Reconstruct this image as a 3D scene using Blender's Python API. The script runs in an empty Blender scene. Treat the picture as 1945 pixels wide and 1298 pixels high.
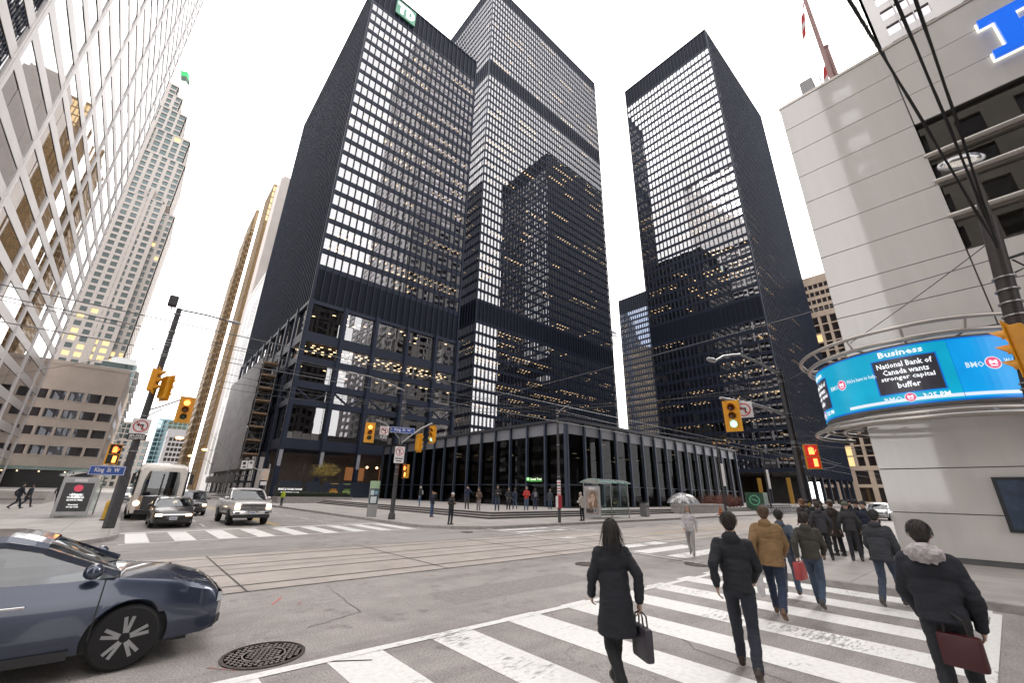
import bpy, bmesh, math, random
from mathutils import Vector, Matrix, Euler, noise as mnoise
R = math.radians
random.seed(7)
SC = bpy.context.scene
COL = SC.collection
PI = math.pi

# ------------------------------------------------------------------ camera
H = 2.0
YAW, PITCH, ROLL, FPX = 0.851380077, 0.352193133, 0.0199548859, 783.13
_f = Vector((math.cos(YAW)*math.cos(PITCH), math.sin(YAW)*math.cos(PITCH), math.sin(PITCH)))
_r0 = Vector((math.sin(YAW), -math.cos(YAW), 0)); _u0 = _r0.cross(_f)
_r = _r0*math.cos(ROLL)+_u0*math.sin(ROLL); _u = -_r0*math.sin(ROLL)+_u0*math.cos(ROLL)
cam = bpy.data.cameras.new('camera'); camo = bpy.data.objects.new('camera', cam); COL.objects.link(camo)
m = Matrix((( _r.x, _u.x, -_f.x, 0), (_r.y, _u.y, -_f.y, 0), (_r.z, _u.z, -_f.z, H), (0, 0, 0, 1)))
camo.matrix_world = m
cam.sensor_width = 36.0; cam.lens = FPX*36/1945; cam.clip_start = 0.1; cam.clip_end = 4000
SC.camera = camo

def area_px(pts):
    P = []
    for p in pts:
        v = Vector(p)-Vector((0, 0, H)); w = v.dot(_f)
        if w < .3: return 0
        x, y = v.dot(_r)/w, v.dot(_u)/w
        if abs(x) > 1.3 or abs(y) > .87: return 0
        P.append((x, y))
    a = 0
    for i in range(len(P)):
        x0, y0 = P[i]; x1, y1 = P[(i+1) % len(P)]; a += x0*y1-x1*y0
    return abs(a)/2

# ------------------------------------------------------------------ materials
def nd(nt, t, **kw):
    n = nt.nodes.new(t)
    for k, v in kw.items():
        if k in n.inputs.keys(): n.inputs[k].default_value = v
        else: setattr(n, k, v)
    return n
MATS = {}
def pm(name, col, rough=.6, metal=0., var=.12, vs=2.0, bump=0., bs=30., coat=0., spec=.5, vary2=None, stretch=None):
    """plain procedural surface: base colour broken up by two noises, roughness variation, optional bump"""
    if name in MATS: return MATS[name]
    mt = bpy.data.materials.new(name); mt.use_nodes = True; nt = mt.node_tree
    b = nt.nodes['Principled BSDF']
    b.inputs['Roughness'].default_value = rough; b.inputs['Metallic'].default_value = metal
    b.inputs['Specular IOR Level'].default_value = spec; b.inputs['Coat Weight'].default_value = coat
    b.inputs['Coat Roughness'].default_value = .04
    tc = nd(nt, 'ShaderNodeTexCoord')
    n1 = nd(nt, 'ShaderNodeTexNoise', Scale=vs, Detail=6.0, Roughness=.65)
    if stretch:
        mp_ = nd(nt, 'ShaderNodeMapping'); mp_.inputs['Scale'].default_value = stretch; nt.links.new(tc.outputs['Object'], mp_.inputs['Vector']); nt.links.new(mp_.outputs[0], n1.inputs['Vector'])
    else: nt.links.new(tc.outputs['Object'], n1.inputs['Vector'])
    rp = nd(nt, 'ShaderNodeValToRGB')
    c0 = [max(0, c*(1-var)) for c in col]; c1 = [min(1, c*(1+var)) for c in col]
    if vary2: c0 = vary2
    rp.color_ramp.elements[0].position = .32; rp.color_ramp.elements[1].position = .68
    rp.color_ramp.elements[0].color = (*c0, 1); rp.color_ramp.elements[1].color = (*c1, 1)
    nt.links.new(n1.outputs['Fac'], rp.inputs['Fac']); nt.links.new(rp.outputs['Color'], b.inputs['Base Color'])
    if rough > .12:
        mr = nd(nt, 'ShaderNodeMapRange'); mr.inputs['To Min'].default_value = rough*.85; mr.inputs['To Max'].default_value = min(1, rough*1.15)
        nt.links.new(n1.outputs['Fac'], mr.inputs['Value']); nt.links.new(mr.outputs['Result'], b.inputs['Roughness'])
    if bump:
        n2 = nd(nt, 'ShaderNodeTexNoise', Scale=bs, Detail=5.0)
        nt.links.new(tc.outputs['Object'], n2.inputs['Vector'])
        bp = nd(nt, 'ShaderNodeBump', Strength=bump, Distance=.02)
        nt.links.new(n2.outputs['Fac'], bp.inputs['Height']); nt.links.new(bp.outputs['Normal'], b.inputs['Normal'])
    MATS[name] = mt
    return mt
def em(name, col, strength, base=(.02, .02, .02)):
    if name in MATS: return MATS[name]
    mt = bpy.data.materials.new(name); mt.use_nodes = True
    b = mt.node_tree.nodes['Principled BSDF']
    b.inputs['Base Color'].default_value = (*base, 1); b.inputs['Emission Color'].default_value = (*col, 1)
    b.inputs['Emission Strength'].default_value = strength; b.inputs['Roughness'].default_value = .3
    mt.cycles.emission_sampling = 'NONE'
    MATS[name] = mt; return mt
def glassm(name, refl=.5, tint=(.25, .25, .26), gcol=(.9, .9, .92), rough=.015, wav=.0, wscale=.4, grow=.35):
    """window glass: a mirror-like coat that grows toward grazing angles over tinted see-through glass"""
    if name in MATS: return MATS[name]
    mt = bpy.data.materials.new(name); mt.use_nodes = True; nt = mt.node_tree
    nt.nodes.remove(nt.nodes['Principled BSDF']); out = nt.nodes['Material Output']
    gl = nd(nt, 'ShaderNodeBsdfGlossy', Roughness=rough); gl.inputs['Color'].default_value = (*gcol, 1)
    tr = nd(nt, 'ShaderNodeBsdfTransparent'); tr.inputs['Color'].default_value = (*tint, 1)
    lw = nd(nt, 'ShaderNodeLayerWeight', Blend=.28)
    mr = nd(nt, 'ShaderNodeMapRange'); mr.inputs['To Min'].default_value = refl; mr.inputs['To Max'].default_value = min(.97, refl+grow)
    nt.links.new(lw.outputs['Fresnel'], mr.inputs['Value'])
    mx = nd(nt, 'ShaderNodeMixShader'); nt.links.new(mr.outputs['Result'], mx.inputs['Fac'])
    nt.links.new(tr.outputs[0], mx.inputs[1]); nt.links.new(gl.outputs[0], mx.inputs[2]); nt.links.new(mx.outputs[0], out.inputs['Surface'])
    if wav:
        tc = nd(nt, 'ShaderNodeTexCoord'); n = nd(nt, 'ShaderNodeTexNoise', Scale=wscale, Detail=1.0)
        nt.links.new(tc.outputs['Object'], n.inputs['Vector'])
        bp = nd(nt, 'ShaderNodeBump', Strength=wav, Distance=.05); nt.links.new(n.outputs['Fac'], bp.inputs['Height'])
        nt.links.new(bp.outputs['Normal'], gl.inputs['Normal'])
    MATS[name] = mt; return mt

# ------------------------------------------------------------------ mesh builder
class MB:
    def __init__(s): s.v = []; s.f = []; s.mi = []; s.cur = 0
    def add(s, vs, fs):
        o = len(s.v); s.v += [tuple(p) for p in vs]
        for f in fs: s.f.append([i+o for i in f]); s.mi.append(s.cur)
        return s
    def quad(s, a, b, c, d): return s.add([a, b, c, d], [(0, 1, 2, 3)])
    def box(s, x0, y0, z0, x1, y1, z1):
        return s.add([(x0, y0, z0), (x1, y0, z0), (x1, y1, z0), (x0, y1, z0), (x0, y0, z1), (x1, y0, z1), (x1, y1, z1), (x0, y1, z1)],
                     [(0, 3, 2, 1), (4, 5, 6, 7), (0, 1, 5, 4), (1, 2, 6, 5), (2, 3, 7, 6), (3, 0, 4, 7)])
    def beam(s, p, q, w, h=None, up=(0, 0, 1)):
        p = Vector(p); q = Vector(q); h = h or w; d = (q-p).normalized(); up = Vector(up)
        if abs(d.dot(up)) > .98: up = Vector((0, 1, 0))
        a = d.cross(up).normalized()*w/2; b = a.cross(d).normalized()*h/2
        vs = [p-a-b, p+a-b, p+a+b, p-a+b, q-a-b, q+a-b, q+a+b, q-a+b]
        return s.add(vs, [(0, 1, 2, 3), (4, 7, 6, 5), (0, 4, 5, 1), (1, 5, 6, 2), (2, 6, 7, 3), (3, 7, 4, 0)])
    def tube(s, pts, r, n=8, caps=True, closed=False):
        pts = [Vector(p) for p in pts]; k = len(pts); rs = r if isinstance(r, (list, tuple)) else [r]*k
        up = Vector((0, 0, 1)); rings = []; prev = None
        for i, p in enumerate(pts):
            if closed: d = pts[(i+1) % k]-pts[i-1]
            else: d = pts[min(i+1, k-1)]-pts[max(i-1, 0)]
            d.normalize()
            if prev is None:
                a = d.cross(up)
                if a.length < 1e-3: a = d.cross(Vector((1, 0, 0)))
            else: a = prev-d*prev.dot(d)
            a.normalize(); prev = a; b = d.cross(a)
            rings.append([p+a*math.cos(2*PI*j/n)*rs[i]+b*math.sin(2*PI*j/n)*rs[i] for j in range(n)])
        vs = [v for rg in rings for v in rg]; fs = []
        for i in range(k if closed else k-1):
            for j in range(n):
                i2 = (i+1) % k; fs.append((i*n+j, i*n+(j+1) % n, i2*n+(j+1) % n, i2*n+j))
        if caps and not closed: fs.append(tuple(range(n-1, -1, -1))); fs.append(tuple((k-1)*n+j for j in range(n)))
        return s.add(vs, fs)
    def cyl(s, p, q, r, r2=None, n=16): return s.tube([p, q], [r, r if r2 is None else r2], n)
    def lathe(s, prof, c=(0, 0, 0), n=20, axis='z'):
        vs = []; fs = []; k = len(prof)
        for (r, z) in prof:
            for j in range(n):
                a = 2*PI*j/n; x, y = r*math.cos(a), r*math.sin(a)
                p = (x, y, z) if axis == 'z' else ((x, z, y) if axis == 'y' else (z, x, y))
                vs.append((p[0]+c[0], p[1]+c[1], p[2]+c[2]))
        for i in range(k-1):
            for j in range(n): fs.append((i*n+j, i*n+(j+1) % n, (i+1)*n+(j+1) % n, (i+1)*n+j))
        fs.append(tuple(range(n-1, -1, -1))); fs.append(tuple((k-1)*n+j for j in range(n)))
        return s.add(vs, fs)
    def prism(s, poly, d0, d1, fn):
        """poly in (a,b) extruded d0..d1; fn(a,b,d)->xyz"""
        n = len(poly); vs = [fn(a, b, d0) for a, b in poly]+[fn(a, b, d1) for a, b in poly]
        fs = [tuple(range(n-1, -1, -1)), tuple(range(n, 2*n))]+[(i, (i+1) % n, n+(i+1) % n, n+i) for i in range(n)]
        return s.add(vs, fs)
    def ico(s, c, r, rot=None, sub=2):
        bm = bmesh.new(); bmesh.ops.create_icosphere(bm, subdivisions=sub, radius=1)
        r = (r, r, r) if not isinstance(r, (tuple, list)) else r
        M = (Euler(rot).to_matrix() if rot else Matrix.Identity(3)); c = Vector(c)
        vs = [c+M @ Vector((v.co.x*r[0], v.co.y*r[1], v.co.z*r[2])) for v in bm.verts]
        fs = [tuple(v.index for v in f.verts) for f in bm.faces]; bm.free(); return s.add(vs, fs)
    def xf(s, M, start=0):
        for i in range(start, len(s.v)): s.v[i] = tuple(M @ Vector(s.v[i]))
        return s
    def merge(s, o, M=None):
        return s.add([M @ Vector(p) for p in o.v] if M else o.v, o.f)
    def build(s, name, mat, parent=None, smooth=False, world=False, bevel=0., normals=True, angle=40):
        me = bpy.data.meshes.new(name); me.from_pydata([tuple(p) for p in s.v], [], s.f)
        ms = mat if isinstance(mat, (list, tuple)) else [mat]
        for q in ms: me.materials.append(q)
        if len(ms) > 1: me.polygons.foreach_set('material_index', s.mi)
        if normals or bevel:
            bm = bmesh.new(); bm.from_mesh(me)
            if normals: bmesh.ops.recalc_face_normals(bm, faces=bm.faces)
            if bevel:
                ed = [e for e in bm.edges if len(e.link_faces) == 2 and e.calc_face_angle(0) > R(35)]
                bmesh.ops.bevel(bm, geom=ed, offset=bevel, segments=2, profile=.6, affect='EDGES', clamp_overlap=True)
            bm.to_mesh(me); bm.free()
        if smooth:
            me.polygons.foreach_set('use_smooth', [True]*len(me.polygons)); me.set_sharp_from_angle(angle=R(angle))
        o = bpy.data.objects.new(name, me); COL.objects.link(o)
        if parent is not None:
            o.parent = parent
            if world:
                o.matrix_parent_inverse = root_matrix(parent).inverted()
        return o
def root_matrix(o):
    M = o.matrix_basis.copy()
    while o.parent is not None:
        M = o.parent.matrix_basis @ (o.matrix_parent_inverse @ M if True else M); o = o.parent
    return M
def tag(o, label=None, cat=None, group=None, kind=None):
    if label: o['label'] = label
    if cat: o['category'] = cat
    if group: o['group'] = group
    if kind: o['kind'] = kind
    return o
def thing(name, label, cat, loc=(0, 0, 0), rz=0, group=None):
    o = bpy.data.objects.new(name, None); COL.objects.link(o); o.location = loc; o.rotation_euler = (0, 0, rz)
    o.empty_display_size = .2
    return tag(o, label, cat, group)
def copy_tree(o, parent=None):
    c = o.copy(); COL.objects.link(c)
    if parent is not None: c.parent = parent
    for ch in list(o.children): copy_tree(ch, c)
    return c
def textmb(txt, w=None, h=None, ext=.004, fn=None, center=True, bold=0.0, align='CENTER', res=2):
    """built-in font text as a mesh builder; fitted to width w and/or height h; fn maps (x,y,d)->xyz"""
    cu = bpy.data.curves.new('t', 'FONT'); cu.body = txt; cu.size = 1; cu.extrude = .5; cu.align_x = align; cu.resolution_u = res
    cu.offset = bold; cu.space_line = .95
    ob = bpy.data.objects.new('t', cu); me = bpy.data.meshes.new_from_object(ob)
    vs = [v.co.copy() for v in me.vertices]; fs = [tuple(p.vertices) for p in me.polygons]
    bpy.data.objects.remove(ob); bpy.data.curves.remove(cu); bpy.data.meshes.remove(me)
    x0 = min(v.x for v in vs); x1 = max(v.x for v in vs); y0 = min(v.y for v in vs); y1 = max(v.y for v in vs)
    sx = (w/(x1-x0)) if w else None; sy = (h/(y1-y0)) if h else None
    sx = sx or sy; sy = sy or sx
    cx = (x0+x1)/2; cy = (y0+y1)/2
    mb = MB(); mb.add([fn((v.x-cx)*sx, (v.y-cy)*sy, (v.z+.5)*ext) for v in vs], fs)
    return mb

# ------------------------------------------------------------------ world and sun (overcast)
SUN_EL, SUN_AZ = 40, 9      # elevation; azimuth of the sun direction in the XY plane, measured from +X
w = bpy.data.worlds.new('World'); SC.world = w; w.use_nodes = True; nt = w.node_tree
bg = nt.nodes['Background']
sky = nd(nt, 'ShaderNodeTexSky'); sky.sky_type = 'NISHITA'; sky.sun_disc = False
sky.sun_elevation = R(SUN_EL); sky.sun_rotation = R(90-SUN_AZ); sky.air_density = 1.5; sky.dust_density = 4; sky.ozone_density = 1
hs = nd(nt, 'ShaderNodeHueSaturation', Saturation=.15, Value=1.0); nt.links.new(sky.outputs[0], hs.inputs['Color'])
mx = nd(nt, 'ShaderNodeMix'); mx.data_type = 'RGBA'; mx.inputs[0].default_value = .88
tcw = nd(nt, 'ShaderNodeTexCoord'); cl = nd(nt, 'ShaderNodeTexNoise', Scale=1.6, Detail=4.0); nt.links.new(tcw.outputs['Generated'], cl.inputs['Vector'])
cr = nd(nt, 'ShaderNodeValToRGB'); cr.color_ramp.elements[0].color = (23.5, 22.7, 22.4, 1); cr.color_ramp.elements[1].color = (26.5, 25.9, 25.7, 1)
cr.color_ramp.elements[0].position = .35; cr.color_ramp.elements[1].position = .7
nt.links.new(cl.outputs['Fac'], cr.inputs['Fac'])
nt.links.new(hs.outputs[0], mx.inputs[6]); nt.links.new(cr.outputs[0], mx.inputs[7]); nt.links.new(mx.outputs[2], bg.inputs['Color'])
bg.inputs['Strength'].default_value = .13
sl = bpy.data.lights.new('sun', 'SUN'); sl.energy = 2.0; sl.angle = R(18); sl.color = (1, .95, .9)
so = bpy.data.objects.new('sun', sl); COL.objects.link(so)
sd = Vector((math.cos(R(SUN_AZ))*math.cos(R(SUN_EL)), math.sin(R(SUN_AZ))*math.cos(R(SUN_EL)), math.sin(R(SUN_EL))))
so.rotation_euler = (-sd).to_track_quat('-Z', 'Y').to_euler(); so.location = (0, 0, 400)
SC.view_settings.view_transform = 'Standard'; SC.view_settings.look = 'None'; SC.view_settings.exposure = 0
try:
    SC.cycles.max_bounces = 8; SC.cycles.transparent_max_bounces = 12; SC.cycles.glossy_bounces = 4; SC.cycles.diffuse_bounces = 3
    SC.cycles.caustics_reflective = False; SC.cycles.caustics_refractive = False; SC.cycles.sample_clamp_indirect = 6
    SC.cycles.use_denoising = True
except Exception: pass
# shared street materials
M_POLE = pm('dark_pole', (.060, .058, .062), .5, .4, var=.25, vs=6)
M_GALV = pm('galvanised', (.36, .36, .37), .42, .6, var=.15, vs=5)
M_SIGY = pm('signal_yellow', (.72, .33, .015), .45, 0, var=.08, vs=6)
M_BLK = pm('matt_black', (.012, .012, .013), .5)
M_LOFF = [pm('lens_red_off', (.09, .012, .01), .2), pm('lens_amber_off', (.11, .05, .008), .2), pm('lens_green_off', (.01, .055, .035), .2)]
M_LON = [em('lens_red_on', (1., .40, .08), 4.0, (.3, .1, .02)), em('lens_amber_on', (1., .55, .1), 4.0, (.3, .2, .02)), em('lens_green_on', (.35, 1., .85), 2.6, (.02, .3, .2))]
M_SWHT = pm('sign_face_white', (.72, .70, .70), .4, var=.05); M_SRED = pm('sign_red', (.52, .04, .045), .45); M_SBLU = pm('sign_blue', (.02, .075, .33), .4); M_SBLK = pm('sign_face_black', (.015, .015, .018), .4)

# ------------------------------------------------------------------ people
DG = None
def remesh(mb, vox, smooth=4, wr=0., wf=9., seed=0, folds=False):
    me = bpy.data.meshes.new('tmp'); me.from_pydata([tuple(p) for p in mb.v], [], mb.f)
    o = bpy.data.objects.new('tmp', me); COL.objects.link(o)
    m_ = o.modifiers.new('r', 'REMESH'); m_.mode = 'VOXEL'; m_.voxel_size = vox
    if smooth: s_ = o.modifiers.new('s', 'SMOOTH'); s_.iterations = smooth; s_.factor = .5
    dg = bpy.context.evaluated_depsgraph_get(); out = bpy.data.meshes.new_from_object(o.evaluated_get(dg))
    bpy.data.objects.remove(o); bpy.data.meshes.remove(me)
    if wr:
        nn = [v.normal.copy() for v in out.vertices]; off = Vector((seed*3.1, seed*1.7, seed))
        for v, n in zip(out.vertices, nn):
            p = v.co*wf+off; q_ = Vector((p.x, p.y, p.z*1.6)); a = mnoise.noise(q_); b = mnoise.noise(q_*2.3)
            if folds:   # sagging diagonal creases like those of a worn coat
                q2 = Vector((p.x*.55, p.y*.55, p.z*3.4+1.3*mnoise.noise(p*.8))); c = 1-abs(mnoise.noise(q2))*2.2; b = b*.6+.8*c
            v.co += n*(wr*(a+.5*b))
    out.polygons.foreach_set('use_smooth', [True]*len(out.polygons))
    return out
def cap(mb, p, q, r0, r1, n=12):
    p = Vector(p); q = Vector(q); d = (q-p); L_ = d.length; d.normalize(); pts = []; rs = []
    for i in range(4): a = (1-i/4)*PI/2; pts.append(p-d*r0*math.sin(a)); rs.append(max(.001, r0*math.cos(a)))
    for i in range(5): u = i/4; pts.append(p+d*L_*u); rs.append(r0+(r1-r0)*u)
    for i in range(1, 5): a = i/4*PI/2; pts.append(q+d*r1*math.sin(a)); rs.append(max(.001, r1*math.cos(a)))
    mb.tube(pts, rs, n)
def addmesh(name, me, mat, parent):
    me.name = name; me.materials.clear(); me.materials.append(mat); o = bpy.data.objects.new(name, me); COL.objects.link(o); o.parent = parent; return o
POSES = {
 'stand':  dict(lk=(.01, .10, .50), la=(-.02, .11, .09), rk=(.02, .10, .50), ra=(.0, .12, .09), le=(-.04, .27, 1.14), lw=(.04, .28, .90), re=(-.04, .27, 1.14), rw=(.05, .27, .90), lean=.02),
 'phone':  dict(lk=(.03, .09, .50), la=(-.02, .10, .09), rk=(.0, .11, .50), ra=(-.02, .14, .09), le=(-.0, .25, 1.13), lw=(.24, .09, 1.16), re=(.0, .25, 1.13), rw=(.24, .06, 1.20), lean=.05, nod=.35),
 'pocket': dict(lk=(.03, .09, .50), la=(.0, .10, .09), rk=(.0, .10, .50), ra=(-.03, .12, .09), le=(-.10, .29, 1.15), lw=(.08, .20, .96), re=(-.10, .29, 1.15), rw=(.08, .20, .96), lean=.02),
 'photo':  dict(lk=(.02, .10, .50), la=(-.01, .12, .09), rk=(.0, .10, .50), ra=(-.01, .12, .09), le=(.16, .27, 1.30), lw=(.20, .08, 1.56), re=(.16, .27, 1.30), rw=(.20, .07, 1.56), lean=-.02),
 'walkA':  dict(lk=(.21, .09, .55), la=(.33, .09, .12), rk=(-.03, .09, .50), ra=(-.36, .09, .19), le=(-.15, .235, 1.16), lw=(-.10, .225, .92), re=(.08, .235, 1.15), rw=(.25, .17, .98), lean=.06, lt=.22, rt=-.55),
 'walkB':  dict(lk=(-.02, .09, .50), la=(-.33, .09, .18), rk=(.20, .09, .55), ra=(.30, .09, .12), le=(.06, .235, 1.15), lw=(.20, .20, .95), re=(-.13, .24, 1.16), rw=(-.11, .235, .91), lean=.08, lt=-.5, rt=.2),
 'lean':   dict(lk=(-.02, .09, .50), la=(-.30, .09, .17), rk=(.22, .09, .55), ra=(.34, .09, .12), le=(.10, .235, 1.12), lw=(.22, .15, .92), re=(.0, .25, 1.11), rw=(.10, .235, .87), lean=.20, lt=-.5, rt=.2, nod=.2),
}
PN = [0]
def person(label, loc, rz, pose='stand', top=('jacket', (.02, .02, .025)), legs=(.03, .035, .06), shoes=(.03, .025, .02), hair=('short', (.03, .022, .018)), skin=(.42, .27, .20), h=1.75, hi=False, fat=1.0, head=0., group=None, extra=None):
    PN[0] += 1; sd = PN[0]; P = POSES[pose]; s = h/1.75
    t = thing('person', label, 'person', loc, rz, group)
    vox = .0075 if hi else .016; vg = .011 if hi else .02; sm = 3 if hi else 2
    ln = Matrix.Translation((0, 0, .95)) @ Matrix.Rotation(P['lean'], 4, 'Y') @ Matrix.Translation((0, 0, -.95))
    T = lambda p: ln @ Vector(p)
    m_ = lambda p, sg: Vector((p[0], p[1]*sg, p[2]))
    hd0 = T((.0, 0, 1.50)); hM = Matrix.Translation(hd0) @ Euler((0, P.get('nod', 0.)-P['lean']*.6, head)).to_matrix().to_4x4()
    HD = lambda p: hM @ Vector((p[0], p[1], p[2]-1.50)); hrot = hM.to_euler()
    hips = {1: Vector((0, .085, .92)), -1: Vector((0, -.085, .92))}
    SH = {g: T((0, .185*fat, 1.41)) for g in (1, -1)}; SH = {g: T((-.005, .175*g, 1.405)) for g in (1, -1)}
    EL = {1: T(m_(P['le'], 1)), -1: T(m_(P['re'], -1))}; WR = {1: T(m_(P['lw'], 1)), -1: T(m_(P['rw'], -1))}
    KN = {1: m_(P['lk'], 1), -1: m_(P['rk'], -1)}; AN = {1: m_(P['la'], 1), -1: m_(P['ra'], -1)}; TL = {1: P.get('lt', 0.), -1: P.get('rt', 0.)}
    # body: one continuous surface
    b = MB()
    b.ico(HD((.0, 0, 1.645)), (.098, .077, .108), tuple(hrot), 3); b.ico(HD((.035, 0, 1.585)), (.062, .056, .072), tuple(hrot), 2); b.ico(HD((.066, 0, 1.545)), (.026, .028, .022), tuple(hrot), 2)
    cap(b, HD((.098, 0, 1.632)), HD((.117, 0, 1.603)), .010, .015, 8); cap(b, HD((.088, -.022, 1.562)), HD((.088, .022, 1.562)), .009, .009, 6); cap(b, HD((.084, -.04, 1.668)), HD((.084, .04, 1.668)), .013, .013, 6)
    for g in (1, -1): b.ico(HD((-.012, .079*g, 1.625)), (.020, .010, .032), tuple(hrot), 2)
    cap(b, T((-.012, 0, 1.42)), HD((-.012, 0, 1.60)), .058, .053)
    b.ico(T((0, 0, 1.27)), (.105, .155, .20), (0, P['lean'], 0), 2); b.ico(T((0, 0, 1.03)), (.10, .135, .15), (0, P['lean'], 0), 2)
    for g in (1, -1):
        cap(b, SH[g], EL[g], .045, .036); cap(b, EL[g], WR[g], .037, .026); cap(b, hips[g], KN[g], .07, .045); cap(b, KN[g], AN[g], .045, .034)
        fd = (WR[g]-EL[g]).normalized(); sd_ = Vector((0, 1, 0)) if abs(fd.y) < .7 else Vector((0, 0, 1)); nrm = fd.cross(sd_).normalized(); sd_ = nrm.cross(fd).normalized()
        # sideways of the palm lies fore-aft for hanging hands
        if abs(fd.z) > .75: sd_, nrm = Vector((1, 0, 0))-fd*fd.x, Vector((0, 1, 0))-fd*fd.y; sd_.normalize(); nrm.normalize()
        cap(b, WR[g], WR[g]+fd*.03, .024, .024, 8)
        for k in range(4):
            o = WR[g]+fd*.075+sd_*(.026-.0175*k); cap(b, WR[g]+fd*.02+sd_*(.016-.011*k), o, .013, .011, 7)
            ln_ = (.070, .078, .073, .056)[k]; cu = (.25 if g > 0 else .3)+.08*k; inw = nrm*(-g if abs(fd.z) > .75 else 1)
            j1 = o+(fd*math.cos(cu)+inw*math.sin(cu))*ln_*.55; j2 = j1+(fd*math.cos(cu*2.4)+inw*math.sin(cu*2.4))*ln_*.5
            cap(b, o, j1, .0098, .009, 7); cap(b, j1, j2, .009, .0078, 7)
        th = WR[g]+fd*.025+sd_*.022; j1 = th+(fd*.62+sd_*.72)*.045; cap(b, th, j1, .0135, .011, 7); cap(b, j1, j1+(fd*.9+sd_*.25)*.035, .0105, .0085, 7)
    if s != 1: b.v = [(x*s, y*s, z*s) for x, y, z in b.v]
    skm = pm('skin_%d' % int(skin[0]*100), skin, .5, var=.06, vs=12)
    addmesh('body', remesh(b, vox, sm), skm, t)
    S = lambda mb: setattr(mb, 'v', [(x*s, y*s, z*s) for x, y, z in mb.v])
    # upper garment
    kind, col = top; j = MB(); F_ = fat
    wid = 1.0 if hi else 1.0
    j.ico(T((.0, 0, 1.31)), (.140*F_, .195*F_, .165), (0, P['lean'], 0), 3); j.ico(T((.005, 0, 1.14)), (.140*F_, .178*F_, .17), (0, P['lean'], 0), 3); j.ico(T((-.005, 0, 1.40)), (.10, .165, .075), (0, P['lean'], 0), 2)
    if kind == 'coat':
        j.tube([T((0, 0, 1.2)), Vector((0, 0, .95)), Vector((.0, 0, .74)), Vector((0, 0, .60))], [.145*F_, .175*F_, .20*F_, .215*F_], 18)
    else: j.tube([T((0, 0, 1.2)), T((0, 0, .98)), T((0, 0, .87 if kind == 'jacket' else .80))], [.145*F_, .158*F_, .16*F_], 18)
    n0 = len(j.v)
    for g in (1, -1): cap(j, SH[g]+Vector((0, -.018*g, -.015)), EL[g], .072*F_, .058*F_); cap(j, EL[g], EL[g].lerp(WR[g], .93), .059*F_, .045*F_)
    cap(j, T((-.015, 0, 1.44)), T((-.005, 0, 1.50)), .078, .07)
    if kind == 'hood' or hi: j.ico(T((-.095, 0, 1.46)), (.075, .105, .07), (0, .5, 0), 2)
    S(j); jm = pm('cloth_%d' % sd, col, .82, var=.22, vs=5, bump=.25, bs=90)
    jo = addmesh('coat' if kind == 'coat' else 'jacket', remesh(j, vg, sm, .007 if not hi else .013, 6, sd, hi), jm, t)
    # trousers
    tr = MB(); tr.ico((0, 0, .93), (.125, .158, .12), None, 2)
    for g in (1, -1): cap(tr, hips[g]+Vector((0, 0, -.02)), KN[g], .092, .068); cap(tr, KN[g], AN[g]+Vector((0, 0, .0)), .066, .054)
    S(tr); addmesh('trousers', remesh(tr, vg, sm, .006 if not hi else .009, 8, sd+5, hi), pm('trouser_%d' % sd, legs, .85, var=.2, vs=6, bump=.2, bs=110), t)
    # shoes
    for g in (1, -1):
        sh = MB(); M4 = Matrix.Translation(AN[g]) @ Matrix.Rotation(-TL[g], 4, 'Y')
        cap(sh, M4 @ Vector((-.03, 0, -.045)), M4 @ Vector((.13, .012*g, -.052)), .042, .034); cap(sh, M4 @ Vector((-.02, 0, .0)), M4 @ Vector((.02, 0, -.03)), .043, .043); sh.ico(M4 @ Vector((.05, .005*g, -.07)), (.125, .043, .014), (0, -TL[g], 0), 2)
        S(sh); addmesh('shoe', remesh(sh, .012, 2), pm('shoe_%d' % int(sum(shoes)*300), shoes, .5), t)
    # hair / hat
    hk, hc = hair; hh = MB()
    if hk in ('short', 'long', 'bun'):
        hh.ico(HD((-.014, 0, 1.668)), (.108, .088, .098), tuple(hrot), 3); hh.ico(HD((-.05, 0, 1.62)), (.07, .078, .08), tuple(hrot), 2)
        if hk == 'long': cap(hh, HD((-.07, 0, 1.62)), HD((-.085, 0, 1.43)), .075, .06); [cap(hh, HD((-.02, .07*g, 1.65)), HD((-.01, .08*g, 1.45)), .03, .025) for g in (1, -1)]
        if hk == 'bun': hh.ico(HD((-.12, 0, 1.70)), .045)
    else:
        hh.ico(HD((-.01, 0, 1.685)), (.112, .094, .092), tuple(hrot), 3); cap(hh, HD((.0, -.06, 1.665)), HD((.0, .06, 1.665)), .05, .05); hh.ico(HD((-.02, 0, 1.665)), (.112, .094, .035), tuple(hrot), 2)
        if hk == 'pom': hh.ico(HD((-.02, 0, 1.80)), .035)
        if hk == 'cap': hh.ico(HD((.10, 0, 1.672)), (.075, .07, .012), tuple(hrot), 2)
    # keep the face clear
    S(hh); me = remesh(hh, .012, 2, .004, 22, sd)
    if hk in ('short', 'long', 'bun'):
        bm = bmesh.new(); bm.from_mesh(me); inv = hM.inverted(); rm = []
        for v in bm.verts:
            q_ = inv @ (v.co/s)
            if q_.x > .045 and q_.z < .185 and abs(q_.y) < .066: rm.append(v)
        bmesh.ops.delete(bm, geom=rm, context='VERTS'); bm.to_mesh(me); bm.free()
    addmesh('hair' if hk in ('short', 'long', 'bun') else 'hat', me, pm('hair_%d' % sd, hc, .7, var=.3, vs=30, bump=.4, bs=80), t)
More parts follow.
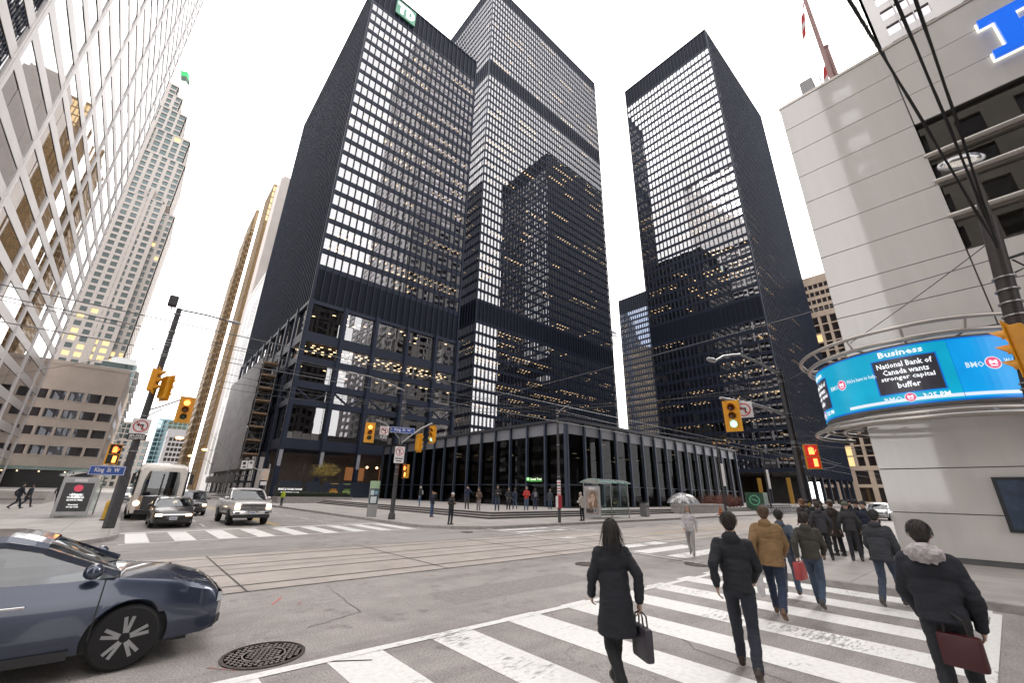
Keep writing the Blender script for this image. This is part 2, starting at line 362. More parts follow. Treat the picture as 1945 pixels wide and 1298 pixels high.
    if hi and hk in ('short', 'long', 'bun'):
        q = random.Random(sd); sb = MB(); L0 = .05 if hk == 'short' else .30
        for i in range(520 if hk == 'short' else 420):
            th = q.uniform(0, 2*PI); ph = q.uniform(.05, 1.75); d = Vector((math.sin(ph)*math.cos(th), math.sin(ph)*math.sin(th), math.cos(ph)))
            if d.x > .5 and d.z < .55: continue
            p = Vector((-.014+d.x*.112, d.y*.092, 1.668+d.z*.102)); dirv = (Vector((-.30, 0, -.8))+Vector((q.gauss(0, .3), q.gauss(0, .3), q.gauss(0, .15)))); dirv = (dirv-d*dirv.dot(d)*.93).normalized()
            if hk == 'long': dirv = (Vector((-.10, 0, -1))+Vector((d.x, d.y, 0))*.25+Vector((q.gauss(0, .08), q.gauss(0, .1), 0))).normalized()
            sdv = dirv.cross(d); sdv = sdv.normalized()*q.uniform(.0025, .006) if sdv.length > .01 else Vector((0, .004, 0)); L1 = L0*q.uniform(.5, 1.1); prev = (p-sdv, p+sdv)
            for k in range(1, 4):
                u = k/3; pp = p+dirv*L1*u+d*(.010*math.sin(u*2.2))+Vector((0, 0, -.018*u*u if hk == 'short' else 0)); w_ = sdv*(1-u*.85); cur = (pp-w_, pp+w_); sb.quad(HD(prev[0]), HD(prev[1]), HD(cur[1]), HD(cur[0])); prev = cur
        S(sb); ho = [c for c in t.children if c.name.startswith('hair')][0]; sb.build('hair_strand', ho.data.materials[0], ho, normals=False)
    for g in (1, -1):
        e = MB(); e.ico(HD((.085, .032*g, 1.638)), (.008, .013, .007), None, 1); S(e); e.build('eye', pm('eye_dark', (.02, .015, .012), .2), t)
    t['hand_l'] = 0; del t['hand_l']
    return t, (lambda g: Matrix.Translation(loc) @ Matrix.Rotation(rz, 4, 'Z') @ ((WR[g]+(WR[g]-EL[g]).normalized()*.08)*s)), (lambda p: Matrix.Translation(loc) @ Matrix.Rotation(rz, 4, 'Z') @ (T(p)*s))
def bag(label, p, rz, w=.34, h=.30, d=.12, col=(.02, .02, .022), name='handbag', hl=.22, rough=.5):
    t = thing(name, label, 'bag', (p[0], p[1], p[2]-hl-h), rz); mb = MB(); mb.box(-w/2, -d/2, 0, w/2, d/2, h); mb.build('body', pm('bag_%d' % int(1000*sum(col)+rz), col, rough, var=.15, vs=6), t, bevel=min(.035, d*.3), smooth=True)
    mb = MB()
    for y in (-d*.25, d*.25): mb.tube([(-w*.28, y, h-.02), (-w*.24, y, h+hl*.7), (0, 0, h+hl), (w*.24, y, h+hl*.7), (w*.28, y, h-.02)], .010, 6)
    mb.build('handle', pm('strap_dark', (.02, .018, .018), .6), t); return t
def backpack(label, p, rz, col=(.02, .02, .025), h=.46):
    t = thing('backpack', label, 'backpack', p, rz); b = MB(); b.ico((-.09, 0, 0), (.10, .15, h/2), None, 3); b.ico((-.15, 0, -.07), (.06, .12, .13), None, 2); b.ico((-.08, 0, .1), (.09, .13, .13), None, 2)
    addmesh('body', remesh(b, .018, 2, .004), pm('pack_%d' % int(1000*sum(col)), col, .7, var=.2, vs=6), t)
    mb = MB()
    for g in (-1, 1): mb.tube([(-.05, .1*g, h*.35), (.05, .12*g, h*.42), (.14, .125*g, h*.22), (.145, .13*g, -.05), (.02, .15*g, -.2)], .018, 6)
    mb.build('strap', pm('strap_dark', (.02, .018, .018), .6), t); return t

NAVY = (.018, .022, .036); BLK = (.012, .012, .014); DEN = (.05, .075, .13); GRY = (.09, .09, .095)
# foreground walkers on the zebra crossing
p, hand, at = person('person in long black coat walking over the nearest zebra stripes with a dark bag', (4.36, 3.16, .008), R(60), 'walkB', ('coat', (.010, .011, .017)), (.010, .010, .012), (.015, .013, .012), ('long', (.018, .013, .011)), h=1.72, hi=True)
bag('dark flat tote bag held by the person in the long black coat', tuple(hand(-1)), R(60), .33, .30, .09, (.035, .03, .04), 'tote_bag', .14)
person('person in black seen from behind, thin and dark, in the middle of the zebra crossing', (6.0, 2.5, .008), R(20), 'walkA', ('jacket', (.013, .014, .02)), (.02, .024, .036), (.03, .02, .015), ('short', (.02, .015, .013)), h=1.80, hi=True)
p, hand, at = person('person in bulky brown jacket and blue jeans seen from behind on the zebra crossing', (9.15, 3.15, .008), R(12), 'walkA', ('hood', (.21, .125, .055)), (.022, .033, .065), (.12, .06, .03), ('short', (.10, .06, .035)), h=1.84, hi=True, fat=1.22)
bag('pale grey plastic shopping bag hanging left of the brown jacket', tuple(hand(1)), R(20), .38, .42, .12, (.50, .49, .50), 'shopping_bag', .12, .35)
p, hand, at = person('person in grey-blue jacket and jeans carrying a red bag, walking to the far kerb', (11.2, 3.55, .008), R(10), 'walkB', ('jacket', (.06, .075, .10)), (.07, .10, .15), (.05, .04, .035), ('short', (.02, .016, .014)), h=1.74, hi=True)
bag('red shopping bag held by the person in the grey-blue jacket', tuple(hand(-1)), R(0), .42, .34, .14, (.42, .06, .06), 'shopping_bag', .10)
person('person in dark olive coat and jeans half hidden to the right of the brown jacket', (10.6, 2.9, .008), R(5), 'walkA', ('jacket', (.05, .045, .038)), (.05, .075, .12), (.04, .03, .025), ('short', (.03, .022, .018)), h=1.72, hi=True)
person('person in worn dark grey coat and blue jeans leaning forward, stepping onto the right kerb', (11.9, 2.0, .008), R(-5), 'lean', ('hood', (.035, .038, .047)), (.045, .06, .095), (.05, .045, .04), ('short', (.03, .028, .027)), h=1.80, hi=True, fat=1.12)
p, hand, at = person('largest person at the right in dark navy coat with a pale furry hood', (6.2, .70, .008), R(4), 'lean', ('jacket', (.014, .016, .024)), (.020, .021, .027), (.02, .018, .016), ('short', (.035, .028, .026)), h=1.80, hi=True, fat=1.12)
hp = MB(); hp.ico((-.09, 0, 1.50), (.10, .15, .085), (0, .45, 0), 3); hp.ico((-.05, 0, 1.545), (.095, .12, .05), (0, .3, 0), 2); me = remesh(hp, .014, 1, .022, 26, 3); o = addmesh('fur_hood', me, pm('pale_fur', (.50, .46, .47), .95, var=.25, vs=14, bump=.8, bs=70), p)
bag('dark red shoulder bag on the back of the nearest person in the navy coat', (6.05, .62, 1.02), R(80), .30, .27, .11, (.06, .007, .010), 'shoulder_bag', .16)
p, hand, at = person('person in pale grey clothes crossing under a see-through umbrella beyond the zebra crossing', (15.6, 7.9, .008), R(200), 'walkA', ('jacket', (.50, .49, .50)), (.28, .27, .27), (.2, .18, .17), ('long', (.2, .15, .12)), h=1.66)
q_ = hand(1); u = thing('umbrella', 'see-through umbrella with thin ribs held by the person in pale grey', 'umbrella', (15.55, 8.0, .9))
mb = MB(); mb.cyl((0, 0, .2), (0, 0, 1.25), .012, n=8); mb.build('shaft', M_GALV, u); mb = MB(); n = 16
mb.lathe([(.58, .86), (.52, .98), (.38, 1.12), (.2, 1.2), (.005, 1.23)], n=16); mb.f = [f for f in mb.f if len(f) == 4]; mb.build('canopy', glassm('vinyl', .15, (.82, .82, .84), (1, 1, 1), .2), u, smooth=True, normals=False)
for i in range(8): mb = MB(); a = 2*PI*i/8; mb.tube([(.58*math.cos(a), .58*math.sin(a), .85), (.38*math.cos(a), .38*math.sin(a), 1.115), (0, 0, 1.225)], .006, 4); mb.build('rib', M_GALV, u)

# crowd waiting at the right-hand corner
GC = 'people waiting at the right-hand corner'
p, hand, at = person('person with reddish hair and black backpack at the left end of the waiting crowd', (19.3, 5.25, .15), R(60), 'pocket', ('jacket', (.035, .022, .02)), (.020, .02, .024), (.35, .33, .32), ('short', (.14, .06, .03)), h=1.84, group=GC)
backpack('black backpack on the back of the person at the left end of the waiting crowd', tuple(at((-.11, 0, 1.22))), R(60), (.014, .014, .017))
p, hand, at = person('person in black with a dark blue backpack near the middle of the waiting crowd, bare-headed', (20.9, 5.2, .15), R(40), 'stand', ('jacket', BLK), BLK, (.3, .3, .3), ('short', (.05, .035, .028)), h=1.86, group=GC)
backpack('dark blue backpack with pale straps in the middle of the waiting crowd', tuple(at((-.11, 0, 1.2))), R(40), (.016, .02, .045))
person('person in grey knit hat with hands to the chest in the waiting crowd', (20.6, 4.7, .15), R(-30), 'phone', ('jacket', (.022, .02, .02)), (.035, .032, .03), (.05, .045, .04), ('beanie', (.17, .17, .175)), h=1.82, group=GC)
person('person in long black coat with arms raised to a camera in the waiting crowd', (21.7, 4.45, .15), R(-60), 'photo', ('coat', (.013, .013, .016)), BLK, (.03, .03, .03), ('short', (.035, .03, .028)), h=1.84, group=GC)
person('person in navy jacket and black cap behind the waiting crowd', (22.9, 4.5, .15), R(150), 'pocket', ('jacket', (.02, .035, .075)), BLK, (.03, .03, .03), ('cap', (.012, .012, .014)), h=1.82, group=GC)
person('person in black knit hat facing the camera at the end of the waiting crowd', (20.0, 3.75, .15), R(190), 'phone', ('jacket', (.013, .015, .022)), BLK, (.03, .03, .03), ('beanie', (.011, .011, .013)), (.46, .29, .215), h=1.84, group=GC)
person('small person in yellow hat behind the waiting crowd', (24.6, 6.4, .15), R(120), 'stand', ('jacket', (.16, .13, .10)), (.04, .04, .05), (.05, .05, .05), ('beanie', (.55, .38, .08)), h=1.66, group=GC)
person('person with green-grey cap and dark jacket before the waiting crowd, seen from behind', (18.2, 3.7, .15), R(20), 'stand', ('jacket', (.03, .03, .034)), (.02, .02, .025), (.04, .04, .04), ('cap', (.10, .11, .085)), h=1.78, group=GC)

person('person in charcoal parka, back turned, in front of the waiting crowd on the right kerb', (17.6, 4.35, .15), R(15), 'stand', ('hood', (.03, .03, .036)), BLK, (.03, .03, .03), ('short', (.03, .022, .018)), h=1.76, group=GC)
person('person in long dark brown coat inside the waiting crowd', (19.2, 4.35, .15), R(50), 'pocket', ('coat', (.028, .02, .017)), BLK, (.03, .03, .03), ('short', (.06, .035, .022)), h=1.80, group=GC)
person('person in black padded jacket and pale trousers inside the waiting crowd', (21.6, 5.7, .15), R(80), 'stand', ('jacket', (.014, .014, .017)), (.22, .20, .18), (.03, .03, .03), ('cap', (.02, .02, .022)), h=1.80, group=GC)
person('person in dark green jacket at the back of the waiting crowd', (23.4, 5.6, .15), R(100), 'phone', ('jacket', (.022, .032, .024)), (.03, .035, .05), (.03, .03, .03), ('short', (.03, .022, .018)), h=1.78, group=GC)
person('person in blue-black jacket beside the podium corner in the waiting crowd', (18.9, 3.35, .15), R(170), 'pocket', ('jacket', (.016, .022, .042)), BLK, (.03, .03, .03), ('beanie', (.03, .03, .035)), h=1.80, group=GC)
# people at the plaza corner
GP = 'people standing on the plaza and its steps'
person('person in black jacket and grey hat looking at the hands, nearest the far kerb', (15.1, 22.5, .15), R(285), 'phone', ('jacket', (.028, .026, .026)), (.012, .014, .022), (.02, .018, .016), ('beanie', (.42, .41, .41)), h=1.80, group=GP)
person('person in dark blue jacket and jeans, hands at the face, on the pavement corner', (18.1, 29.6, .15), R(300), 'photo', ('jacket', (.014, .018, .03)), (.05, .085, .16), (.12, .05, .03), ('short', (.12, .06, .04)), h=1.86, group=GP)
p, hand, at = person('white-haired person in dark jacket and blue jeans at the left end of the steps', (21.9, 38.2, .6), R(150), 'stand', ('jacket', (.018, .024, .034)), (.07, .13, .24), (.3, .3, .3), ('short', (.42, .40, .38)), h=1.85, group=GP)
backpack('pale grey pack on the white-haired person at the left end of the steps', tuple(at((-.11, 0, 1.2))), R(150), (.28, .28, .29), .4)
person('person photographing with both arms up in dark blue jacket on the plaza', (22.6, 31.3, .6), R(250), 'photo', ('jacket', (.02, .03, .065)), (.06, .055, .05), (.05, .04, .03), ('short', (.1, .06, .045)), h=1.88, group=GP)
person('person in brown patterned jacket and grey trousers on the plaza edge', (21.9, 28.7, .45), R(200), 'phone', ('jacket', (.11, .075, .055)), (.20, .18, .18), (.3, .28, .26), ('short', (.12, .07, .05)), h=1.88, group=GP)
person('tall person in dark coat with tan scarf and arms folded on the plaza', (23.2, 27.9, .6), R(230), 'phone', ('jacket', (.022, .024, .03)), (.04, .06, .10), (.03, .02, .02), ('short', (.05, .035, .03)), h=1.98, group=GP)
person('person in short dark padded coat and black leggings on the plaza', (25.9, 29.6, .6), R(250), 'pocket', ('coat', (.03, .032, .036)), BLK, (.03, .03, .03), ('short', (.06, .05, .045)), h=1.82, group=GP)
person('person in bright red jacket and jeans on the plaza before the glass hall', (26.2, 27.6, .6), R(230), 'phone', ('jacket', (.50, .045, .035)), (.07, .11, .18), (.05, .05, .06), ('short', (.25, .20, .17)), h=1.92, group=GP)
p, hand, at = person('person in dark jacket with a striped rucksack beside the red jacket on the plaza', (28.6, 29.0, .6), R(60), 'stand', ('jacket', (.03, .033, .05)), (.035, .055, .10), (.05, .05, .06), ('short', (.04, .03, .028)), h=1.84, group=GP)
backpack('grey striped rucksack beside the red jacket on the plaza', tuple(at((-.11, 0, 1.2))), R(60), (.17, .16, .18), .42)
person('person in dark blue clothes left of the red jacket on the plaza', (26.3, 29.2, .6), R(60), 'walkA', ('jacket', (.018, .028, .055)), (.05, .08, .13), (.05, .05, .06), ('short', (.04, .03, .028)), h=1.78, group=GP)
person('person in grey jacket and jeans standing right by the corner column', (30.2, 28.6, .6), R(240), 'stand', ('jacket', (.06, .07, .085)), (.06, .09, .14), (.2, .2, .2), ('cap', (.1, .1, .11)), h=1.80, group=GP)
person('person in pale hooded jacket and black trousers waiting by the transit shelter poster', (25.9, 21.3, .15), R(90), 'phone', ('hood', (.42, .38, .34)), (.014, .014, .017), (.02, .02, .02), ('beanie', (.38, .35, .31)), h=1.98, group=GP)
person('worker in lime yellow high-visibility vest beside the planter and the pickup', (13.6, 54, .15), R(200), 'stand', ('jacket', (.42, .55, .03)), (.03, .035, .05), (.04, .03, .03), ('cap', (.5, .5, .48)), h=1.75)
# left-hand plaza
GL = 'people on the stair at the left edge'
person('dark figure with bent knees on the left stair, nearest the picture edge', (-5.75, 49.6, .15), R(30), 'walkA', ('jacket', (.018, .022, .034)), (.016, .02, .03), (.03, .03, .04), ('short', (.02, .02, .022)), h=1.86, group=GL)
person('dark figure walking on the left stair, second from the picture edge', (-5.6, 52.9, .15), R(40), 'walkB', ('coat', (.02, .024, .034)), (.018, .02, .03), (.03, .03, .04), ('short', (.02, .02, .022)), h=1.76, group=GL)
person('dark figure standing on the left stair close to the poster shelter', (-4.55, 61.0, .15), R(80), 'walkA', ('jacket', (.02, .024, .034)), (.018, .02, .03), (.03, .03, .04), ('short', (.02, .02, .022)), h=1.8, group=GL)
# ------------------------------------------------------------------ vehicles (local +X is forward)
def cpaint(name, col, metal=.35, rough=.28):
    return pm(name, col, rough, metal, var=.04, vs=1.2, coat=.9)
M_TYRE = pm('tyre', (.014, .014, .015), .85, var=.25, vs=14); M_RIM = pm('alloy', (.30, .30, .31), .35, .35); M_CGL = glassm('car_glass', .10, (.42, .44, .45), (.95, .97, 1.), .01)
M_TRIM = pm('black_plastic', (.016, .016, .018), .5); M_CHR = pm('chrome', (.62, .62, .63), .12, 1., var=.03); M_PLATE = pm('plate_white', (.62, .63, .66), .4); M_TAIL = em('tail_red', (1., .05, .04), .8, (.3, .01, .01))
M_HEAD = em('headlamp_warm', (1., .72, .38), 7.0, (.8, .8, .75)); M_HOFF = pm('headlamp_clear', (.5, .52, .55), .08, .2)
def ring_sec(x, w, zb, zt, c, tk=.9):
    d = zt-zb; R_ = [(0, zb), (w*tk*.8, zb), (w*(tk+.05), zb+.07*d), (w*.985, zb+.22*d), (w, zb+.45*d), (w*.985, zb+.72*d), (w*.955, zt-.09*d), (w*.90, zt-.01), (w*.72, zt+.35*c), (w*.4, zt+.85*c), (0, zt+c)]
    full = R_+[(-y, z) for y, z in R_[-2:0:-1]]
    return [(x, y, z) for y, z in full]
def loft(rings):
    mb = MB(); n = len(rings[0]); mb.v = [p for r_ in rings for p in r_]
    for i in range(len(rings)-1):
        for j in range(n): mb.f.append((i*n+j, i*n+(j+1) % n, (i+1)*n+(j+1) % n, (i+1)*n+j)); mb.mi.append(0)
    mb.f.append(tuple(range(n))); mb.f.append(tuple((len(rings)-1)*n+j for j in range(n))); mb.mi += [0, 0]
    return mb
def interp(tab, x):
    for a, b in zip(tab, tab[1:]):
        if a[0] <= x <= b[0]:
            u = (x-a[0])/(b[0]-a[0]); u = u*u*(3-2*u) if len(a) > 5 else u
            return [a[i]+(b[i]-a[i])*u for i in range(len(a))]
    return tab[-1]
def wheel(parent, x, y, r, w=.22, spokes=5):
    t = MB(); t.lathe([(r*.70, -w/2), (r*.9, -w/2), (r*.985, -w*.38), (r, -w*.2), (r, w*.2), (r*.985, w*.38), (r*.9, w/2), (r*.70, w/2)], (0, 0, 0), 28, 'y')
    wo = t.build('wheel', M_TYRE, parent, smooth=True, angle=35); wo.location = (x, y, r); spokes = max(spokes, 10)
    g = 1 if y > 0 else -1; rm = MB(); rm.lathe([(r*.69, -.02*g+g*w*.42), (r*.72, g*w*.48), (r*.66, g*w*.49), (r*.62, g*w*.2), (.001, g*w*.2)], (0, 0, 0), 28, 'y')
    for k in range(spokes):
        a = 2*PI*(k//2)/5+.3+(.17 if k % 2 else -.17) if spokes == 10 else 2*PI*k/spokes; p0 = (0, g*w*.40, 0); p1 = (r*.65*math.cos(a), g*w*.44, r*.65*math.sin(a)); rm.beam(p0, p1, r*.105, .04, (0, 1, 0))
    rm.lathe([(r*.14, g*w*.2), (r*.14, g*w*.46), (.001, g*w*.47)], (0, 0, 0), 14, 'y'); rm.build('rim', M_RIM, wo, smooth=True)
    return wo
def arches(body, wheels, r, W):
    """cut round wheel openings out of the body shell"""
    c = MB()
    for x, z in wheels:
        for g in (1, -1): c.cyl((x, g*(W/2-.30), z), (x, g*(W/2+.2), z), r, n=28)
    me = bpy.data.meshes.new('cut'); me.from_pydata([tuple(p) for p in c.v], [], c.f); bm = bmesh.new(); bm.from_mesh(me); bmesh.ops.recalc_face_normals(bm, faces=bm.faces); bm.to_mesh(me); bm.free()
    co = bpy.data.objects.new('cut', me); COL.objects.link(co); m_ = body.modifiers.new('b', 'BOOLEAN'); m_.object = co; m_.operation = 'DIFFERENCE'; m_.solver = 'EXACT'
    co.parent = body.parent
    dg = bpy.context.evaluated_depsgraph_get(); dg.update(); nm = bpy.data.meshes.new_from_object(body.evaluated_get(dg)); body.modifiers.clear(); old = body.data; body.data = nm; bpy.data.objects.remove(co); bpy.data.meshes.remove(old); bpy.data.meshes.remove(me)
    nm.polygons.foreach_set('use_smooth', [True]*len(nm.polygons)); nm.set_sharp_from_angle(angle=R(32))
SED = dict(L=4.6, W=1.80, wb=1.35, r=.33, tab=[(-2.3, .70, .36, .80, .02), (-2.24, .80, .27, .97, .03), (-2.0, .86, .22, 1.03, .04), (-1.3, .895, .18, 1.03, .05), (-.5, .90, .17, .97, .03), (.7, .90, .17, .96, .03), (1.1, .89, .17, .97, .05), (1.7, .87, .19, .89, .06), (2.1, .82, .21, .77, .05), (2.24, .74, .24, .66, .03), (2.3, .60, .30, .58, .02)],
           gh=[(-1.75, .74, 1.02, .0), (-1.15, .70, 1.36, .02), (-.5, .68, 1.43, .02), (.15, .68, 1.42, .02), (.45, .69, 1.33, .02), (1.15, .76, .99, .0)])
SUVD = dict(L=4.7, W=1.90, wb=1.38, r=.36, tab=[(-2.35, .80, .42, 1.0, .02), (-2.28, .88, .34, 1.1, .02), (-2.0, .93, .27, 1.12, .03), (-1.2, .95, .24, 1.10, .03), (.6, .95, .24, 1.06, .03), (1.05, .94, .24, 1.08, .05), (1.75, .92, .26, 1.02, .06), (2.15, .88, .29, .93, .05), (2.28, .82, .33, .84, .03), (2.35, .70, .40, .76, .02)],
            gh=[(-2.2, .80, 1.12, .0), (-1.95, .75, 1.62, .02), (-1.0, .74, 1.70, .03), (.1, .74, 1.69, .03), (.45, .75, 1.58, .02), (1.2, .84, 1.09, .0)])
TRKD = dict(L=5.8, W=2.03, wb=1.80, r=.41, tab=[(-2.9, .95, .55, 1.25, .0), (-2.85, .99, .5, 1.32, .0), (-1.0, 1.0, .48, 1.32, .0), (.9, 1.0, .46, 1.32, .02), (1.25, 1.0, .46, 1.33, .05), (2.3, .98, .46, 1.28, .06), (2.72, .97, .47, 1.22, .05), (2.86, .95, .5, 1.16, .03), (2.9, .90, .56, 1.1, .02)],
            gh=[(-1.05, .84, 1.33, .0), (-1.0, .78, 1.88, .02), (-.4, .77, 1.95, .03), (.35, .77, 1.94, .03), (.62, .78, 1.84, .02), (1.35, .90, 1.34, .0)])
def car(label, loc, rz, D, pt, on=True, cat='car', name='car', grille='bars', group=None, detail=True):
    t = thing(name, label, cat, loc, rz, group); tab = D['tab']; L2 = D['L']/2
    xs = sorted(set([a[0] for a in tab]+[-L2+.1*i*D['L']/4.6 for i in range(1, 46)])); rings = []
    for x in xs: a = interp(tab, x); rings.append(ring_sec(*a[:5]))
    body = loft(rings).build('body', pt, t, smooth=True, angle=32)
    arches(body, [(D['wb'], D['r']), (-D['wb'], D['r'])], D['r']*1.17, D['W'])
    mb = MB(); mb.box(-L2*.86, -D['W']*.36, tab[4][2]-.0, L2*.86, D['W']*.36, tab[4][2]+.32); mb.build('underbody', M_BLK, t)
    gh = D['gh']; grs = []
    gx = [gh[0][0]+(gh[-1][0]-gh[0][0])*i/30 for i in range(31)]
    def gsec(x, gr=0.):
        a = interp(gh, x); zb = interp(tab, x)[3]-.04; wb_ = interp(tab, x)[1]*.90; zt = max(a[2], zb+.02); w_ = a[1]+gr; k = min(1, (zt-zb)/(gh[2][2]-zb)); wt = wb_+(w_-wb_)*k+gr
        return [(x, y, z) for y, z in ((-wb_-gr, zb), (-wt-.01, zt-.07*k+gr), (-wt*.86, zt+gr), (-wt*.4, zt+a[3]+gr), (wt*.4, zt+a[3]+gr), (wt*.86, zt+gr), (wt+.01, zt-.07*k+gr), (wb_+gr, zb))]
    glz = loft([gsec(x) for x in gx]).build('windows', M_CGL, t, smooth=True, angle=25)
    # painted roof skin and pillars standing just proud of the glass
    r0, r1 = gh[1][0], gh[4][0]; rf = MB(); sx = [r0+(r1-r0)*i/14 for i in range(15)]
    for i in range(14):
        A = gsec(sx[i], .014); B_ = gsec(sx[i+1], .014)
        for k in range(1, 6): rf.quad(A[k], A[k+1], B_[k+1], B_[k])
    rf.build('roof', pt, t, smooth=True, normals=True)
    for g in (0, 1):
        mb = MB(); ix = (0, 1) if g == 0 else (7, 6)
        def edge(xa, xb, wd, n=6):
            for i in range(n):
                x0, x1 = xa+(xb-xa)*i/n, xa+(xb-xa)*(i+1)/n; mb.beam(gsec(x0, .008)[ix[1]], gsec(x1, .008)[ix[1]], wd, wd*.8)
        edge(gh[0][0]+.05, gh[1][0], .09); edge(gh[4][0], gh[5][0]-.03, .075); edge(gh[1][0], gh[4][0], .06, 10)
        for xp in ((gh[1][0]+gh[4][0])/2+.02, gh[1][0]+.12):
            s_ = gsec(xp, .008); mb.beam(s_[ix[0]], s_[ix[1]], .10, .03, (0, 1, 0))
        mb.build('pillar', pt, t)
        mb = MB(); xm = gh[5][0]-.25; wy = (interp(tab, xm)[1]+.10)*(1 if g else -1); zz = interp(tab, xm)[3]+.10; mb.ico((xm, wy, zz), (.09, .13, .085), None, 2); mb.beam((xm, wy*.88, zz-.06), (xm, wy, zz-.02), .05); mb.build('mirror', pt, t, smooth=True)
    for x in (D['wb'], -D['wb']):
        for g in (1, -1): wheel(t, x, g*(D['W']/2-.13), D['r'], .22 if D is not TRKD else .27)
    def on_nose(y, z, out=.01):
        # point on the front skin for a lateral position
        best = None
        for x in [L2-.008*i for i in range(90)]:
            a = interp(tab, x); zt = a[3]+a[4]*(1-min(1, abs(y)/a[1])); 
            if abs(y) <= a[1]*.97 and a[2] <= z <= zt+.02: return (x+out, y, z)
        return (L2-.2, y, z)
    def patch(name, ys, zs, mat, out=.012, parent=None):
        mb = MB(); ny = 8
        for i in range(ny):
            y0, y1 = ys[0]+(ys[1]-ys[0])*i/ny, ys[0]+(ys[1]-ys[0])*(i+1)/ny
            mb.quad(on_nose(y0, zs[0], out), on_nose(y1, zs[0], out), on_nose(y1, zs[1], out), on_nose(y0, zs[1], out))
        return mb.build(name, mat, parent or t, normals=False)
    W2 = D['W']/2; hl = M_HEAD if on else M_HOFF
    if grille == 'sedan':
        patch('grille', (-.48, .48), (.54, .66), M_BLK, .015); patch('grille_bar', (-.62, .62), (.615, .665), M_CHR, .025); patch('lower_intake', (-.50, .50), (.25, .40), M_BLK, .015)
        for g in (1, -1): patch('headlight', (g*.47, g*.74), (.565, .675), hl, .02); patch('fog_light', (g*.58, g*.74), (.30, .40), M_TRIM, .015)
        zp = .47
    elif grille == 'suv':
        patch('grille', (-.55, .55), (.62, .80), M_BLK, .015); patch('grille_bar', (-.5, .5), (.69, .73), M_CHR, .022); patch('lower_intake', (-.6, .6), (.38, .5), M_BLK, .015)
        for g in (1, -1): patch('headlight', (g*.56, g*.82), (.66, .80), hl, .02)
        zp = .56
    else:
        patch('grille', (-.62, .62), (.80, 1.14), M_BLK, .02)
        for k in range(4): patch('grille_bar', (-.62, .62), (.835+.075*k, .87+.075*k), M_CHR, .05)
        patch('grille_bar', (-.62, -.57), (.80, 1.14), M_CHR, .05); patch('grille_bar', (.57, .62), (.80, 1.14), M_CHR, .05)
        mb = MB(); mb.lathe([(.11, L2+.01), (.11, L2+.05)], (0, 0, .97), 20, 'x'); mb.v = [(x, y*1.5, .97+(z-.97)*.62) for x, y, z in mb.v]; mb.build('badge', M_CHR, t)
        for g in (1, -1): patch('headlight', (g*.65, g*.90), (.86, 1.12), hl, .02); patch('fog_light', (g*.62, g*.84), (.62, .72), M_TRIM, .075)
        mb = MB(); mb.box(L2-.12, -.96, .58, L2+.06, .96, .78); mb.build('bumper', M_CHR, t, bevel=.03, smooth=True); mb = MB(); mb.box(L2-.2, -.9, .40, L2+.02, .9, .575); mb.build('air_dam', M_TRIM, t, bevel=.02)
        zp = .68
    xo_ = .08 if grille == 'truck' else .03; q_ = on_nose(0, zp, 0)[0]+xo_
    mb = MB(); mb.box(q_, -.155, zp-.075, q_+.012, .155, zp+.075); pl = mb.build('licence_plate', M_PLATE, t)
    mb = MB(); mb.box(q_+.0125, -.12, zp-.035, q_+.015, .12, zp+.02); mb.build('plate_mark', pm('plate_blue', (.16, .2, .34), .5), pl)
    for g in (1, -1):
        mb = MB(); xr = -L2; mb.box(xr+.02, g*W2*.52, interp(tab, -L2+.1)[3]-.24, xr+.10, g*W2*.86, interp(tab, -L2+.1)[3]-.08); mb.build('tail_light', M_TAIL, t, bevel=.015)
    sm_ = MB()
    for sx in (.15, -.85):
        for g in (1, -1): sm_.box(sx-.26, g*.38-.24, tab[4][2]+.30, sx+.2, g*.38+.24, D['gh'][0][2]-.15); sm_.box(sx-.34, g*.38-.23, D['gh'][0][2]-.2, sx-.2, g*.38+.23, D['gh'][2][2]-.32); sm_.box(sx-.31, g*.38-.13, D['gh'][2][2]-.31, sx-.22, g*.38+.13, D['gh'][2][2]-.13)
    sm_.box(.55, -.7, tab[4][2]+.5, 1.0, .7, D['gh'][0][2]-.06); sm_.build('seat', pm('seat_cloth', (.05, .05, .052), .8), t)
    if detail:
        for g in (1, -1):
            for xh in (.35, -.62):
                a = interp(tab, xh); mb = MB(); yy = g*(a[1]+.008); zz = a[2]+.74*(a[3]-a[2]); mb.box(xh-.1, yy-.015, zz-.014, xh+.1, yy+.015, zz+.014); mb.build('door_handle', M_CHR, t, bevel=.006)
            ds = MB()
            for xd in (gh[5][0]-.12, (gh[1][0]+gh[4][0])/2-.02, gh[1][0]-.02):
                a = interp(tab, xd); sec = ring_sec(xd, a[1]+.002, a[2], a[3], a[4]); P = [p for p in sec if p[1]*g > a[1]*.9 and p[2] > a[2]+.1]
                P.sort(key=lambda p: p[2])
                for u, v in zip(P, P[1:]): ds.beam(u, v, .014, .007, (0, 1, 0))
            ds.build('door_gap', M_BLK, t)
            a = interp(tab, 0); mb = MB(); mb.box(-D['wb']+.45, g*(a[1]*.97), a[2]+.03, D['wb']-.45, g*(a[1]*.99)+g*.0, a[2]+.12); mb.build('sill_trim', M_TRIM, t)
    return t
P_BLK = cpaint('paint_black', (.016, .013, .012)); P_SIL = cpaint('paint_silver', (.60, .58, .57), .2, .35); P_NAVY = cpaint('paint_navy', (.040, .052, .088), .45, .25); P_WHT = cpaint('paint_white', (.66, .66, .66), .1); P_GRY = cpaint('paint_grey', (.11, .11, .12)); P_PALE = cpaint('paint_pale', (.58, .60, .62), .4)
car('black sedan with lit headlights waiting at the far crosswalk in front of the coach', (2.25, 30.5, .004), R(-90), SED, P_BLK, True, grille='sedan')
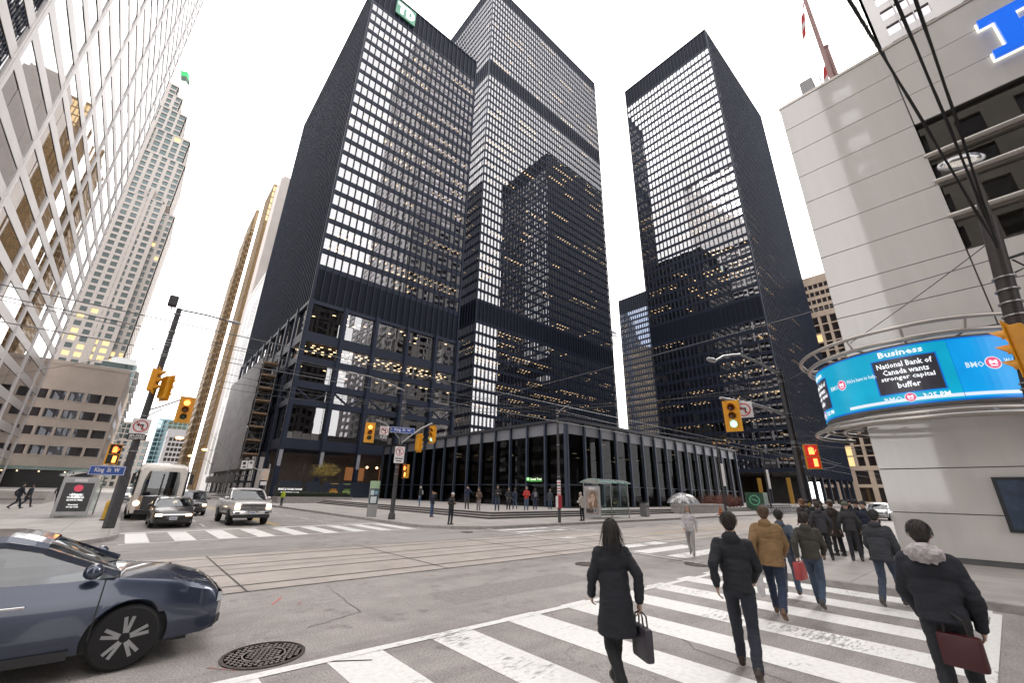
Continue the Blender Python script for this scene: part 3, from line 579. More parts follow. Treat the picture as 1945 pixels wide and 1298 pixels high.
car('silver pickup truck with big chrome grille and lit headlights waiting at the far crosswalk', (5.75, 31.3, .004), R(-90), TRKD, P_SIL, True, 'pickup truck', 'pickup_truck', 'truck')
car('dark grey car behind and left of the pickup truck, lights on', (4.05, 41.5, .004), R(-90), SUVD, P_GRY, True, grille='suv')
car('white car in the queue behind the black sedan, next to the coach', (3.75, 50.5, .004), R(-90), SUVD, P_WHT, True, grille='suv')
car('pale car far back in the queue with headlights glowing left of the coach', (-.0+.75, 74, .004), R(-90), SUVD, P_PALE, True, grille='suv')
car('navy blue sedan close by at the lower left, seen from its side', (-.92, 8.1, .004), R(0), SED, P_NAVY, False, grille='sedan')
car('pale silver sedan on the tracks behind the navy blue one', (-3.6, 12.1, .004), R(0), SED, P_PALE, False, grille='sedan')
car('white car parked far off at the right behind the waiting crowd', (62, 9.6, .004), R(180), SUVD, P_WHT, False, grille='suv')
# coach
t = thing('coach', 'white-roofed coach with a black windscreen and tan nose behind the black sedan', 'bus', (1.75, 41.2, .004), R(-90))
def csec(x, w, zb, zt, rr): return [(x, y, z) for y, z in [(-w*.96, zb), (-w, zb+.25), (-w, zt-rr), (-w+rr*.3, zt-rr*.3), (-w+rr, zt), (0, zt+.05), (w-rr, zt), (w-rr*.3, zt-rr*.3), (w, zt-rr), (w, zb+.25), (w*.96, zb)]]
M_COACH = cpaint('paint_cream', (.60, .55, .50), .1); M_TAN = cpaint('paint_tan', (.42, .29, .19), .3)
loft([csec(-6, 1.2, .4, 3.2, .3), csec(-5.9, 1.27, .33, 3.35, .3), csec(5.0, 1.27, .33, 3.35, .3), csec(5.6, 1.26, .33, 3.32, .3), csec(5.86, 1.24, .36, 3.24, .3), csec(6.0, 1.14, .42, 3.08, .3)]).build('body', M_COACH, t, smooth=True)
def cfront(name, ys, zs, mat, par=None, out=.02):
    mb = MB(); ny = 12
    def X(y, z): return 6.04-.14*(abs(y)/1.25)**2.6-.03*max(0, z-2.2)+out
    for i in range(ny):
        for k in range(4):
            y0, y1 = ys[0]+(ys[1]-ys[0])*i/ny, ys[0]+(ys[1]-ys[0])*(i+1)/ny; z0, z1 = zs[0]+(zs[1]-zs[0])*k/4, zs[0]+(zs[1]-zs[0])*(k+1)/4
            mb.quad((X(y0, z0), y0, z0), (X(y1, z0), y1, z0), (X(y1, z1), y1, z1), (X(y0, z1), y0, z1))
    return mb.build(name, mat, par or t, smooth=True, normals=False)
ws = cfront('windscreen', (-1.29, 1.29), (1.42, 2.86), M_CGL); cfront('windscreen_backing', (-1.285, 1.285), (1.43, 2.85), M_BLK, None, .004)
cfront('divider', (-.04, .04), (1.42, 2.72), M_TRIM, ws, .03); cfront('lower_panel', (-.72, .72), (.62, 1.40), pm('coach_dark', (.035, .034, .036), .4), None, .022); cfront('bumper', (-1.2, 1.2), (.36, .60), M_TRIM, None, .03); cfront('trim_line', (-1.2, 1.2), (1.38, 1.43), M_CHR, None, .03)
for g in (1, -1):
    cfront('nose_panel', (g*.73, g*1.21), (.62, 1.37), M_TAN, None, .024); mb = MB(); mb.lathe([(.17, 5.94), (.15, 6.02), (.01, 6.04)], (0, g*.95, .98), 20, 'x'); mb.build('headlight', M_HEAD, t, smooth=True)
    mb = MB(); mb.beam((5.85, g*1.2, 2.9), (6.15, g*1.42, 2.7), .05); mb.box(6.08, g*1.44-.08, 2.1, 6.16, g*1.44+.08, 2.7); mb.build('mirror', M_TRIM, t)
    for k in range(7): mb = MB(); mb.quad((4.6-1.5*k, g*1.275, 1.5), (3.2-1.5*k, g*1.275, 1.5), (3.2-1.5*k, g*1.275, 2.6), (4.6-1.5*k, g*1.275, 2.6)); mb.build('side_window', M_CGL, t, normals=False)
    for x in (3.6, -3.4): wheel(t, x, g*1.13, .5, .3, 8)
for y in (-.3, 0, .3): mb = MB(); mb.box(5.62, y-.05, 3.22, 5.72, y+.05, 3.3); mb.build('marker_light', em('marker_amber', (1., .4, .05), 1.2, (.3, .1, .01)), t)
# ------------------------------------------------------------------ special ground materials
def asphalt():
    mt = bpy.data.materials.new('asphalt'); mt.use_nodes = True; nt = mt.node_tree; b = nt.nodes['Principled BSDF']; L = nt.links
    tc = nd(nt, 'ShaderNodeTexCoord')
    def ns(sc, de=4., ro=.6, vec=None):
        n = nd(nt, 'ShaderNodeTexNoise', Scale=sc, Detail=de, Roughness=ro); L.new(vec or tc.outputs['Object'], n.inputs['Vector']); return n
    big = ns(.11, 5.); mid = ns(1.1, 6., .7); fine = ns(38, 3., .8); grit = nd(nt, 'ShaderNodeTexVoronoi', Scale=75.); L.new(tc.outputs['Object'], grit.inputs['Vector'])
    r1 = nd(nt, 'ShaderNodeValToRGB'); r1.color_ramp.elements[0].color = (.28, .258, .247, 1); r1.color_ramp.elements[1].color = (.40, .372, .358, 1)
    r1.color_ramp.elements[0].position = .35; r1.color_ramp.elements[1].position = .66; L.new(big.outputs['Fac'], r1.inputs['Fac'])
    r2 = nd(nt, 'ShaderNodeValToRGB'); r2.color_ramp.elements[0].color = (.78, .78, .78, 1); r2.color_ramp.elements[1].color = (1.14, 1.13, 1.12, 1)
    r2.color_ramp.elements[0].position = .3; r2.color_ramp.elements[1].position = .7; L.new(mid.outputs['Fac'], r2.inputs['Fac'])
    m1 = nd(nt, 'ShaderNodeMix', data_type='RGBA', blend_type='MULTIPLY'); m1.inputs[0].default_value = 1; L.new(r1.outputs[0], m1.inputs[6]); L.new(r2.outputs[0], m1.inputs[7])
    r3 = nd(nt, 'ShaderNodeValToRGB'); r3.color_ramp.elements[0].color = (.42, .42, .42, 1); r3.color_ramp.elements[1].color = (1.45, 1.45, 1.45, 1)
    r3.color_ramp.elements[0].position = .36; r3.color_ramp.elements[1].position = .64; L.new(fine.outputs['Fac'], r3.inputs['Fac'])
    m2 = nd(nt, 'ShaderNodeMix', data_type='RGBA', blend_type='MULTIPLY'); m2.inputs[0].default_value = .7; L.new(m1.outputs[2], m2.inputs[6]); L.new(r3.outputs[0], m2.inputs[7])
    # tyre-worn lanes along King Street (bands in Y) and drips
    mp = nd(nt, 'ShaderNodeMapping'); mp.inputs['Scale'].default_value = (.06, .9, 1); L.new(tc.outputs['Object'], mp.inputs['Vector'])
    st = ns(1., 5., .6, mp.outputs[0]); r4 = nd(nt, 'ShaderNodeValToRGB'); r4.color_ramp.elements[0].color = (.7, .7, .7, 1); r4.color_ramp.elements[1].color = (1.06, 1.06, 1.06, 1)
    r4.color_ramp.elements[0].position = .33; r4.color_ramp.elements[1].position = .5; L.new(st.outputs['Fac'], r4.inputs['Fac'])
    m3 = nd(nt, 'ShaderNodeMix', data_type='RGBA', blend_type='MULTIPLY'); m3.inputs[0].default_value = .8; L.new(m2.outputs[2], m3.inputs[6]); L.new(r4.outputs[0], m3.inputs[7])
    # cracks
    vo = nd(nt, 'ShaderNodeTexVoronoi', feature='DISTANCE_TO_EDGE', Scale=.17); wn = ns(.8, 6., .7)
    wm = nd(nt, 'ShaderNodeMix', data_type='RGBA', blend_type='LINEAR_LIGHT'); wm.inputs[0].default_value = .9; L.new(tc.outputs['Object'], wm.inputs[6]); L.new(wn.outputs['Color'], wm.inputs[7]); L.new(wm.outputs[2], vo.inputs['Vector'])
    r5 = nd(nt, 'ShaderNodeValToRGB'); r5.color_ramp.elements[0].color = (.35, .34, .34, 1); r5.color_ramp.elements[1].color = (1, 1, 1, 1); r5.color_ramp.elements[0].position = 0.0; r5.color_ramp.elements[1].position = .0045
    L.new(vo.outputs['Distance'], r5.inputs['Fac'])
    m4 = nd(nt, 'ShaderNodeMix', data_type='RGBA', blend_type='MULTIPLY'); m4.inputs[0].default_value = .55; L.new(m3.outputs[2], m4.inputs[6]); L.new(r5.outputs[0], m4.inputs[7])
    oil = ns(1.7, 3., .55); r6 = nd(nt, 'ShaderNodeValToRGB'); r6.color_ramp.elements[0].position = .60; r6.color_ramp.elements[1].position = .70; r6.color_ramp.elements[0].color = (1, 1, 1, 1); r6.color_ramp.elements[1].color = (.62, .61, .60, 1); L.new(oil.outputs['Fac'], r6.inputs['Fac'])
    m5 = nd(nt, 'ShaderNodeMix', data_type='RGBA', blend_type='MULTIPLY'); m5.inputs[0].default_value = .8; L.new(m4.outputs[2], m5.inputs[6]); L.new(r6.outputs[0], m5.inputs[7])
    L.new(m5.outputs[2], b.inputs['Base Color']); b.inputs['Roughness'].default_value = .62; b.inputs['Specular IOR Level'].default_value = .45
    bp = nd(nt, 'ShaderNodeBump', Strength=.55, Distance=.012); L.new(grit.outputs['Distance'], bp.inputs['Height']); L.new(bp.outputs[0], b.inputs['Normal'])
    return mt
def paint(name, col=(.82, .81, .79), wear=.39, under=(.27, .26, .25)):
    mt = bpy.data.materials.new(name); mt.use_nodes = True; nt = mt.node_tree; b = nt.nodes['Principled BSDF']; L = nt.links
    tc = nd(nt, 'ShaderNodeTexCoord')
    mp = nd(nt, 'ShaderNodeMapping'); mp.inputs['Scale'].default_value = (2.2, 9., 1); L.new(tc.outputs['Object'], mp.inputs['Vector'])
    n = nd(nt, 'ShaderNodeTexNoise', Scale=2.2, Detail=8., Roughness=.72); L.new(mp.outputs[0], n.inputs['Vector'])
    n2 = nd(nt, 'ShaderNodeTexNoise', Scale=.55, Detail=3.); L.new(tc.outputs['Object'], n2.inputs['Vector'])
    mul = nd(nt, 'ShaderNodeMath', operation='MULTIPLY'); L.new(n.outputs['Fac'], mul.inputs[0])
    mr = nd(nt, 'ShaderNodeMapRange'); mr.inputs['From Min'].default_value = .3; mr.inputs['From Max'].default_value = .6; mr.inputs['To Min'].default_value = .8; mr.inputs['To Max'].default_value = 1.25
    L.new(n2.outputs['Fac'], mr.inputs['Value']); L.new(mr.outputs[0], mul.inputs[1])
    px_ = nd(nt, 'ShaderNodeMapping'); px_.inputs['Scale'].default_value = (.75, .04, 0); L.new(tc.outputs['Object'], px_.inputs['Vector']); nx_ = nd(nt, 'ShaderNodeTexNoise', Scale=1., Detail=1.); L.new(px_.outputs[0], nx_.inputs['Vector'])
    mrx = nd(nt, 'ShaderNodeMapRange'); mrx.inputs['From Min'].default_value = .35; mrx.inputs['From Max'].default_value = .6; mrx.inputs['To Min'].default_value = .86; mrx.inputs['To Max'].default_value = 1.12; L.new(nx_.outputs['Fac'], mrx.inputs['Value'])
    mul2 = nd(nt, 'ShaderNodeMath', operation='MULTIPLY'); L.new(mul.outputs[0], mul2.inputs[0]); L.new(mrx.outputs[0], mul2.inputs[1]); mul = mul2
    r = nd(nt, 'ShaderNodeValToRGB'); r.color_ramp.elements[0].position = wear-.06; r.color_ramp.elements[1].position = wear+.03
    r.color_ramp.elements[0].color = (*under, 1); r.color_ramp.elements[1].color = (*col, 1)
    e = r.color_ramp.elements.new(wear-.02); e.color = (*[c*.6 for c in col], 1)
    L.new(mul.outputs[0], r.inputs['Fac'])
    d = nd(nt, 'ShaderNodeTexNoise', Scale=14., Detail=5.); L.new(tc.outputs['Object'], d.inputs['Vector'])
    mx2 = nd(nt, 'ShaderNodeMix', data_type='RGBA', blend_type='MULTIPLY'); mx2.inputs[0].default_value = .35
    rr = nd(nt, 'ShaderNodeValToRGB'); rr.color_ramp.elements[0].color = (.6, .59, .57, 1); rr.color_ramp.elements[0].position = .3; rr.color_ramp.elements[1].position = .6
    L.new(d.outputs['Fac'], rr.inputs['Fac']); L.new(r.outputs[0], mx2.inputs[6]); L.new(rr.outputs[0], mx2.inputs[7])
    L.new(mx2.outputs[2], b.inputs['Base Color']); b.inputs['Roughness'].default_value = .55
    return mt
def paving(name, c1, c2, sx, sy, mortar=.02, off=0., jc=(.16, .15, .145)):
    mt = bpy.data.materials.new(name); mt.use_nodes = True; nt = mt.node_tree; b = nt.nodes['Principled BSDF']; L = nt.links
    tc = nd(nt, 'ShaderNodeTexCoord')
    br = nd(nt, 'ShaderNodeTexBrick', Scale=1.); br.offset = off; br.inputs['Brick Width'].default_value = sx; br.inputs['Row Height'].default_value = sy
    br.inputs['Mortar Size'].default_value = mortar; br.inputs['Mortar Smooth'].default_value = .2
    br.inputs['Color1'].default_value = (*c1, 1); br.inputs['Color2'].default_value = (*c2, 1); br.inputs['Mortar'].default_value = (*jc, 1)
    L.new(tc.outputs['Object'], br.inputs['Vector'])
    n = nd(nt, 'ShaderNodeTexNoise', Scale=.7, Detail=8., Roughness=.7); L.new(tc.outputs['Object'], n.inputs['Vector'])
    r = nd(nt, 'ShaderNodeValToRGB'); r.color_ramp.elements[0].color = (.72, .71, .7, 1); r.color_ramp.elements[1].color = (1.12, 1.12, 1.12, 1); r.color_ramp.elements[0].position = .3; r.color_ramp.elements[1].position = .68
    L.new(n.outputs['Fac'], r.inputs['Fac'])
    m_ = nd(nt, 'ShaderNodeMix', data_type='RGBA', blend_type='MULTIPLY'); m_.inputs[0].default_value = .9; L.new(br.outputs['Color'], m_.inputs[6]); L.new(r.outputs[0], m_.inputs[7])
    L.new(m_.outputs[2], b.inputs['Base Color']); b.inputs['Roughness'].default_value = .6
    n3 = nd(nt, 'ShaderNodeTexNoise', Scale=60., Detail=3.); L.new(tc.outputs['Object'], n3.inputs['Vector'])
    bp = nd(nt, 'ShaderNodeBump', Strength=.2, Distance=.01); L.new(n3.outputs['Fac'], bp.inputs['Height']); L.new(bp.outputs[0], b.inputs['Normal'])
    return mt
M_ASPH = asphalt(); M_PAINT = paint('road_paint'); M_PAINTW = paint('road_paint_worn', wear=.46); M_YEL = paint('yellow_paint', (.75, .5, .08), .47)
M_WALK = paving('sidewalk_concrete', (.41, .38, .36), (.46, .43, .41), 1.5, 1.5, .012)
M_GRAN = paving('granite_paving', (.45, .415, .395), (.50, .465, .445), 1.2, .6, .006, .5, (.25, .235, .225))
M_TRACK = paving('track_concrete', (.44, .395, .365), (.48, .435, .40), 4.85, 20., .004, 0., (.3, .27, .25))
M_KERB = pm('kerb_stone', (.33, .31, .295), .7, var=.25, vs=3, bump=.2)
M_RISER = pm('step_granite', (.36, .335, .32), .55, var=.15)
M_RISER_DARK = pm('step_riser', (.05, .048, .048), .6)  # near-black risers, darker than treads and nosings
M_RAIL = pm('rail_steel', (.15, .135, .125), .4, .6)
M_SEAL = pm('joint_sealant', (.075, .07, .068), .5)
M_LID = pm('worn_iron', (.27, .235, .215), .6, .1, var=.3, vs=9, bump=.3, bs=50); M_IRON = pm('cast_iron', (.10, .085, .08), .5, .5, var=.35, vs=12, bump=.4, bs=60)

def structure(o, **k): return tag(o, kind='structure', **k)
def sheet(name, rects, z, mat):
    mb = MB()
    for (x0, y0, x1, y1) in rects: mb.quad((x0, y0, z), (x1, y0, z), (x1, y1, z), (x0, y1, z))
    return structure(mb.build(name, mat))
mb = MB(); mb.quad((-900, -400, 0), (2200, -400, 0), (2200, 2600, 0), (-900, 2600, 0)); structure(mb.build('road', M_ASPH))

def walk(name, outer, corner_far, mat=M_WALK, z=.15):
    """outer: kerb path (first..last); corner_far: the remaining polygon points"""
    n = len(outer); inn = []
    for i, p in enumerate(outer):
        a = Vector((*outer[max(i-1, 0)], 0)); c = Vector((*outer[min(i+1, n-1)], 0)); d = (c-a).normalized(); nn = Vector((-d.y, d.x, 0))
        inn.append((p[0]+nn.x*.17, p[1]+nn.y*.17))
    k = MB()
    for i in range(n-1):
        a, b_, c, d = outer[i], outer[i+1], inn[i+1], inn[i]
        k.add([(*a, 0), (*b_, 0), (*b_, z+.006), (*a, z+.006), (*d, z+.006), (*c, z+.006)], [(0, 1, 2, 3), (3, 2, 5, 4)])
    structure(k.build('kerb', M_KERB))
    poly = inn+corner_far; s = MB(); s.add([(*p, z) for p in poly], [tuple(range(len(poly)))])
    return structure(s.build(name, mat, normals=False))
def arc(cx, cy, r, a0, a1, n=9): return [(cx+r*math.cos(R(a0+(a1-a0)*i/n)), cy+r*math.sin(R(a0+(a1-a0)*i/n))) for i in range(n+1)]
# kerb paths run so that the pavement lies to their left
walk('pavement', [(13.3, 700)]+arc(17.3, 24.3, 4.0, 180, 270)+[(700, 20.3)], [(700, 700)])                # south-west corner
walk('pavement', [(700, 7.8)]+arc(18.3, 2.8, 5.0, 90, 180)+[(13.3, -150)], [(700, -150)])                 # north-west corner
walk('pavement', [(-300, 20.3)]+arc(-3.7, 24.3, 4.0, -90, 0)+[(.3, 700)], [(-300, 700)])                  # south-east corner
walk('pavement', [(-6, -150)]+arc(-10, 1.0, 4.0, 0, 90)+[(-300, 5.0)], [(-300, -150)])                    # north-east corner

# streetcar tracks in their concrete bed
sheet('track_bed', [(-220, 10.8, 500, 16.7)], .004, M_TRACK)
sheet('track_rail', [(-220, y-.045, 500, y+.045) for y in (11.5, 13.0, 14.55, 16.05)], .008, M_RAIL)
sheet('bed_joint', [(2.4+4.85*k-.02, 10.8, 2.4+4.85*k+.02, 16.7) for k in range(-14, 50)]+[(-220, 13.75, 500, 13.78), (-220, 10.76, 500, 10.8), (-220, 16.7, 500, 16.74)], .012, M_SEAL)
# crosswalks
st = [(2.38+1.46*k, .75, 2.38+1.46*k+.72, 6.18) for k in range(-4, 8)]
sheet('crosswalk_marking', st, .004, M_PAINT)
mbl = MB(); mbl.quad((-4, 6.15, .008), (13.0, 5.85, .008), (13.0, 6.0, .008), (-4, 6.32, .008)); mbl.quad((-4, .62, .008), (13.0, .62, .008), (13.0, .76, .008), (-4, .76, .008))
structure(mbl.build('crosswalk_edge_line', M_PAINT, normals=False))
st = [(.53+1.46*k, 21.75+.1*k, .53+1.46*k+.7, 25.9+.12*k) for k in range(0, 9)]
sheet('crosswalk_marking', st, .004, M_PAINT)
mbl = MB(); mbl.quad((.35, 21.35, .008), (13.3, 22.75, .008), (13.3, 22.9, .008), (.35, 21.5, .008)); mbl.quad((.35, 25.95, .008), (12.9, 27.1, .008), (12.9, 27.5, .008), (.35, 26.35, .008))
structure(mbl.build('stop_line', M_PAINTW, normals=False))
st = [(15.0, y-.72, 18.9, y) for y in (8.6, 10.0, 11.3)]+[(16.3, y-.6, 20.2, y) for y in (17.3+.95, 19.65)]
sheet('crosswalk_marking', st[:2], .004, M_PAINTW); sheet('crosswalk_marking', [st[2]]+st[3:], .016, M_PAINTW)
mbl = MB(); mbl.quad((14.2, 6.4, .02), (16.5, 21.5, .02), (16.38, 21.5, .02), (14.08, 6.4, .02)); mbl.quad((19.1, 7.9, .02), (21.4, 20.2, .02), (21.28, 20.2, .02), (18.98, 7.9, .02))
structure(mbl.build('crosswalk_edge_line', M_PAINTW, normals=False))
sheet('lane_line', [(20.5+3*k, 17.2, 22.0+3*k, 17.3) for k in range(30)]+[(-30-3*k, 10.2, -28.5-3*k, 10.3) for k in range(20)], .004, M_PAINTW)
sheet('centre_line', [(22, 13.6, 400, 13.7)], .016, M_YEL)
sheet('centre_line', [(6.98, 28.4, 7.08, 400), (7.2, 28.4, 7.3, 400)], .004, M_YEL)
sheet('lane_line', [(10.2, 29+4*k, 10.3, 31+4*k) for k in range(30)]+[(3.7, 29+4*k, 3.8, 31+4*k) for k in range(30)], .004, M_PAINTW)
mb = MB(); mb.add([(16.0, 14.6, .02), (17.0, 14.25, .02), (17.0, 14.95, .02)], [(0, 1, 2)]); mb.quad((17.0, 14.53, .02), (18.6, 14.53, .02), (18.6, 14.68, .02), (17.0, 14.68, .02))
structure(mb.build('road_arrow', M_PAINTW, normals=False))
# spray marks left by surveyors
M_SPRAY = paint('red_spray', (.62, .18, .15), .5)
mb = MB()
for (x, y, dx, dy) in ((2.55, 9.4, .28, .5), (2.9, 9.05, .1, .25), (1.5, 6.45, -.25, .3), (2.35, 6.1, .5, -.32)):
    L_ = math.hypot(dx, dy); nx, ny = -dy/L_*.02, dx/L_*.02
    mb.quad((x-nx, y-ny, .004), (x+dx-nx, y+dy-ny, .004), (x+dx+nx, y+dy+ny, .004), (x+nx, y+ny, .004))
structure(mb.build('survey_mark', M_SPRAY, normals=False))

# patches, sealed cracks and tyre tracks in the asphalt
M_PATCH = pm('asphalt_patch', (.275, .257, .247), .7, var=.22, vs=9, bump=.6, bs=120); M_PATCH2 = pm('asphalt_patch_pale', (.33, .31, .30), .7, var=.18, vs=7, bump=.6, bs=120); M_TAR = pm('crack_sealant', (.10, .095, .092), .35, var=.3, vs=5)
qr = random.Random(4)
def patch_(x0, y0, x1, y1, m_):
    mb = MB(); P = []
    for (a, b, c, d) in ((x0, y0, x1, y0), (x1, y0, x1, y1), (x1, y1, x0, y1), (x0, y1, x0, y0)):
        for i in range(6): u = i/6; P.append((a+(c-a)*u+qr.uniform(-.03, .03), b+(d-b)*u+qr.uniform(-.03, .03), .002))
    mb.add(P, [tuple(range(len(P)))]); structure(mb.build('road_patch', m_, normals=False))
for a in ((5.2, 7.4, 9.4, 8.5, M_PATCH), (3.2, 8.9, 4.6, 10.5, M_PATCH2), (9.6, 16.9, 13.8, 19.2, M_PATCH2), (-3, 17.2, 3.0, 18.6, M_PATCH), (7.8, 23.0, 9.1, 27.5, M_PATCH), (15.6, 12.0-3.9, 16.4, 10.4, M_PATCH2), (24, 17.4, 33, 18.6, M_PATCH), (4.2, 19.2, 6.4, 20.6, M_PATCH2), (.9, 3.0, 1.9, 5.4, M_PATCH)): patch_(*a)
def crack_(pts, wd):
    mb = MB(); P = []
    for (x0, y0), (x1, y1) in zip(pts, pts[1:]):
        for i in range(10): u = i/10; P.append(Vector((x0+(x1-x0)*u+qr.uniform(-.035, .035), y0+(y1-y0)*u+qr.uniform(-.035, .035), .0035)))
    for p, q in zip(P, P[1:]):
        d = (q-p).normalized(); n_ = Vector((-d.y, d.x, 0))*wd*qr.uniform(.35, .8); mb.quad(p-n_, q-n_, q+n_, p+n_)
    structure(mb.build('sealed_crack', M_TAR, normals=False))
for pts, wd in ((((2.6, 7.6), (3.6, 8.0), (3.9, 10.7)), .014), (((5, 16.8), (6.2, 18.5), (9.5, 19.2), (10.5, 21.0)), .016), (((-4, 18.9), (1.5, 19.4), (4.5, 18.8)), .016), (((6.1, 1.0), (6.5, 3.4), (7.9, 5.0), (8.1, 6.1)), .010), (((10.0, 1.4), (10.6, 3.0), (10.3, 5.8)), .010), (((18, 17.5), (26, 18.2), (40, 17.6)), .02), (((2, 23), (5, 24.2), (8.6, 23.6), (12, 25.2)), .014)): crack_(pts, wd)
# plaza, three steps up from the pavement
def corner_slab(name, x, y, z0, z1, mat, xe=420, ye=420):
    mb = MB(); mb.quad((x, y, z1), (xe, y, z1), (xe, ye, z1), (x, ye, z1)); return structure(mb.build(name, mat, normals=False))
corner_slab('plaza', 21.4, 26.5, .45, .6, M_GRAN)
mb = MB(); ri = MB()
for (x, y, z) in ((20.6, 25.7, .3), (21.0, 26.1, .45)):
    mb.add([(x, y, z), (420, y, z), (420, y+.45, z), (x+.45, y+.45, z), (x+.45, 420, z), (x, 420, z)], [(0, 1, 2, 3), (0, 3, 4, 5)])
structure(mb.build('steps', M_GRAN, normals=False))
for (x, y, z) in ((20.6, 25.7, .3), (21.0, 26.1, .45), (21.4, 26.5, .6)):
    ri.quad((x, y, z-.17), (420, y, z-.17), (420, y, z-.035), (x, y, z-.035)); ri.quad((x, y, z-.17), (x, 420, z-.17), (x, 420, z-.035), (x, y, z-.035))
structure(ri.build('step_riser', M_RISER_DARK, normals=False))
no = MB()
for (x, y, z) in ((20.6, 25.7, .3), (21.0, 26.1, .45), (21.4, 26.5, .6)):
    no.box(x-.03, y-.03, z-.035, 420, y-.001, z-.002); no.box(x-.03, y, z-.035, x-.001, 420, z-.002)
structure(no.build('step_nosing', M_RISER))
# plaza of the left-hand tower with its broad stair
mb = MB()
for i in range(7): mb.box(-60, 62+i*.5, .15 if i == 0 else .15+.16*i-.02, -5.5, 70, .15+.16*(i+1))
mb.box(-60, 69.9, .15, -5.5, 118, 1.28); structure(mb.build('stair', M_GRAN))

# ------------------------------------------------------------------ things set in the road
M_LOW = pm('lid_recess', (.13, .11, .10), .8, var=.3, vs=9)
def manhole(label, x, y, r, rz=0):
    t = thing('manhole_cover', label, 'manhole cover', (x, y, .004), rz)
    mb = MB(); mb.lathe([(r, 0), (r, .012), (r*.93, .016), (r*.93, .006), (r*.92, .004)], n=40); mb.build('ring', M_IRON, t, smooth=True)
    mb = MB(); mb.lathe([(r*.91, 0), (r*.91, .004)], n=40)
    mb.cur = 1; k = int(r/.055)
    for i in range(-k, k+1):
        for j in range(-k, k+1):
            px, py = i*.062+(j % 2)*.031, j*.062
            if math.hypot(px, py) < r*.86 and abs(math.hypot(px, py)-r*.5) > .028: mb.box(px-.021, py-.013, .004, px+.021, py+.013, .012)
    mb.lathe([(r*.52, .004), (r*.52, .013), (r*.485, .013), (r*.485, .004)], n=40); mb.build('lid', [M_LOW, M_LID], t)
    return t
manhole('large round cast-iron manhole cover in the asphalt beside the near crosswalk line', 1.85, 6.78, .48)
manhole('round manhole cover in the asphalt left of the small triangle of crosswalk lines', 11.09, 9.0, .36)
manhole('dark round manhole cover lying inside the angle where two crosswalk lines meet', 14.0, 6.95, .42)
manhole('flat round cover in the road at the far pavement corner', 14.1, 20.6-1.2, .33)
# ------------------------------------------------------------------ curtain-wall towers
M_STEEL = pm('black_steel', (.010, .015, .030), .5, .1, var=.12, vs=.15)
M_SPAN = pm('spandrel_steel', (.014, .020, .040), .55, .1, var=.15, vs=.1, spec=.3)
M_LOUV = pm('louvre_black', (.005, .008, .018), .7, .0, var=.2, vs=.4, spec=.25)
M_MULL = pm('mullion_steel', (.015, .023, .047), .5, .1, var=.1, vs=.2, spec=.35)
M_INT = pm('office_interior', (.055, .052, .05), .9, var=.3, vs=.3)
M_CEIL = pm('office_ceiling', (.35, .33, .30), .9)
M_GLASS = glassm('bronze_glass', .34, (.30, .28, .26), (.93, .93, .96), .012)
M_GLASS2 = glassm('dark_glass', .025, (.34, .33, .32), (.9, .92, .95), .01, .05, .5, .005)
M_LAMP = em('office_lamp', (1.0, .72, .40), 8.0)
M_LAMPW = em('office_glow', (1.0, .62, .28), .9)
rnd = random.Random(11)

def fmap(face, x0, y0):
    """wall coordinates (s along, z up, d outward) -> world"""
    if face == 'N': return lambda s, z, d: (x0+s, y0-d, z)
    if face == 'E': return lambda s, z, d: (x0-d, y0+s, z)
    if face == 'S': return lambda s, z, d: (x0+s, y0+d, z)
    if face == 'W': return lambda s, z, d: (x0+d, y0+s, z)
def fbox(mb, fn, s0, z0, d0, s1, z1, d1):
    P = [fn(*p) for p in ((s0, z0, d0), (s1, z0, d0), (s1, z0, d1), (s0, z0, d1), (s0, z1, d0), (s1, z1, d0), (s1, z1, d1), (s0, z1, d1))]
    return mb.add(P, [(0, 3, 2, 1), (4, 5, 6, 7), (0, 1, 5, 4), (1, 2, 6, 5), (2, 3, 7, 6), (3, 0, 4, 7)])
def split_parts(name, quads, mat, parent, keep=100, nmax=100):
    """the largest `keep` pieces each become a part, the rest one part marked as stuff"""
    q = sorted(quads, key=lambda p: -area_px(p[:4]))
    if len(q) <= nmax: keep = len(q)
    for p in q[:keep]:
        mb = MB(); mb.add(p, [tuple(range(len(p)))]) if len(p) == 4 else mb.add(p, [(0, 3, 2, 1), (4, 5, 6, 7), (0, 1, 5, 4), (1, 2, 6, 5), (2, 3, 7, 6), (3, 0, 4, 7)])
        mb.build(name, mat, parent, world=True, normals=len(p) != 4)
    if q[keep:]:
        mb = MB()
        for p in q[keep:]:
            mb.add(p, [(0, 1, 2, 3)]) if len(p) == 4 else mb.add(p, [(0, 3, 2, 1), (4, 5, 6, 7), (0, 1, 5, 4), (1, 2, 6, 5), (2, 3, 7, 6), (3, 0, 4, 7)])
        tag(mb.build(name, mat, parent, world=True, normals=False), kind='stuff')

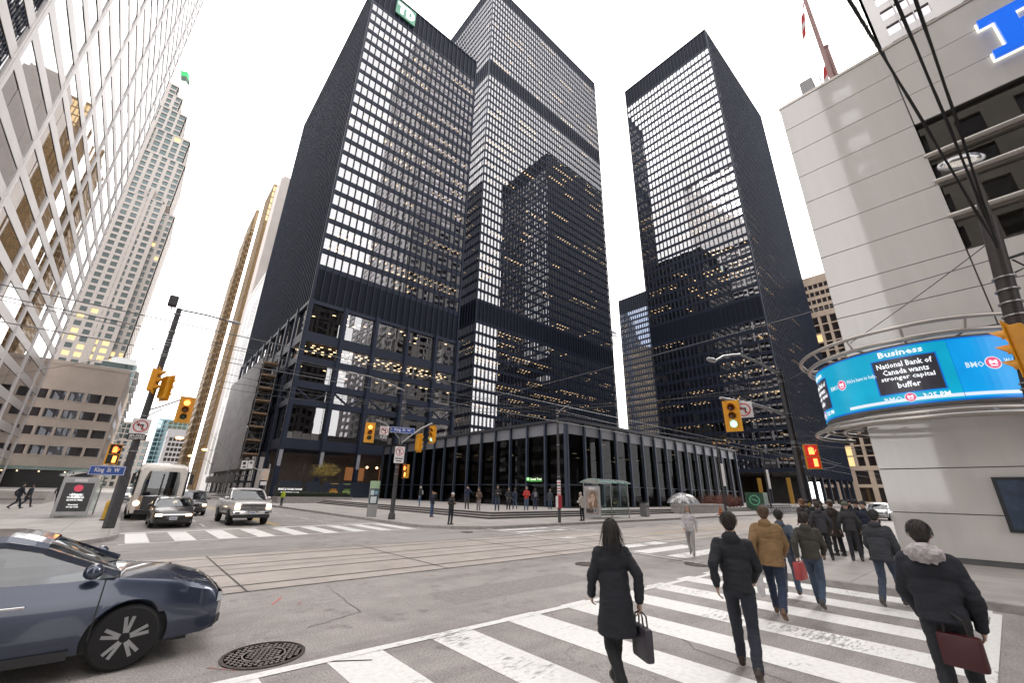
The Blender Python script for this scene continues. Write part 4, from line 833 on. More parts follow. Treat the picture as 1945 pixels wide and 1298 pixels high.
def tower(name, label, x0, y0, x1, y1, z0, z1, levels, mod, lit=.12, litrows=(), faces='NE', group=None, jit=.006, glass=None):
    """levels: list of (za, zb, kind) kind in win/span/louv"""
    t = thing(name, label, 'tower', (x0, y0, z0), 0, group)
    core = MB(); core.box(x0+9, y0+9, z0, x1-9, y1-9, z1-.6)
    zs = [l for l in levels if l[2] == 'span']
    for (a, b, k) in zs: core.box(x0+.35, y0+.35, a+.05, x1-.05, y1-.05, b-.05)
    core.build('interior', M_INT, t, world=True)
    bk = MB(); bk.box(x1-.04, y0+.3, z0, x1, y1, z1-.3); bk.box(x0+.3, y1-.04, z0, x1-.04, y1, z1-.3); bk.box(x0+.1, y0+.1, z1-.5, x1-.1, y1-.1, z1-.1); bk.build('rear_wall', M_SPAN, t, world=True)
    lamps = []; blinds = []; allw = []; mulls = []
    for face in faces:
        W = (x1-x0) if face == 'N' else (y1-y0); n = round(W/mod); mw = W/n; fn = fmap(face, x0, y0)
        for (a, b, k) in levels:
            mb = MB()
            if k == 'span': fbox(mb, fn, 0, a, -.28, W, b, .02); mb.build('spandrel', M_SPAN, t, world=True)
            elif k == 'louv': fbox(mb, fn, 0, a, -.25, W, b, -.02); mb.build('louvre_band', M_LOUV, t, world=True)
            else:
                p_ = lit if (face, round(a)) not in litrows else .9
                runlit = 0
                for i in range(n):
                    j = [rnd.uniform(-jit, jit) for _ in range(3)]
                    allw.append([fn(i*mw, a, -.10), fn((i+1)*mw, a, -.10+j[0]), fn((i+1)*mw, b, -.10+j[0]+j[1]), fn(i*mw, b, -.10+j[1])])
                    if rnd.random() < .13:
                        zb_ = b-(b-a)*rnd.choice((.25, .4, .6, .95)); blinds.append([fn(i*mw+.06, zb_, -.22), fn((i+1)*mw-.06, zb_, -.22), fn((i+1)*mw-.06, b-.02, -.22), fn(i*mw+.06, b-.02, -.22)])
                    if runlit <= 0 and rnd.random() < p_*.4: runlit = rnd.randint(1, 7)
                    if runlit > 0 and face in 'NE':
                        runlit -= 1
                        s = (i+.5)*mw
                        for dd in ((.9, 3.4) if rnd.random() < .7 else (.9,)):
                            lamps.append([fn(s-.22, b-.06, -dd), fn(s+.22, b-.06, -dd), fn(s+.22, b-.06, -dd-.75), fn(s-.22, b-.06, -dd-.75)])
        for i in range(n+1):
            s = i*mw; P = MB(); wdt = .075 if 0 < i < n else .16
            fbox(P, fn, s-wdt, z0, .021, s+wdt, z1, .28)
            mulls.append((P.v, i in (0, n)))
    for v, c in mulls:
        mb = MB(); mb.add(v, [(0, 3, 2, 1), (4, 5, 6, 7), (0, 1, 5, 4), (1, 2, 6, 5), (2, 3, 7, 6), (3, 0, 4, 7)])
        mb.build('corner_post' if c else 'mullion', M_MULL, t, world=True)
    split_parts('window', allw, glass or M_GLASS, t)
    if lamps: split_parts('ceiling_light', lamps, M_LAMP, t, 60, 60)
    if blinds: split_parts('blind', blinds, pm('roller_blind', (.5, .47, .43), .8), t, 60, 60)
    cp = MB(); cp.box(x0-.24, y0-.24, z1, x1+.1, y1+.1, z1+.35); cp.build('roof_coping', M_MULL, t, world=True)
    return t

def floors(z0, n, h, sp=.95):
    out = []
    for i in range(n): out += [(z0+i*h, z0+i*h+sp, 'span'), (z0+i*h+sp, z0+(i+1)*h, 'win')]
    return out

# --- near tower (with the sign on its crown): special tall base storeys
T1 = (18.8, 82.0, 53.5, 148.0)
lev = [(37.3, 44.3, 'louv')]+floors(44.3, 22, 3.78, 1.15)+[(127.46, 128.3, 'span'), (128.3, 136.5, 'louv')]
rows = {('N', round(44.3+3.78*i+1.15)) for i in (1, 4, 7, 10, 12)}
t1 = tower('office_tower', 'black steel tower with a green logo sign on its crown, nearest the left street', *T1[:2], *T1[2:], 37.0, 136.5, lev, 1.51, .16, rows)
# its base: deep columns, beams, tall panes, a truss storey and the open ground floor
cols = [0.0, 6.9, 13.7, 21.2, 28.6, 34.7]
fnN = fmap('N', 18.8, 82.0); fnE = fmap('E', 18.8, 82.0)
for s in cols:
    mb = MB(); fbox(mb, fnN, s-.45, .6, .03, s+.45, 37.3, .55); fbox(mb, fnN, s-.3, .6, .55, s+.3, 37.3, .75); mb.build('column', M_MULL, t1, world=True)
for s in (7.3, 14.6, 22, 29.3, 36.6, 44, 51.3, 58.6, 66):
    mb = MB(); fbox(mb, fnE, s-.45, .6, .03, s+.45, 37.3, .55); mb.build('column', M_MULL, t1, world=True)
M_BEAM = pm('beam_steel', (.016, .023, .045), .5, .1, var=.12, vs=.2, spec=.35)
for (a, b) in ((36.5, 37.25), (28.6, 30.6), (24.4, 25.7), (19.6, 20.9), (16.4, 17.5), (8.6, 10.4)):
    for fn, W in ((fnN, 34.7), (fnE, 66)):
        mb = MB(); fbox(mb, fn, .5, a, -.4, W, b, .3); mb.build('beam', M_BEAM, t1, world=True)
wins = []; lampsb = []
for (a, b, nn) in ((30.6, 36.5, 2), (25.7, 28.6, 1), (20.9, 24.4, 1), (17.5, 19.6, 1), (10.4, 16.4, 1)):
    for fn, W, cc in ((fnN, 34.7, 23), (fnE, 66, 22)):
        mw = W/cc
        for i in range(cc):
            for r_ in range(nn):
                z_a = a+(b-a)*r_/nn; z_b = a+(b-a)*(r_+1)/nn; j = [rnd.uniform(-.02, .02) for _ in range(2)]
                wins.append([fn(i*mw+.04, z_a+.03, -.12), fn((i+1)*mw-.04, z_a+.03, -.12+j[0]), fn((i+1)*mw-.04, z_b-.03, -.12+j[0]+j[1]), fn(i*mw+.04, z_b-.03, -.12+j[1])])
split_parts('base_window', wins, glassm('base_glass', .27, (.5, .48, .46), (.93, .93, .95), .01, .05, .35), t1)
mb = MB()
for a in (30.6, 25.7, 20.9, 17.5, 10.4): fbox(mb, fnN, .5, a-.4, -26, 34.2, a-.1, -.42)
fbox(mb, fnN, 1, 8.7, -30, 33.7, 36.9, -9); fbox(mb, fnE, 9.5, 10.6, -20, 60, 36.9, -9); mb.build('interior', M_INT, t1, world=True)
for (b, dens) in ((28.35, 1.0), (36.2, .3), (24.2, .12)):
    for i in range(23):
        for dd in (.8, 2.2, 3.8, 5.6):
            if rnd.random() < dens*.75:
                s = .8+i*1.5+rnd.uniform(-.3, .3); lampsb.append([fnN(s-.28, b, -dd), fnN(s+.28, b, -dd), fnN(s+.28, b, -dd-.5), fnN(s-.28, b, -dd-.5)])
split_parts('ceiling_light', lampsb, M_LAMP, t1, 60, 60)
gl = MB(); fbox(gl, fnN, 1, 26.1, -8.9, 33.7, 28.2, -8.7); gl.build('office_back_wall', em('glowing_wall', (1., .55, .22), .75, (.3, .2, .12)), t1, world=True)  # wall emits by itself: warm office lamplight painted in as glow
for fn, cc in ((fnN, cols), (fnE, [0, 7.3, 14.6, 22, 29.3, 36.6])):
    for i in range(len(cc)-1):
        a, b = cc[i]+.45, cc[i+1]-.45; mid = (a+b)/2
        for (p, q) in (((a, 19.5), (mid, 17.5)), ((mid, 17.5), (b, 19.5))):
            mb = MB(); mb.beam(fn(p[0], p[1], -.02), fn(q[0], q[1], -.02), .22, .3); mb.build('truss_brace', M_MULL, t1, world=True)
mb = MB(); fbox(mb, fnN, -.4, 8.55, -24, 34.7, 8.62, .2); mb.build('soffit', M_SPAN, t1, world=True)
mb = MB(); fbox(mb, fnN, .3, .6, -9.2, 34.4, 8.5, -8.9); mb.build('lobby_wall', pm('lobby_wall', (.16, .13, .11), .6, var=.3, vs=.3), t1, world=True)
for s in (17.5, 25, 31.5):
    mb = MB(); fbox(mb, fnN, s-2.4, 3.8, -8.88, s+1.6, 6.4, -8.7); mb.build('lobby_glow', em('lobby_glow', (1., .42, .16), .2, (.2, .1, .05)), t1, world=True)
for s in (17.2, 19.3, 23, 26.5, 30):
    mb = MB(); mb.ico(fnN(s, 6.3, -3), .22, sub=2); mb.build('lobby_lamp', em('lobby_lamp', (1., .6, .3), 7), t1, world=True)
for s in cols[:4]:
    mb = MB(); fbox(mb, fnN, s-.3, 5.6, .76, s+.3, 8.3, .82); mb.build('column_panel', pm('grey_panel', (.3, .3, .33), .5), t1, world=True)
# crown sign
M_GREEN = em('sign_green', (.06, .36, .22), .55, (.05, .22, .14)); M_WHT = em('sign_white', (1, 1, .98), .95, (.8, .8, .8))
sg = MB(); fbox(sg, fnN, 6.1, 129.6, .24, 12.1, 135.2, .7); so_ = sg.build('sign_panel', pm('logo_green', (.10, .33, .22), .4, var=.06), t1, world=True)
sgt = MB()
fT = lambda a, b, d: fnN(9.1+a, 132.4+b, .71+d)
def rect(mb, x0, y0, x1, y1, d=.12): mb.prism([(x0, y0), (x1, y0), (x1, y1), (x0, y1)], 0, d, fT)
rect(sgt, -2.6, 1.0, .1, 2.0); rect(sgt, -1.75, -2.0, -.75, 1.0)
outer = [(.3-.2, -2.0), (.9, -2.0)]+[(.9+1.75*math.cos(R(a)), .0+2.0*math.sin(R(a))) for a in range(-90, 91, 15)]+[(.1, 2.0)]
inner = [(.95, -1.05), (1.0, -1.05)]+[(1.0+.75*math.cos(R(a)), .0+1.05*math.sin(R(a))) for a in range(-90, 91, 15)]+[(.95, 1.05)]
n_ = len(outer); k_ = len(inner)
sgt.prism([(.1, -2.0), (.95, -2.0), (.95, 2.0), (.1, 2.0)], 0, .12, fT)
ar = [(.95+1.75*math.cos(R(a)), 2.0*math.sin(R(a))) for a in range(-90, 91, 10)]; br_ = [(.95+.8*math.cos(R(a)), 1.05*math.sin(R(a))) for a in range(-90, 91, 10)]
for i in range(len(ar)-1): sgt.prism([ar[i], ar[i+1], br_[i+1], br_[i]], 0, .12, fT)
sgt.build('sign_letters', M_WHT, so_, world=True)

# --- tall middle tower
lev = floors(2.0, 1, 6.5, .6)+floors(8.5, 12, 3.72, .98)+[(53.14, 54.4, 'span'), (54.4, 60.9, 'louv')]+floors(60.9, 28, 3.72, .98)+[(165.06, 166.2, 'span'), (166.2, 173.2, 'louv')]+floors(173.2, 12, 3.72, .98)+[(217.84, 218.4, 'span'), (218.4, 224.0, 'louv')]
tower('office_tower', 'tallest black steel tower in the middle, two dark machine-floor bands across its slender grid', 71.5, 99.5, 146.0, 137.5, .6, 224.0, lev, 1.52, .13, {('N', round(8.5+3.72*i+.98)) for i in (6, 7, 9)})
# --- tower to the right
lev = floors(8.8, 12, 3.72, 1.05)+[(53.4, 54.2, 'span'), (54.2, 61.0, 'louv')]+floors(61.0, 30, 3.72, 1.05)+[(172.6, 173.8, 'span'), (173.8, 183.0, 'louv')]
t3 = tower('office_tower', 'black steel tower standing on the right beside the pale stone podium', 133.5, 35.7, 195.0, 73.8, 8.0, 183.0, lev, 1.52, .15, {('E', round(8.8+3.72*i+1.05)) for i in (1, 3, 5)}|{('E', round(61+3.72*i+1.05)) for i in (3, 12, 20, 26)})
fE3 = fmap('E', 133.5, 35.7); fN3 = fmap('N', 133.5, 35.7)
for i in range(6):
    mb = MB(); fbox(mb, fE3, i*7.62-.4, .6, -.8, i*7.62+.4, 8.0, 0); mb.build('column', M_STEEL, t3, world=True)
for i in range(1, 9):
    mb = MB(); fbox(mb, fN3, i*7.62-.4, .6, -.8, i*7.62+.4, 8.0, 0); mb.build('column', M_STEEL, t3, world=True)
lw = [[fE3(i*3.81, .6, -5), fE3((i+1)*3.81, .6, -5), fE3((i+1)*3.81, 8, -5), fE3(i*3.81, 8, -5)] for i in range(10)]
split_parts('lobby_window', lw, M_GLASS2, t3)
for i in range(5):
    mb = MB(); fbox(mb, fE3, 4+i*7.6, .6, -7, 4.9+i*7.6, 7.5, -6.4); mb.build('lobby_pier', em('glowing_pier', (1., .55, .12), .55, (.3, .2, .1)), t3, world=True)  # yellow lamplight on the piers is put into their own emission
mb = MB(); mb.box(146, 48, .6, 182, 62, 8.0); mb.build('lobby_core', M_INT, t3, world=True)
# --- far tower between the two
lev = floors(8, 29, 3.75, 1.3)+[(116.75, 127.0, 'louv')]
tower('office_tower', 'shorter black tower far behind, in the gap between two taller black towers', 223.5, 100.0, 262.0, 144.7, .6, 127.0, lev, 1.52, .2, {('E', round(8+3.75*i+1.3)) for i in (6, 7, 10, 11, 13)}, faces='E', glass=glassm('blue_grey_glass', .30, (.30, .28, .26), (.62, .74, 1.0), .012))

# ------------------------------------------------------------------ banking pavilion
M_FASC = pm('fascia_steel', (.235, .242, .275), .48, .2, var=.07, vs=.3)
M_PCOL = pm('pavilion_steel', (.052, .066, .100), .45, .2, var=.1, vs=.5, spec=.4)
PX, PY, PB, PS = 35.4, 31.0, .6, 45.6
pv = thing('bank_pavilion', 'low single-storey glass banking hall with grey fascia panels and slim steel columns on the plaza', 'building', (PX, PY, PB))
mod = PS/15
mb = MB(); mb.box(PX-.35, PY-.35, 9.72, PX+PS, PY+PS, 10.05); mb.build('roof', pm('roof_edge', (.03, .033, .042), .5, .2), pv, world=True)
wins = []; doors = []
for face in 'NE':
    fn = fmap(face, PX, PY)
    for i in range(15):
        mb = MB(); fbox(mb, fn, i*mod+.13, 8.38, -.2, (i+1)*mod-.13, 9.7, .0); mb.build('fascia_panel', M_FASC, pv, world=True)
        wins.append([fn(i*mod+.1, 3.0, -.15), fn((i+1)*mod-.1, 3.0, -.15), fn((i+1)*mod-.1, 8.38, -.15), fn(i*mod+.1, 8.38, -.15)])
        for k in (0, 1):
            s0 = i*mod+.1+k*(mod-.2)/2; wins.append([fn(s0+.02, .62, -.15), fn(s0+(mod-.2)/2-.02, .62, -.15), fn(s0+(mod-.2)/2-.02, 2.9, -.15), fn(s0+.02, 2.9, -.15)])
    for i in range(16):
        s = i*mod; mb = MB()
        fbox(mb, fn, s-.12, PB, .0, s+.12, 9.7, .03); fbox(mb, fn, s-.025, PB, .03, s+.025, 9.7, .27); fbox(mb, fn, s-.12, PB, .27, s+.12, 9.7, .30)
        if i == 0 and face == 'E': continue
        mb.build('column', M_PCOL, pv, world=True)
    mb = MB(); fbox(mb, fn, .1, 2.9, -.2, PS, 3.0, -.06); mb.build('transom', M_PCOL, pv, world=True)
split_parts('window', wins, M_GLASS2, pv)
mb = MB(); mb.box(PX-.25, PY-.25, PB, PX+.12, PY+.12, 9.7); mb.build('corner_column', M_PCOL, pv, world=True)
mb = MB(); mb.box(PX+.3, PY+.3, .6, PX+PS, PY+PS, .62); mb.box(PX+14, PY+14, .62, PX+33, PY+33, 7.5); mb.box(PX+.3, PY+.3, 8.4, PX+PS-.1, PY+PS-.1, 9.6); mb.box(PX+PS-.1, PY, .6, PX+PS, PY+PS, 9.7); mb.box(PX, PY+PS-.1, .6, PX+PS-.1, PY+PS, 9.7)
for i in range(6): mb.box(PX+6+i*5, PY+6, .62, PX+9+i*5, PY+7, 1.75); mb.box(PX+6, PY+10+i*5, .62, PX+7, PY+13+i*5, 1.75)
mb.build('interior', pm('hall_interior', (.035, .033, .032), .7, var=.3), pv, world=True)
ls = []
for i in range(2, 22, 2):
    for j in range(2, 22, 3):
        if rnd.random() < .22: ls.append([(PX+i*1.9, PY+j*1.9, 8.36), (PX+i*1.9+1.0, PY+j*1.9, 8.36), (PX+i*1.9+1.0, PY+j*1.9+.12, 8.36), (PX+i*1.9, PY+j*1.9+.12, 8.36)])
split_parts('ceiling_light', ls, em('hall_lamp', (1., .8, .5), 2.5), pv)
fl = MB(); fbox(fl, fnE := fmap('E', PX, PY), 3.35, 3.25, .31, 5.95, 3.75, .36); lo = fl.build('name_sign', pm('sign_black', (.01, .012, .012), .4), pv, world=True)
sgn = MB(); fbox(sgn, fnE, 5.45, 3.36, .362, 5.9, 3.72, .38); sgn.build('logo_square', em('lit_green', (.12, .8, .1), 1.3), lo, world=True)
textmb('TD', .34, .2, .01, lambda a, b, d: fnE(5.67-a, 3.54+b, .382+d), bold=.02).build('logo_letters', M_WHT, lo, world=True)
textmb('Canada Trust', 1.9, .27, .012, lambda a, b, d: fnE(4.4-a, 3.54+b, .364+d), bold=.02).build('sign_text', em('lit_white', (.75, 1, .6), 1.4), lo, world=True)
ub = MB(); fbox(ub, fnE, 3.4, 3.28, .362, 5.4, 3.32, .372); ub.build('underline', em('lit_green', (.12, .8, .1), 1.3), lo, world=True)
# ------------------------------------------------------------------ other buildings
def grid_building(name, label, cat, blocks, wall, glass, litmat=None, litp=0., keep=100, extra=None):
    """blocks: dicts with x0,y0,x1,y1,z0,z1, faces, bay, pier, fh, sp, dep; wall = piers and spandrels standing proud of a glass sheet"""
    b0 = blocks[0]; t = thing(name, label, cat, (b0['x0'], b0['y0'], b0['z0']))
    wins = []; lw = []
    for b in blocks:
        mb = MB(); g = b.get
        x0, y0, x1, y1, z0, z1 = (b[k] for k in ('x0', 'y0', 'x1', 'y1', 'z0', 'z1')); dep = g('dep', .25)
        mb.box(x0+dep, y0+dep, z0, x1-dep, y1-dep, z1-.05)
        mb.box(x0-.1, y0-.1, z1-g('par', 1.2), x1+.1, y1+.1, z1)
        for face in 'NESW':
            W = (x1-x0) if face in 'NS' else (y1-y0)
            fn = fmap(face, x1 if face == 'W' else x0, y1 if face == 'S' else y0)
            if face not in b['faces']: fbox(mb, fn, .3, z0, -dep, W-.3, z1-1.3, -.02); continue
            n = max(1, round((W-g('end', 0)*2)/b['bay'])); bw = (W-g('end', 0)*2)/n; e0 = g('end', 0)
            for i in range(n+1):
                s = e0+i*bw; a_ = s-b['pier']/2 if i else -.0; c_ = s+b['pier']/2 if i < n else W
                fbox(mb, fn, a_, z0, -dep, c_, z1-g('par', 1.2)-.02, 0)
            nf = max(1, round((z1-g('par', 1.2)-z0-g('base', 0))/b['fh'])); fh = (z1-g('par', 1.2)-z0-g('base', 0))/nf
            if g('base', 0): fbox(mb, fn, .0, z0, -dep, W, z0+b['base'], -.015)
            for k in range(nf):
                za = z0+g('base', 0)+k*fh; zb = za+b['sp']; fbox(mb, fn, .01, za, -dep, W-.01, zb, -.012)
                for i in range(n):
                    s0 = e0+i*bw+b['pier']/2; s1 = e0+(i+1)*bw-b['pier']/2
                    q = [fn(s0, zb, -dep+.03), fn(s1, zb, -dep+.03), fn(s1, za+fh, -dep+.03), fn(s0, za+fh, -dep+.03)]
                    (lw if litmat and (rnd.random() < litp or (k in g('litrows', ()) and rnd.random() < .85)) else wins).append(q)
        mb.build('wall', b.get('mat', wall), t, world=True)
    split_parts('window', wins, glass, t, keep, 100)
    if lw: split_parts('lit_window', lw, litmat, t, 40, 40)
    return t

M_WARMWIN = em('warm_window', (1., .72, .32), 1.15, (.2, .16, .1))
# steel-and-glass tower on the left
M_CCW = pm('stainless_panel', (.78, .75, .745), .36, .1, var=.06, vs=.12, spec=.5)
M_GLCC = glassm('bright_glass', .55, (.2, .2, .2), (.97, .96, .96), .012, .035, .25)
M_GASK = pm('gasket', (.012, .012, .013), .5)
cw = thing('office_tower', 'pale steel tower filling the left edge, long bands of mirror glass between wide panels', 'tower', (-16, 35.8, .6))
fw = fmap('W', -16, 35.8); LW = 77.9; FH = 3.77; wins = []; panels = []; gask = MB()
mb = MB(); mb.box(-70, 35.8, .6, -16.35, 113.7, 238); mb.build('interior', M_INT, cw, world=True)
mb = MB(); mb.box(-70, 113.4, .6, -16.0, 113.72, 238); mb.box(-70, 35.5, .6, -16.0, 35.8, 238); mb.build('end_wall', M_CCW, cw, world=True)
for k in range(62):
    za = 2.05+k*FH; mb = MB(); fbox(mb, fw, 0, za, -.3, LW, za+1.28, .0); mb.build('spandrel_panel', M_CCW, cw, world=True)
    for i in range(7):
        s0 = i*11.9+.55; s1 = min((i+1)*11.9-.55, LW-.3); n = 4
        if s1-s0 < 1: continue
        for j in range(n):
            a = s0+(s1-s0)*j/n; b = s0+(s1-s0)*(j+1)/n; jj = [rnd.uniform(-.012, .012) for _ in range(3)]
            wins.append([fw(a, za+1.29, -.06), fw(b, za+1.29, -.06+jj[0]), fw(b, za+FH-.02, -.06+jj[0]+jj[1]), fw(a, za+FH-.02, -.06+jj[1])])
        fbox(gask, fw, s0, za+1.282, -.2, s1, za+1.325, -.03); fbox(gask, fw, s0, za+FH-.045, -.2, s1, za+FH-.002, -.03); fbox(gask, fw, s0, za+1.283, -.2, s0+.05, za+FH-.003, -.02)
for i in range(7):
    mb = MB(); fbox(mb, fw, max(0, i*11.9-.55), .6, -.3, i*11.9+.55, 238, .06); fbox(mb, fw, max(0, i*11.9-.16), .6, .061, i*11.9+.16, 238, .1); mb.build('pilaster', M_CCW, cw, world=True)
mb = MB(); fbox(mb, fw, LW-.35, .6, -.3, LW+.02, 238, .07); mb.build('pilaster', M_CCW, cw, world=True)
gask.build('glazing_gasket', M_GASK, cw, world=True)
split_parts('window', wins, M_GLCC, cw)

# beige stone block behind it
M_BEIGE = pm('beige_stone', (.60, .51, .44), .75, var=.1, vs=.35, bump=.15, bs=8)
M_GLDK = glassm('office_glass', .08, (.3, .3, .32), (.85, .9, 1.), .02)
bg_ = thing('stone_office_block', 'low beige stone block with deep square windows under a blank attic, behind the left corner', 'building', (-22, 118, .6))
fb = fmap('N', -22, 118); zr = [(7.1, 8.75), (10.6, 12.2), (13.95, 15.6), (17.4, 19.2)]; wc = [3.05+2.52*i for i in range(6)]
mb = MB(); mb.box(-22, 118.45, .6, -5.0, 160, 25.0); fbox(mb, fb, 0, 19.2, -.45, 17, 24.3, 0); fbox(mb, fb, -.05, 24.3, -.5, 17.1, 25.05, .12)
prev = 5.0
for (a, b) in zr: fbox(mb, fb, 0, prev, -.45, 17, a, 0); prev = b
for i in range(7):
    s0 = (wc[i-1]+1.05) if i else 0; s1 = (wc[i]-1.05) if i < 6 else 17
    for (a, b) in zr: fbox(mb, fb, s0, a+.001, -.45, s1, b-.001, -.004)
mb.build('wall', M_BEIGE, bg_, world=True)
for i, c in enumerate(wc):
    for k, (a, b) in enumerate(zr):
        q = MB(); q.quad(fb(c-1.03, a, -.4), fb(c+1.03, a, -.4), fb(c+1.03, b, -.4), fb(c-1.03, b, -.4)); wo = q.build('window', M_GLDK, bg_, world=True, normals=False)
        q = MB(); fbox(q, fb, c-1.15, a-.22, .001, c+1.15, a-.02, .1); q.build('sill', pm('pale_sill', (.58, .5, .43), .7), wo, world=True)
        if (i, k) in ((5, 1), (2, 1)):
            q = MB(); q.ico(fb(c, (a+b)/2, -1.0), (.7, .12, .45), sub=2); q.build('lamp_globe', em('amber_globe', (1., .62, .12), 1.1), wo, world=True)
for s in (6, 12, 18, 24, 30):
    for (a, b) in zr:
        q = MB(); q.quad(fmap('W', -5, 118)(s-1, a, .02), fmap('W', -5, 118)(s+1, a, .02), fmap('W', -5, 118)(s+1, b, .02), fmap('W', -5, 118)(s-1, b, .02)); q.build('window', M_GLDK, bg_, world=True, normals=False)
q = MB(); fbox(q, fb, .2, .6, -.4, 16.5, 4.9, .01); q.build('lobby_front', pm('lobby_dark', (.012, .012, .013), .3), bg_, world=True)
q = MB(); fbox(q, fb, -.5, 4.35, .02, 17.3, 4.95, 1.6); q.build('canopy', pm('green_canopy', (.22, .30, .27), .3, coat=.4), bg_, world=True)
for s in (2.5, 4.6, 6.9, 9.6, 13, 14.8):
    q = MB(); q.ico(fb(s, 4.1, .6), .1, sub=1); q.build('lamp', em('lobby_lamp', (1., .6, .3), 7), bg_, world=True)

# postmodern stepped tower far down Bay Street
M_PINK = pm('pink_stone', (.40, .37, .35), .7, var=.06, vs=.1)
M_TEAL = glassm('teal_glass', .16, (.10, .17, .17), (.60, .73, .74), .03)
B = dict(faces='NW', bay=4.3, pier=1.6, fh=4.0, sp=1.45, dep=.5)
ct = grid_building('stepped_tower', 'pink stone tower with teal windows stepping in toward its top, green flag flying above', 'tower', [
    dict(B, x0=-66, y0=295, x1=-23.2, y1=345, z0=.6, z1=163, litrows=(15, 16, 17)), dict(B, x0=-23.2, y0=297.5, x1=-16.6, y1=345, z0=.6, z1=158, bay=3.3, litrows=(15, 16)),
    dict(B, x0=-62, y0=298, x1=-20.2, y1=340, z0=163, z1=196, sp=1.2), dict(B, x0=-60, y0=299, x1=-22, y1=338, z0=196, z1=215, sp=1.0, pier=1.2),
    dict(B, x0=-58, y0=301, x1=-28.2, y1=334, z0=215, z1=234, sp=1.0, pier=1.2), dict(B, x0=-54, y0=303, x1=-33.5, y1=330, z0=234, z1=247.5, sp=1.1), dict(B, x0=-47, y0=305, x1=-37.5, y1=322, z0=247.5, z1=257, sp=1.1)],
    M_PINK, M_TEAL, M_WARMWIN, .015)
for (x, ya, za, zb) in ((-30, 294.6, .6, 170), (-23.0, 294.9, .6, 166), (-41, 297.6, 163, 217)):
    mb = MB(); mb.box(x-.8, ya, za, x+.8, ya+3, zb); mb.build('stone_rib', M_PINK, ct, world=True)
fp = thing('flagpole', 'flagpole with a green flag on the top of the stepped pink tower', 'flagpole', (-40.5, 306, 257))
mb = MB(); mb.cyl((0, 0, 0), (0, 0, 15), .3, .2, 8); mb.build('pole', pm('pole_white', (.6, .6, .6), .5), fp)
def flag(parent, mats, pts_top, w, h, ph=0., amp=.25, nx=10, nz=8, name='flag', split=None):
    mb = MB(); o = Vector(pts_top[0]); d = Vector(pts_top[1]).normalized(); dn = Vector(pts_top[2]).normalized(); nn = d.cross(dn)
    for i in range(nx+1):
        for k in range(nz+1):
            u = i/nx; v = k/nz; mb.v.append(tuple(o+d*(u*w)+dn*(v*h+u*u*.3*w)+nn*(amp*math.sin(u*7+v*2+ph)*u*1.3)))
    for i in range(nx):
        for k in range(nz):
            a = i*(nz+1)+k; mb.f.append((a, a+1, a+nz+2, a+nz+1)); mb.mi.append(split(i/nx, k/nz) if split else 0)
    return mb.build(name, mats, parent, smooth=True, normals=False)
flag(fp, [pm('flag_green', (.04, .42, .14), .7), pm('flag_dark', (.05, .09, .07), .7)], ((.2, 0, 14.6), (1, .1, .45), (.25, 0, -1)), 5, 8.5, amp=1.0, split=lambda u, v: 0 if v < .45 else 1)

# slim white condominium with balconies
cd = thing('condominium', 'slim white and teal apartment tower with stacked balconies, right of the beige block', 'building', (-18, 220, .6))
mb = MB(); mb.box(-18, 220, .6, -7.6, 250, 47.5); mb.box(-16, 222, 47.5, -8.6, 240, 50); mb.build('wall', pm('condo_white', (.62, .64, .64), .6), cd, world=True)
for k in range(15):
    mb = MB(); mb.box(-18, 218.4, 2.6+3*k, -7.2, 219.98, 2.8+3*k); mb.box(-7.58, 219, 2.6+3*k, -6.4, 250, 2.8+3*k); mb.build('balcony', pm('condo_white', (.62, .64, .64), .6), cd, world=True)
    mb = MB(); mb.quad((-18, 219.95, 3.1+3*k), (-7.8, 219.95, 3.1+3*k), (-7.8, 219.95, 5.2+3*k), (-18, 219.95, 5.2+3*k)); mb.quad((-7.55, 220.3, 3.1+3*k), (-7.55, 249, 3.1+3*k), (-7.55, 249, 5.2+3*k), (-7.55, 220.3, 5.2+3*k)); mb.build('window', M_TEAL, cd, world=True, normals=False)
# blocks at the far end of Bay Street
M_GREYB = pm('grey_block', (.42, .42, .44), .7, var=.08, vs=.2); M_TEALB = pm('teal_frame', (.22, .38, .42), .4)
grid_building('glass_block', 'blue-green glass block far down the street behind the coach roof', 'building', [dict(x0=8, y0=420, x1=32, y1=450, z0=0, z1=51, faces='N', bay=3, pier=.4, fh=3.4, sp=.5, dep=.3)], M_TEALB, glassm('sea_glass', .5, (.3, .5, .52), (.7, .92, .95), .04))
grid_building('grey_office_block', 'grey office block with narrow dark windows standing before the blue-green glass block', 'building', [dict(x0=14.0, y0=380, x1=30, y1=405, z0=0, z1=40, faces='N', bay=2.2, pier=.5, fh=3.4, sp=1.1, dep=.4, par=6, end=1.5)], M_GREYB, M_GLDK)
grid_building('pale_office_block', 'low pale block far down the left side of the street, teal glass upper storeys', 'building', [dict(x0=-22, y0=330, x1=5.0, y1=360, z0=0, z1=27, faces='NW', bay=3, pier=1.2, fh=3.6, sp=1.3, dep=.4), dict(x0=-20, y0=332, x1=2, y1=355, z0=27, z1=37, faces='NW', bay=3, pier=.4, fh=3.3, sp=.6)], pm('pale_block', (.5, .46, .42), .7), M_TEAL)
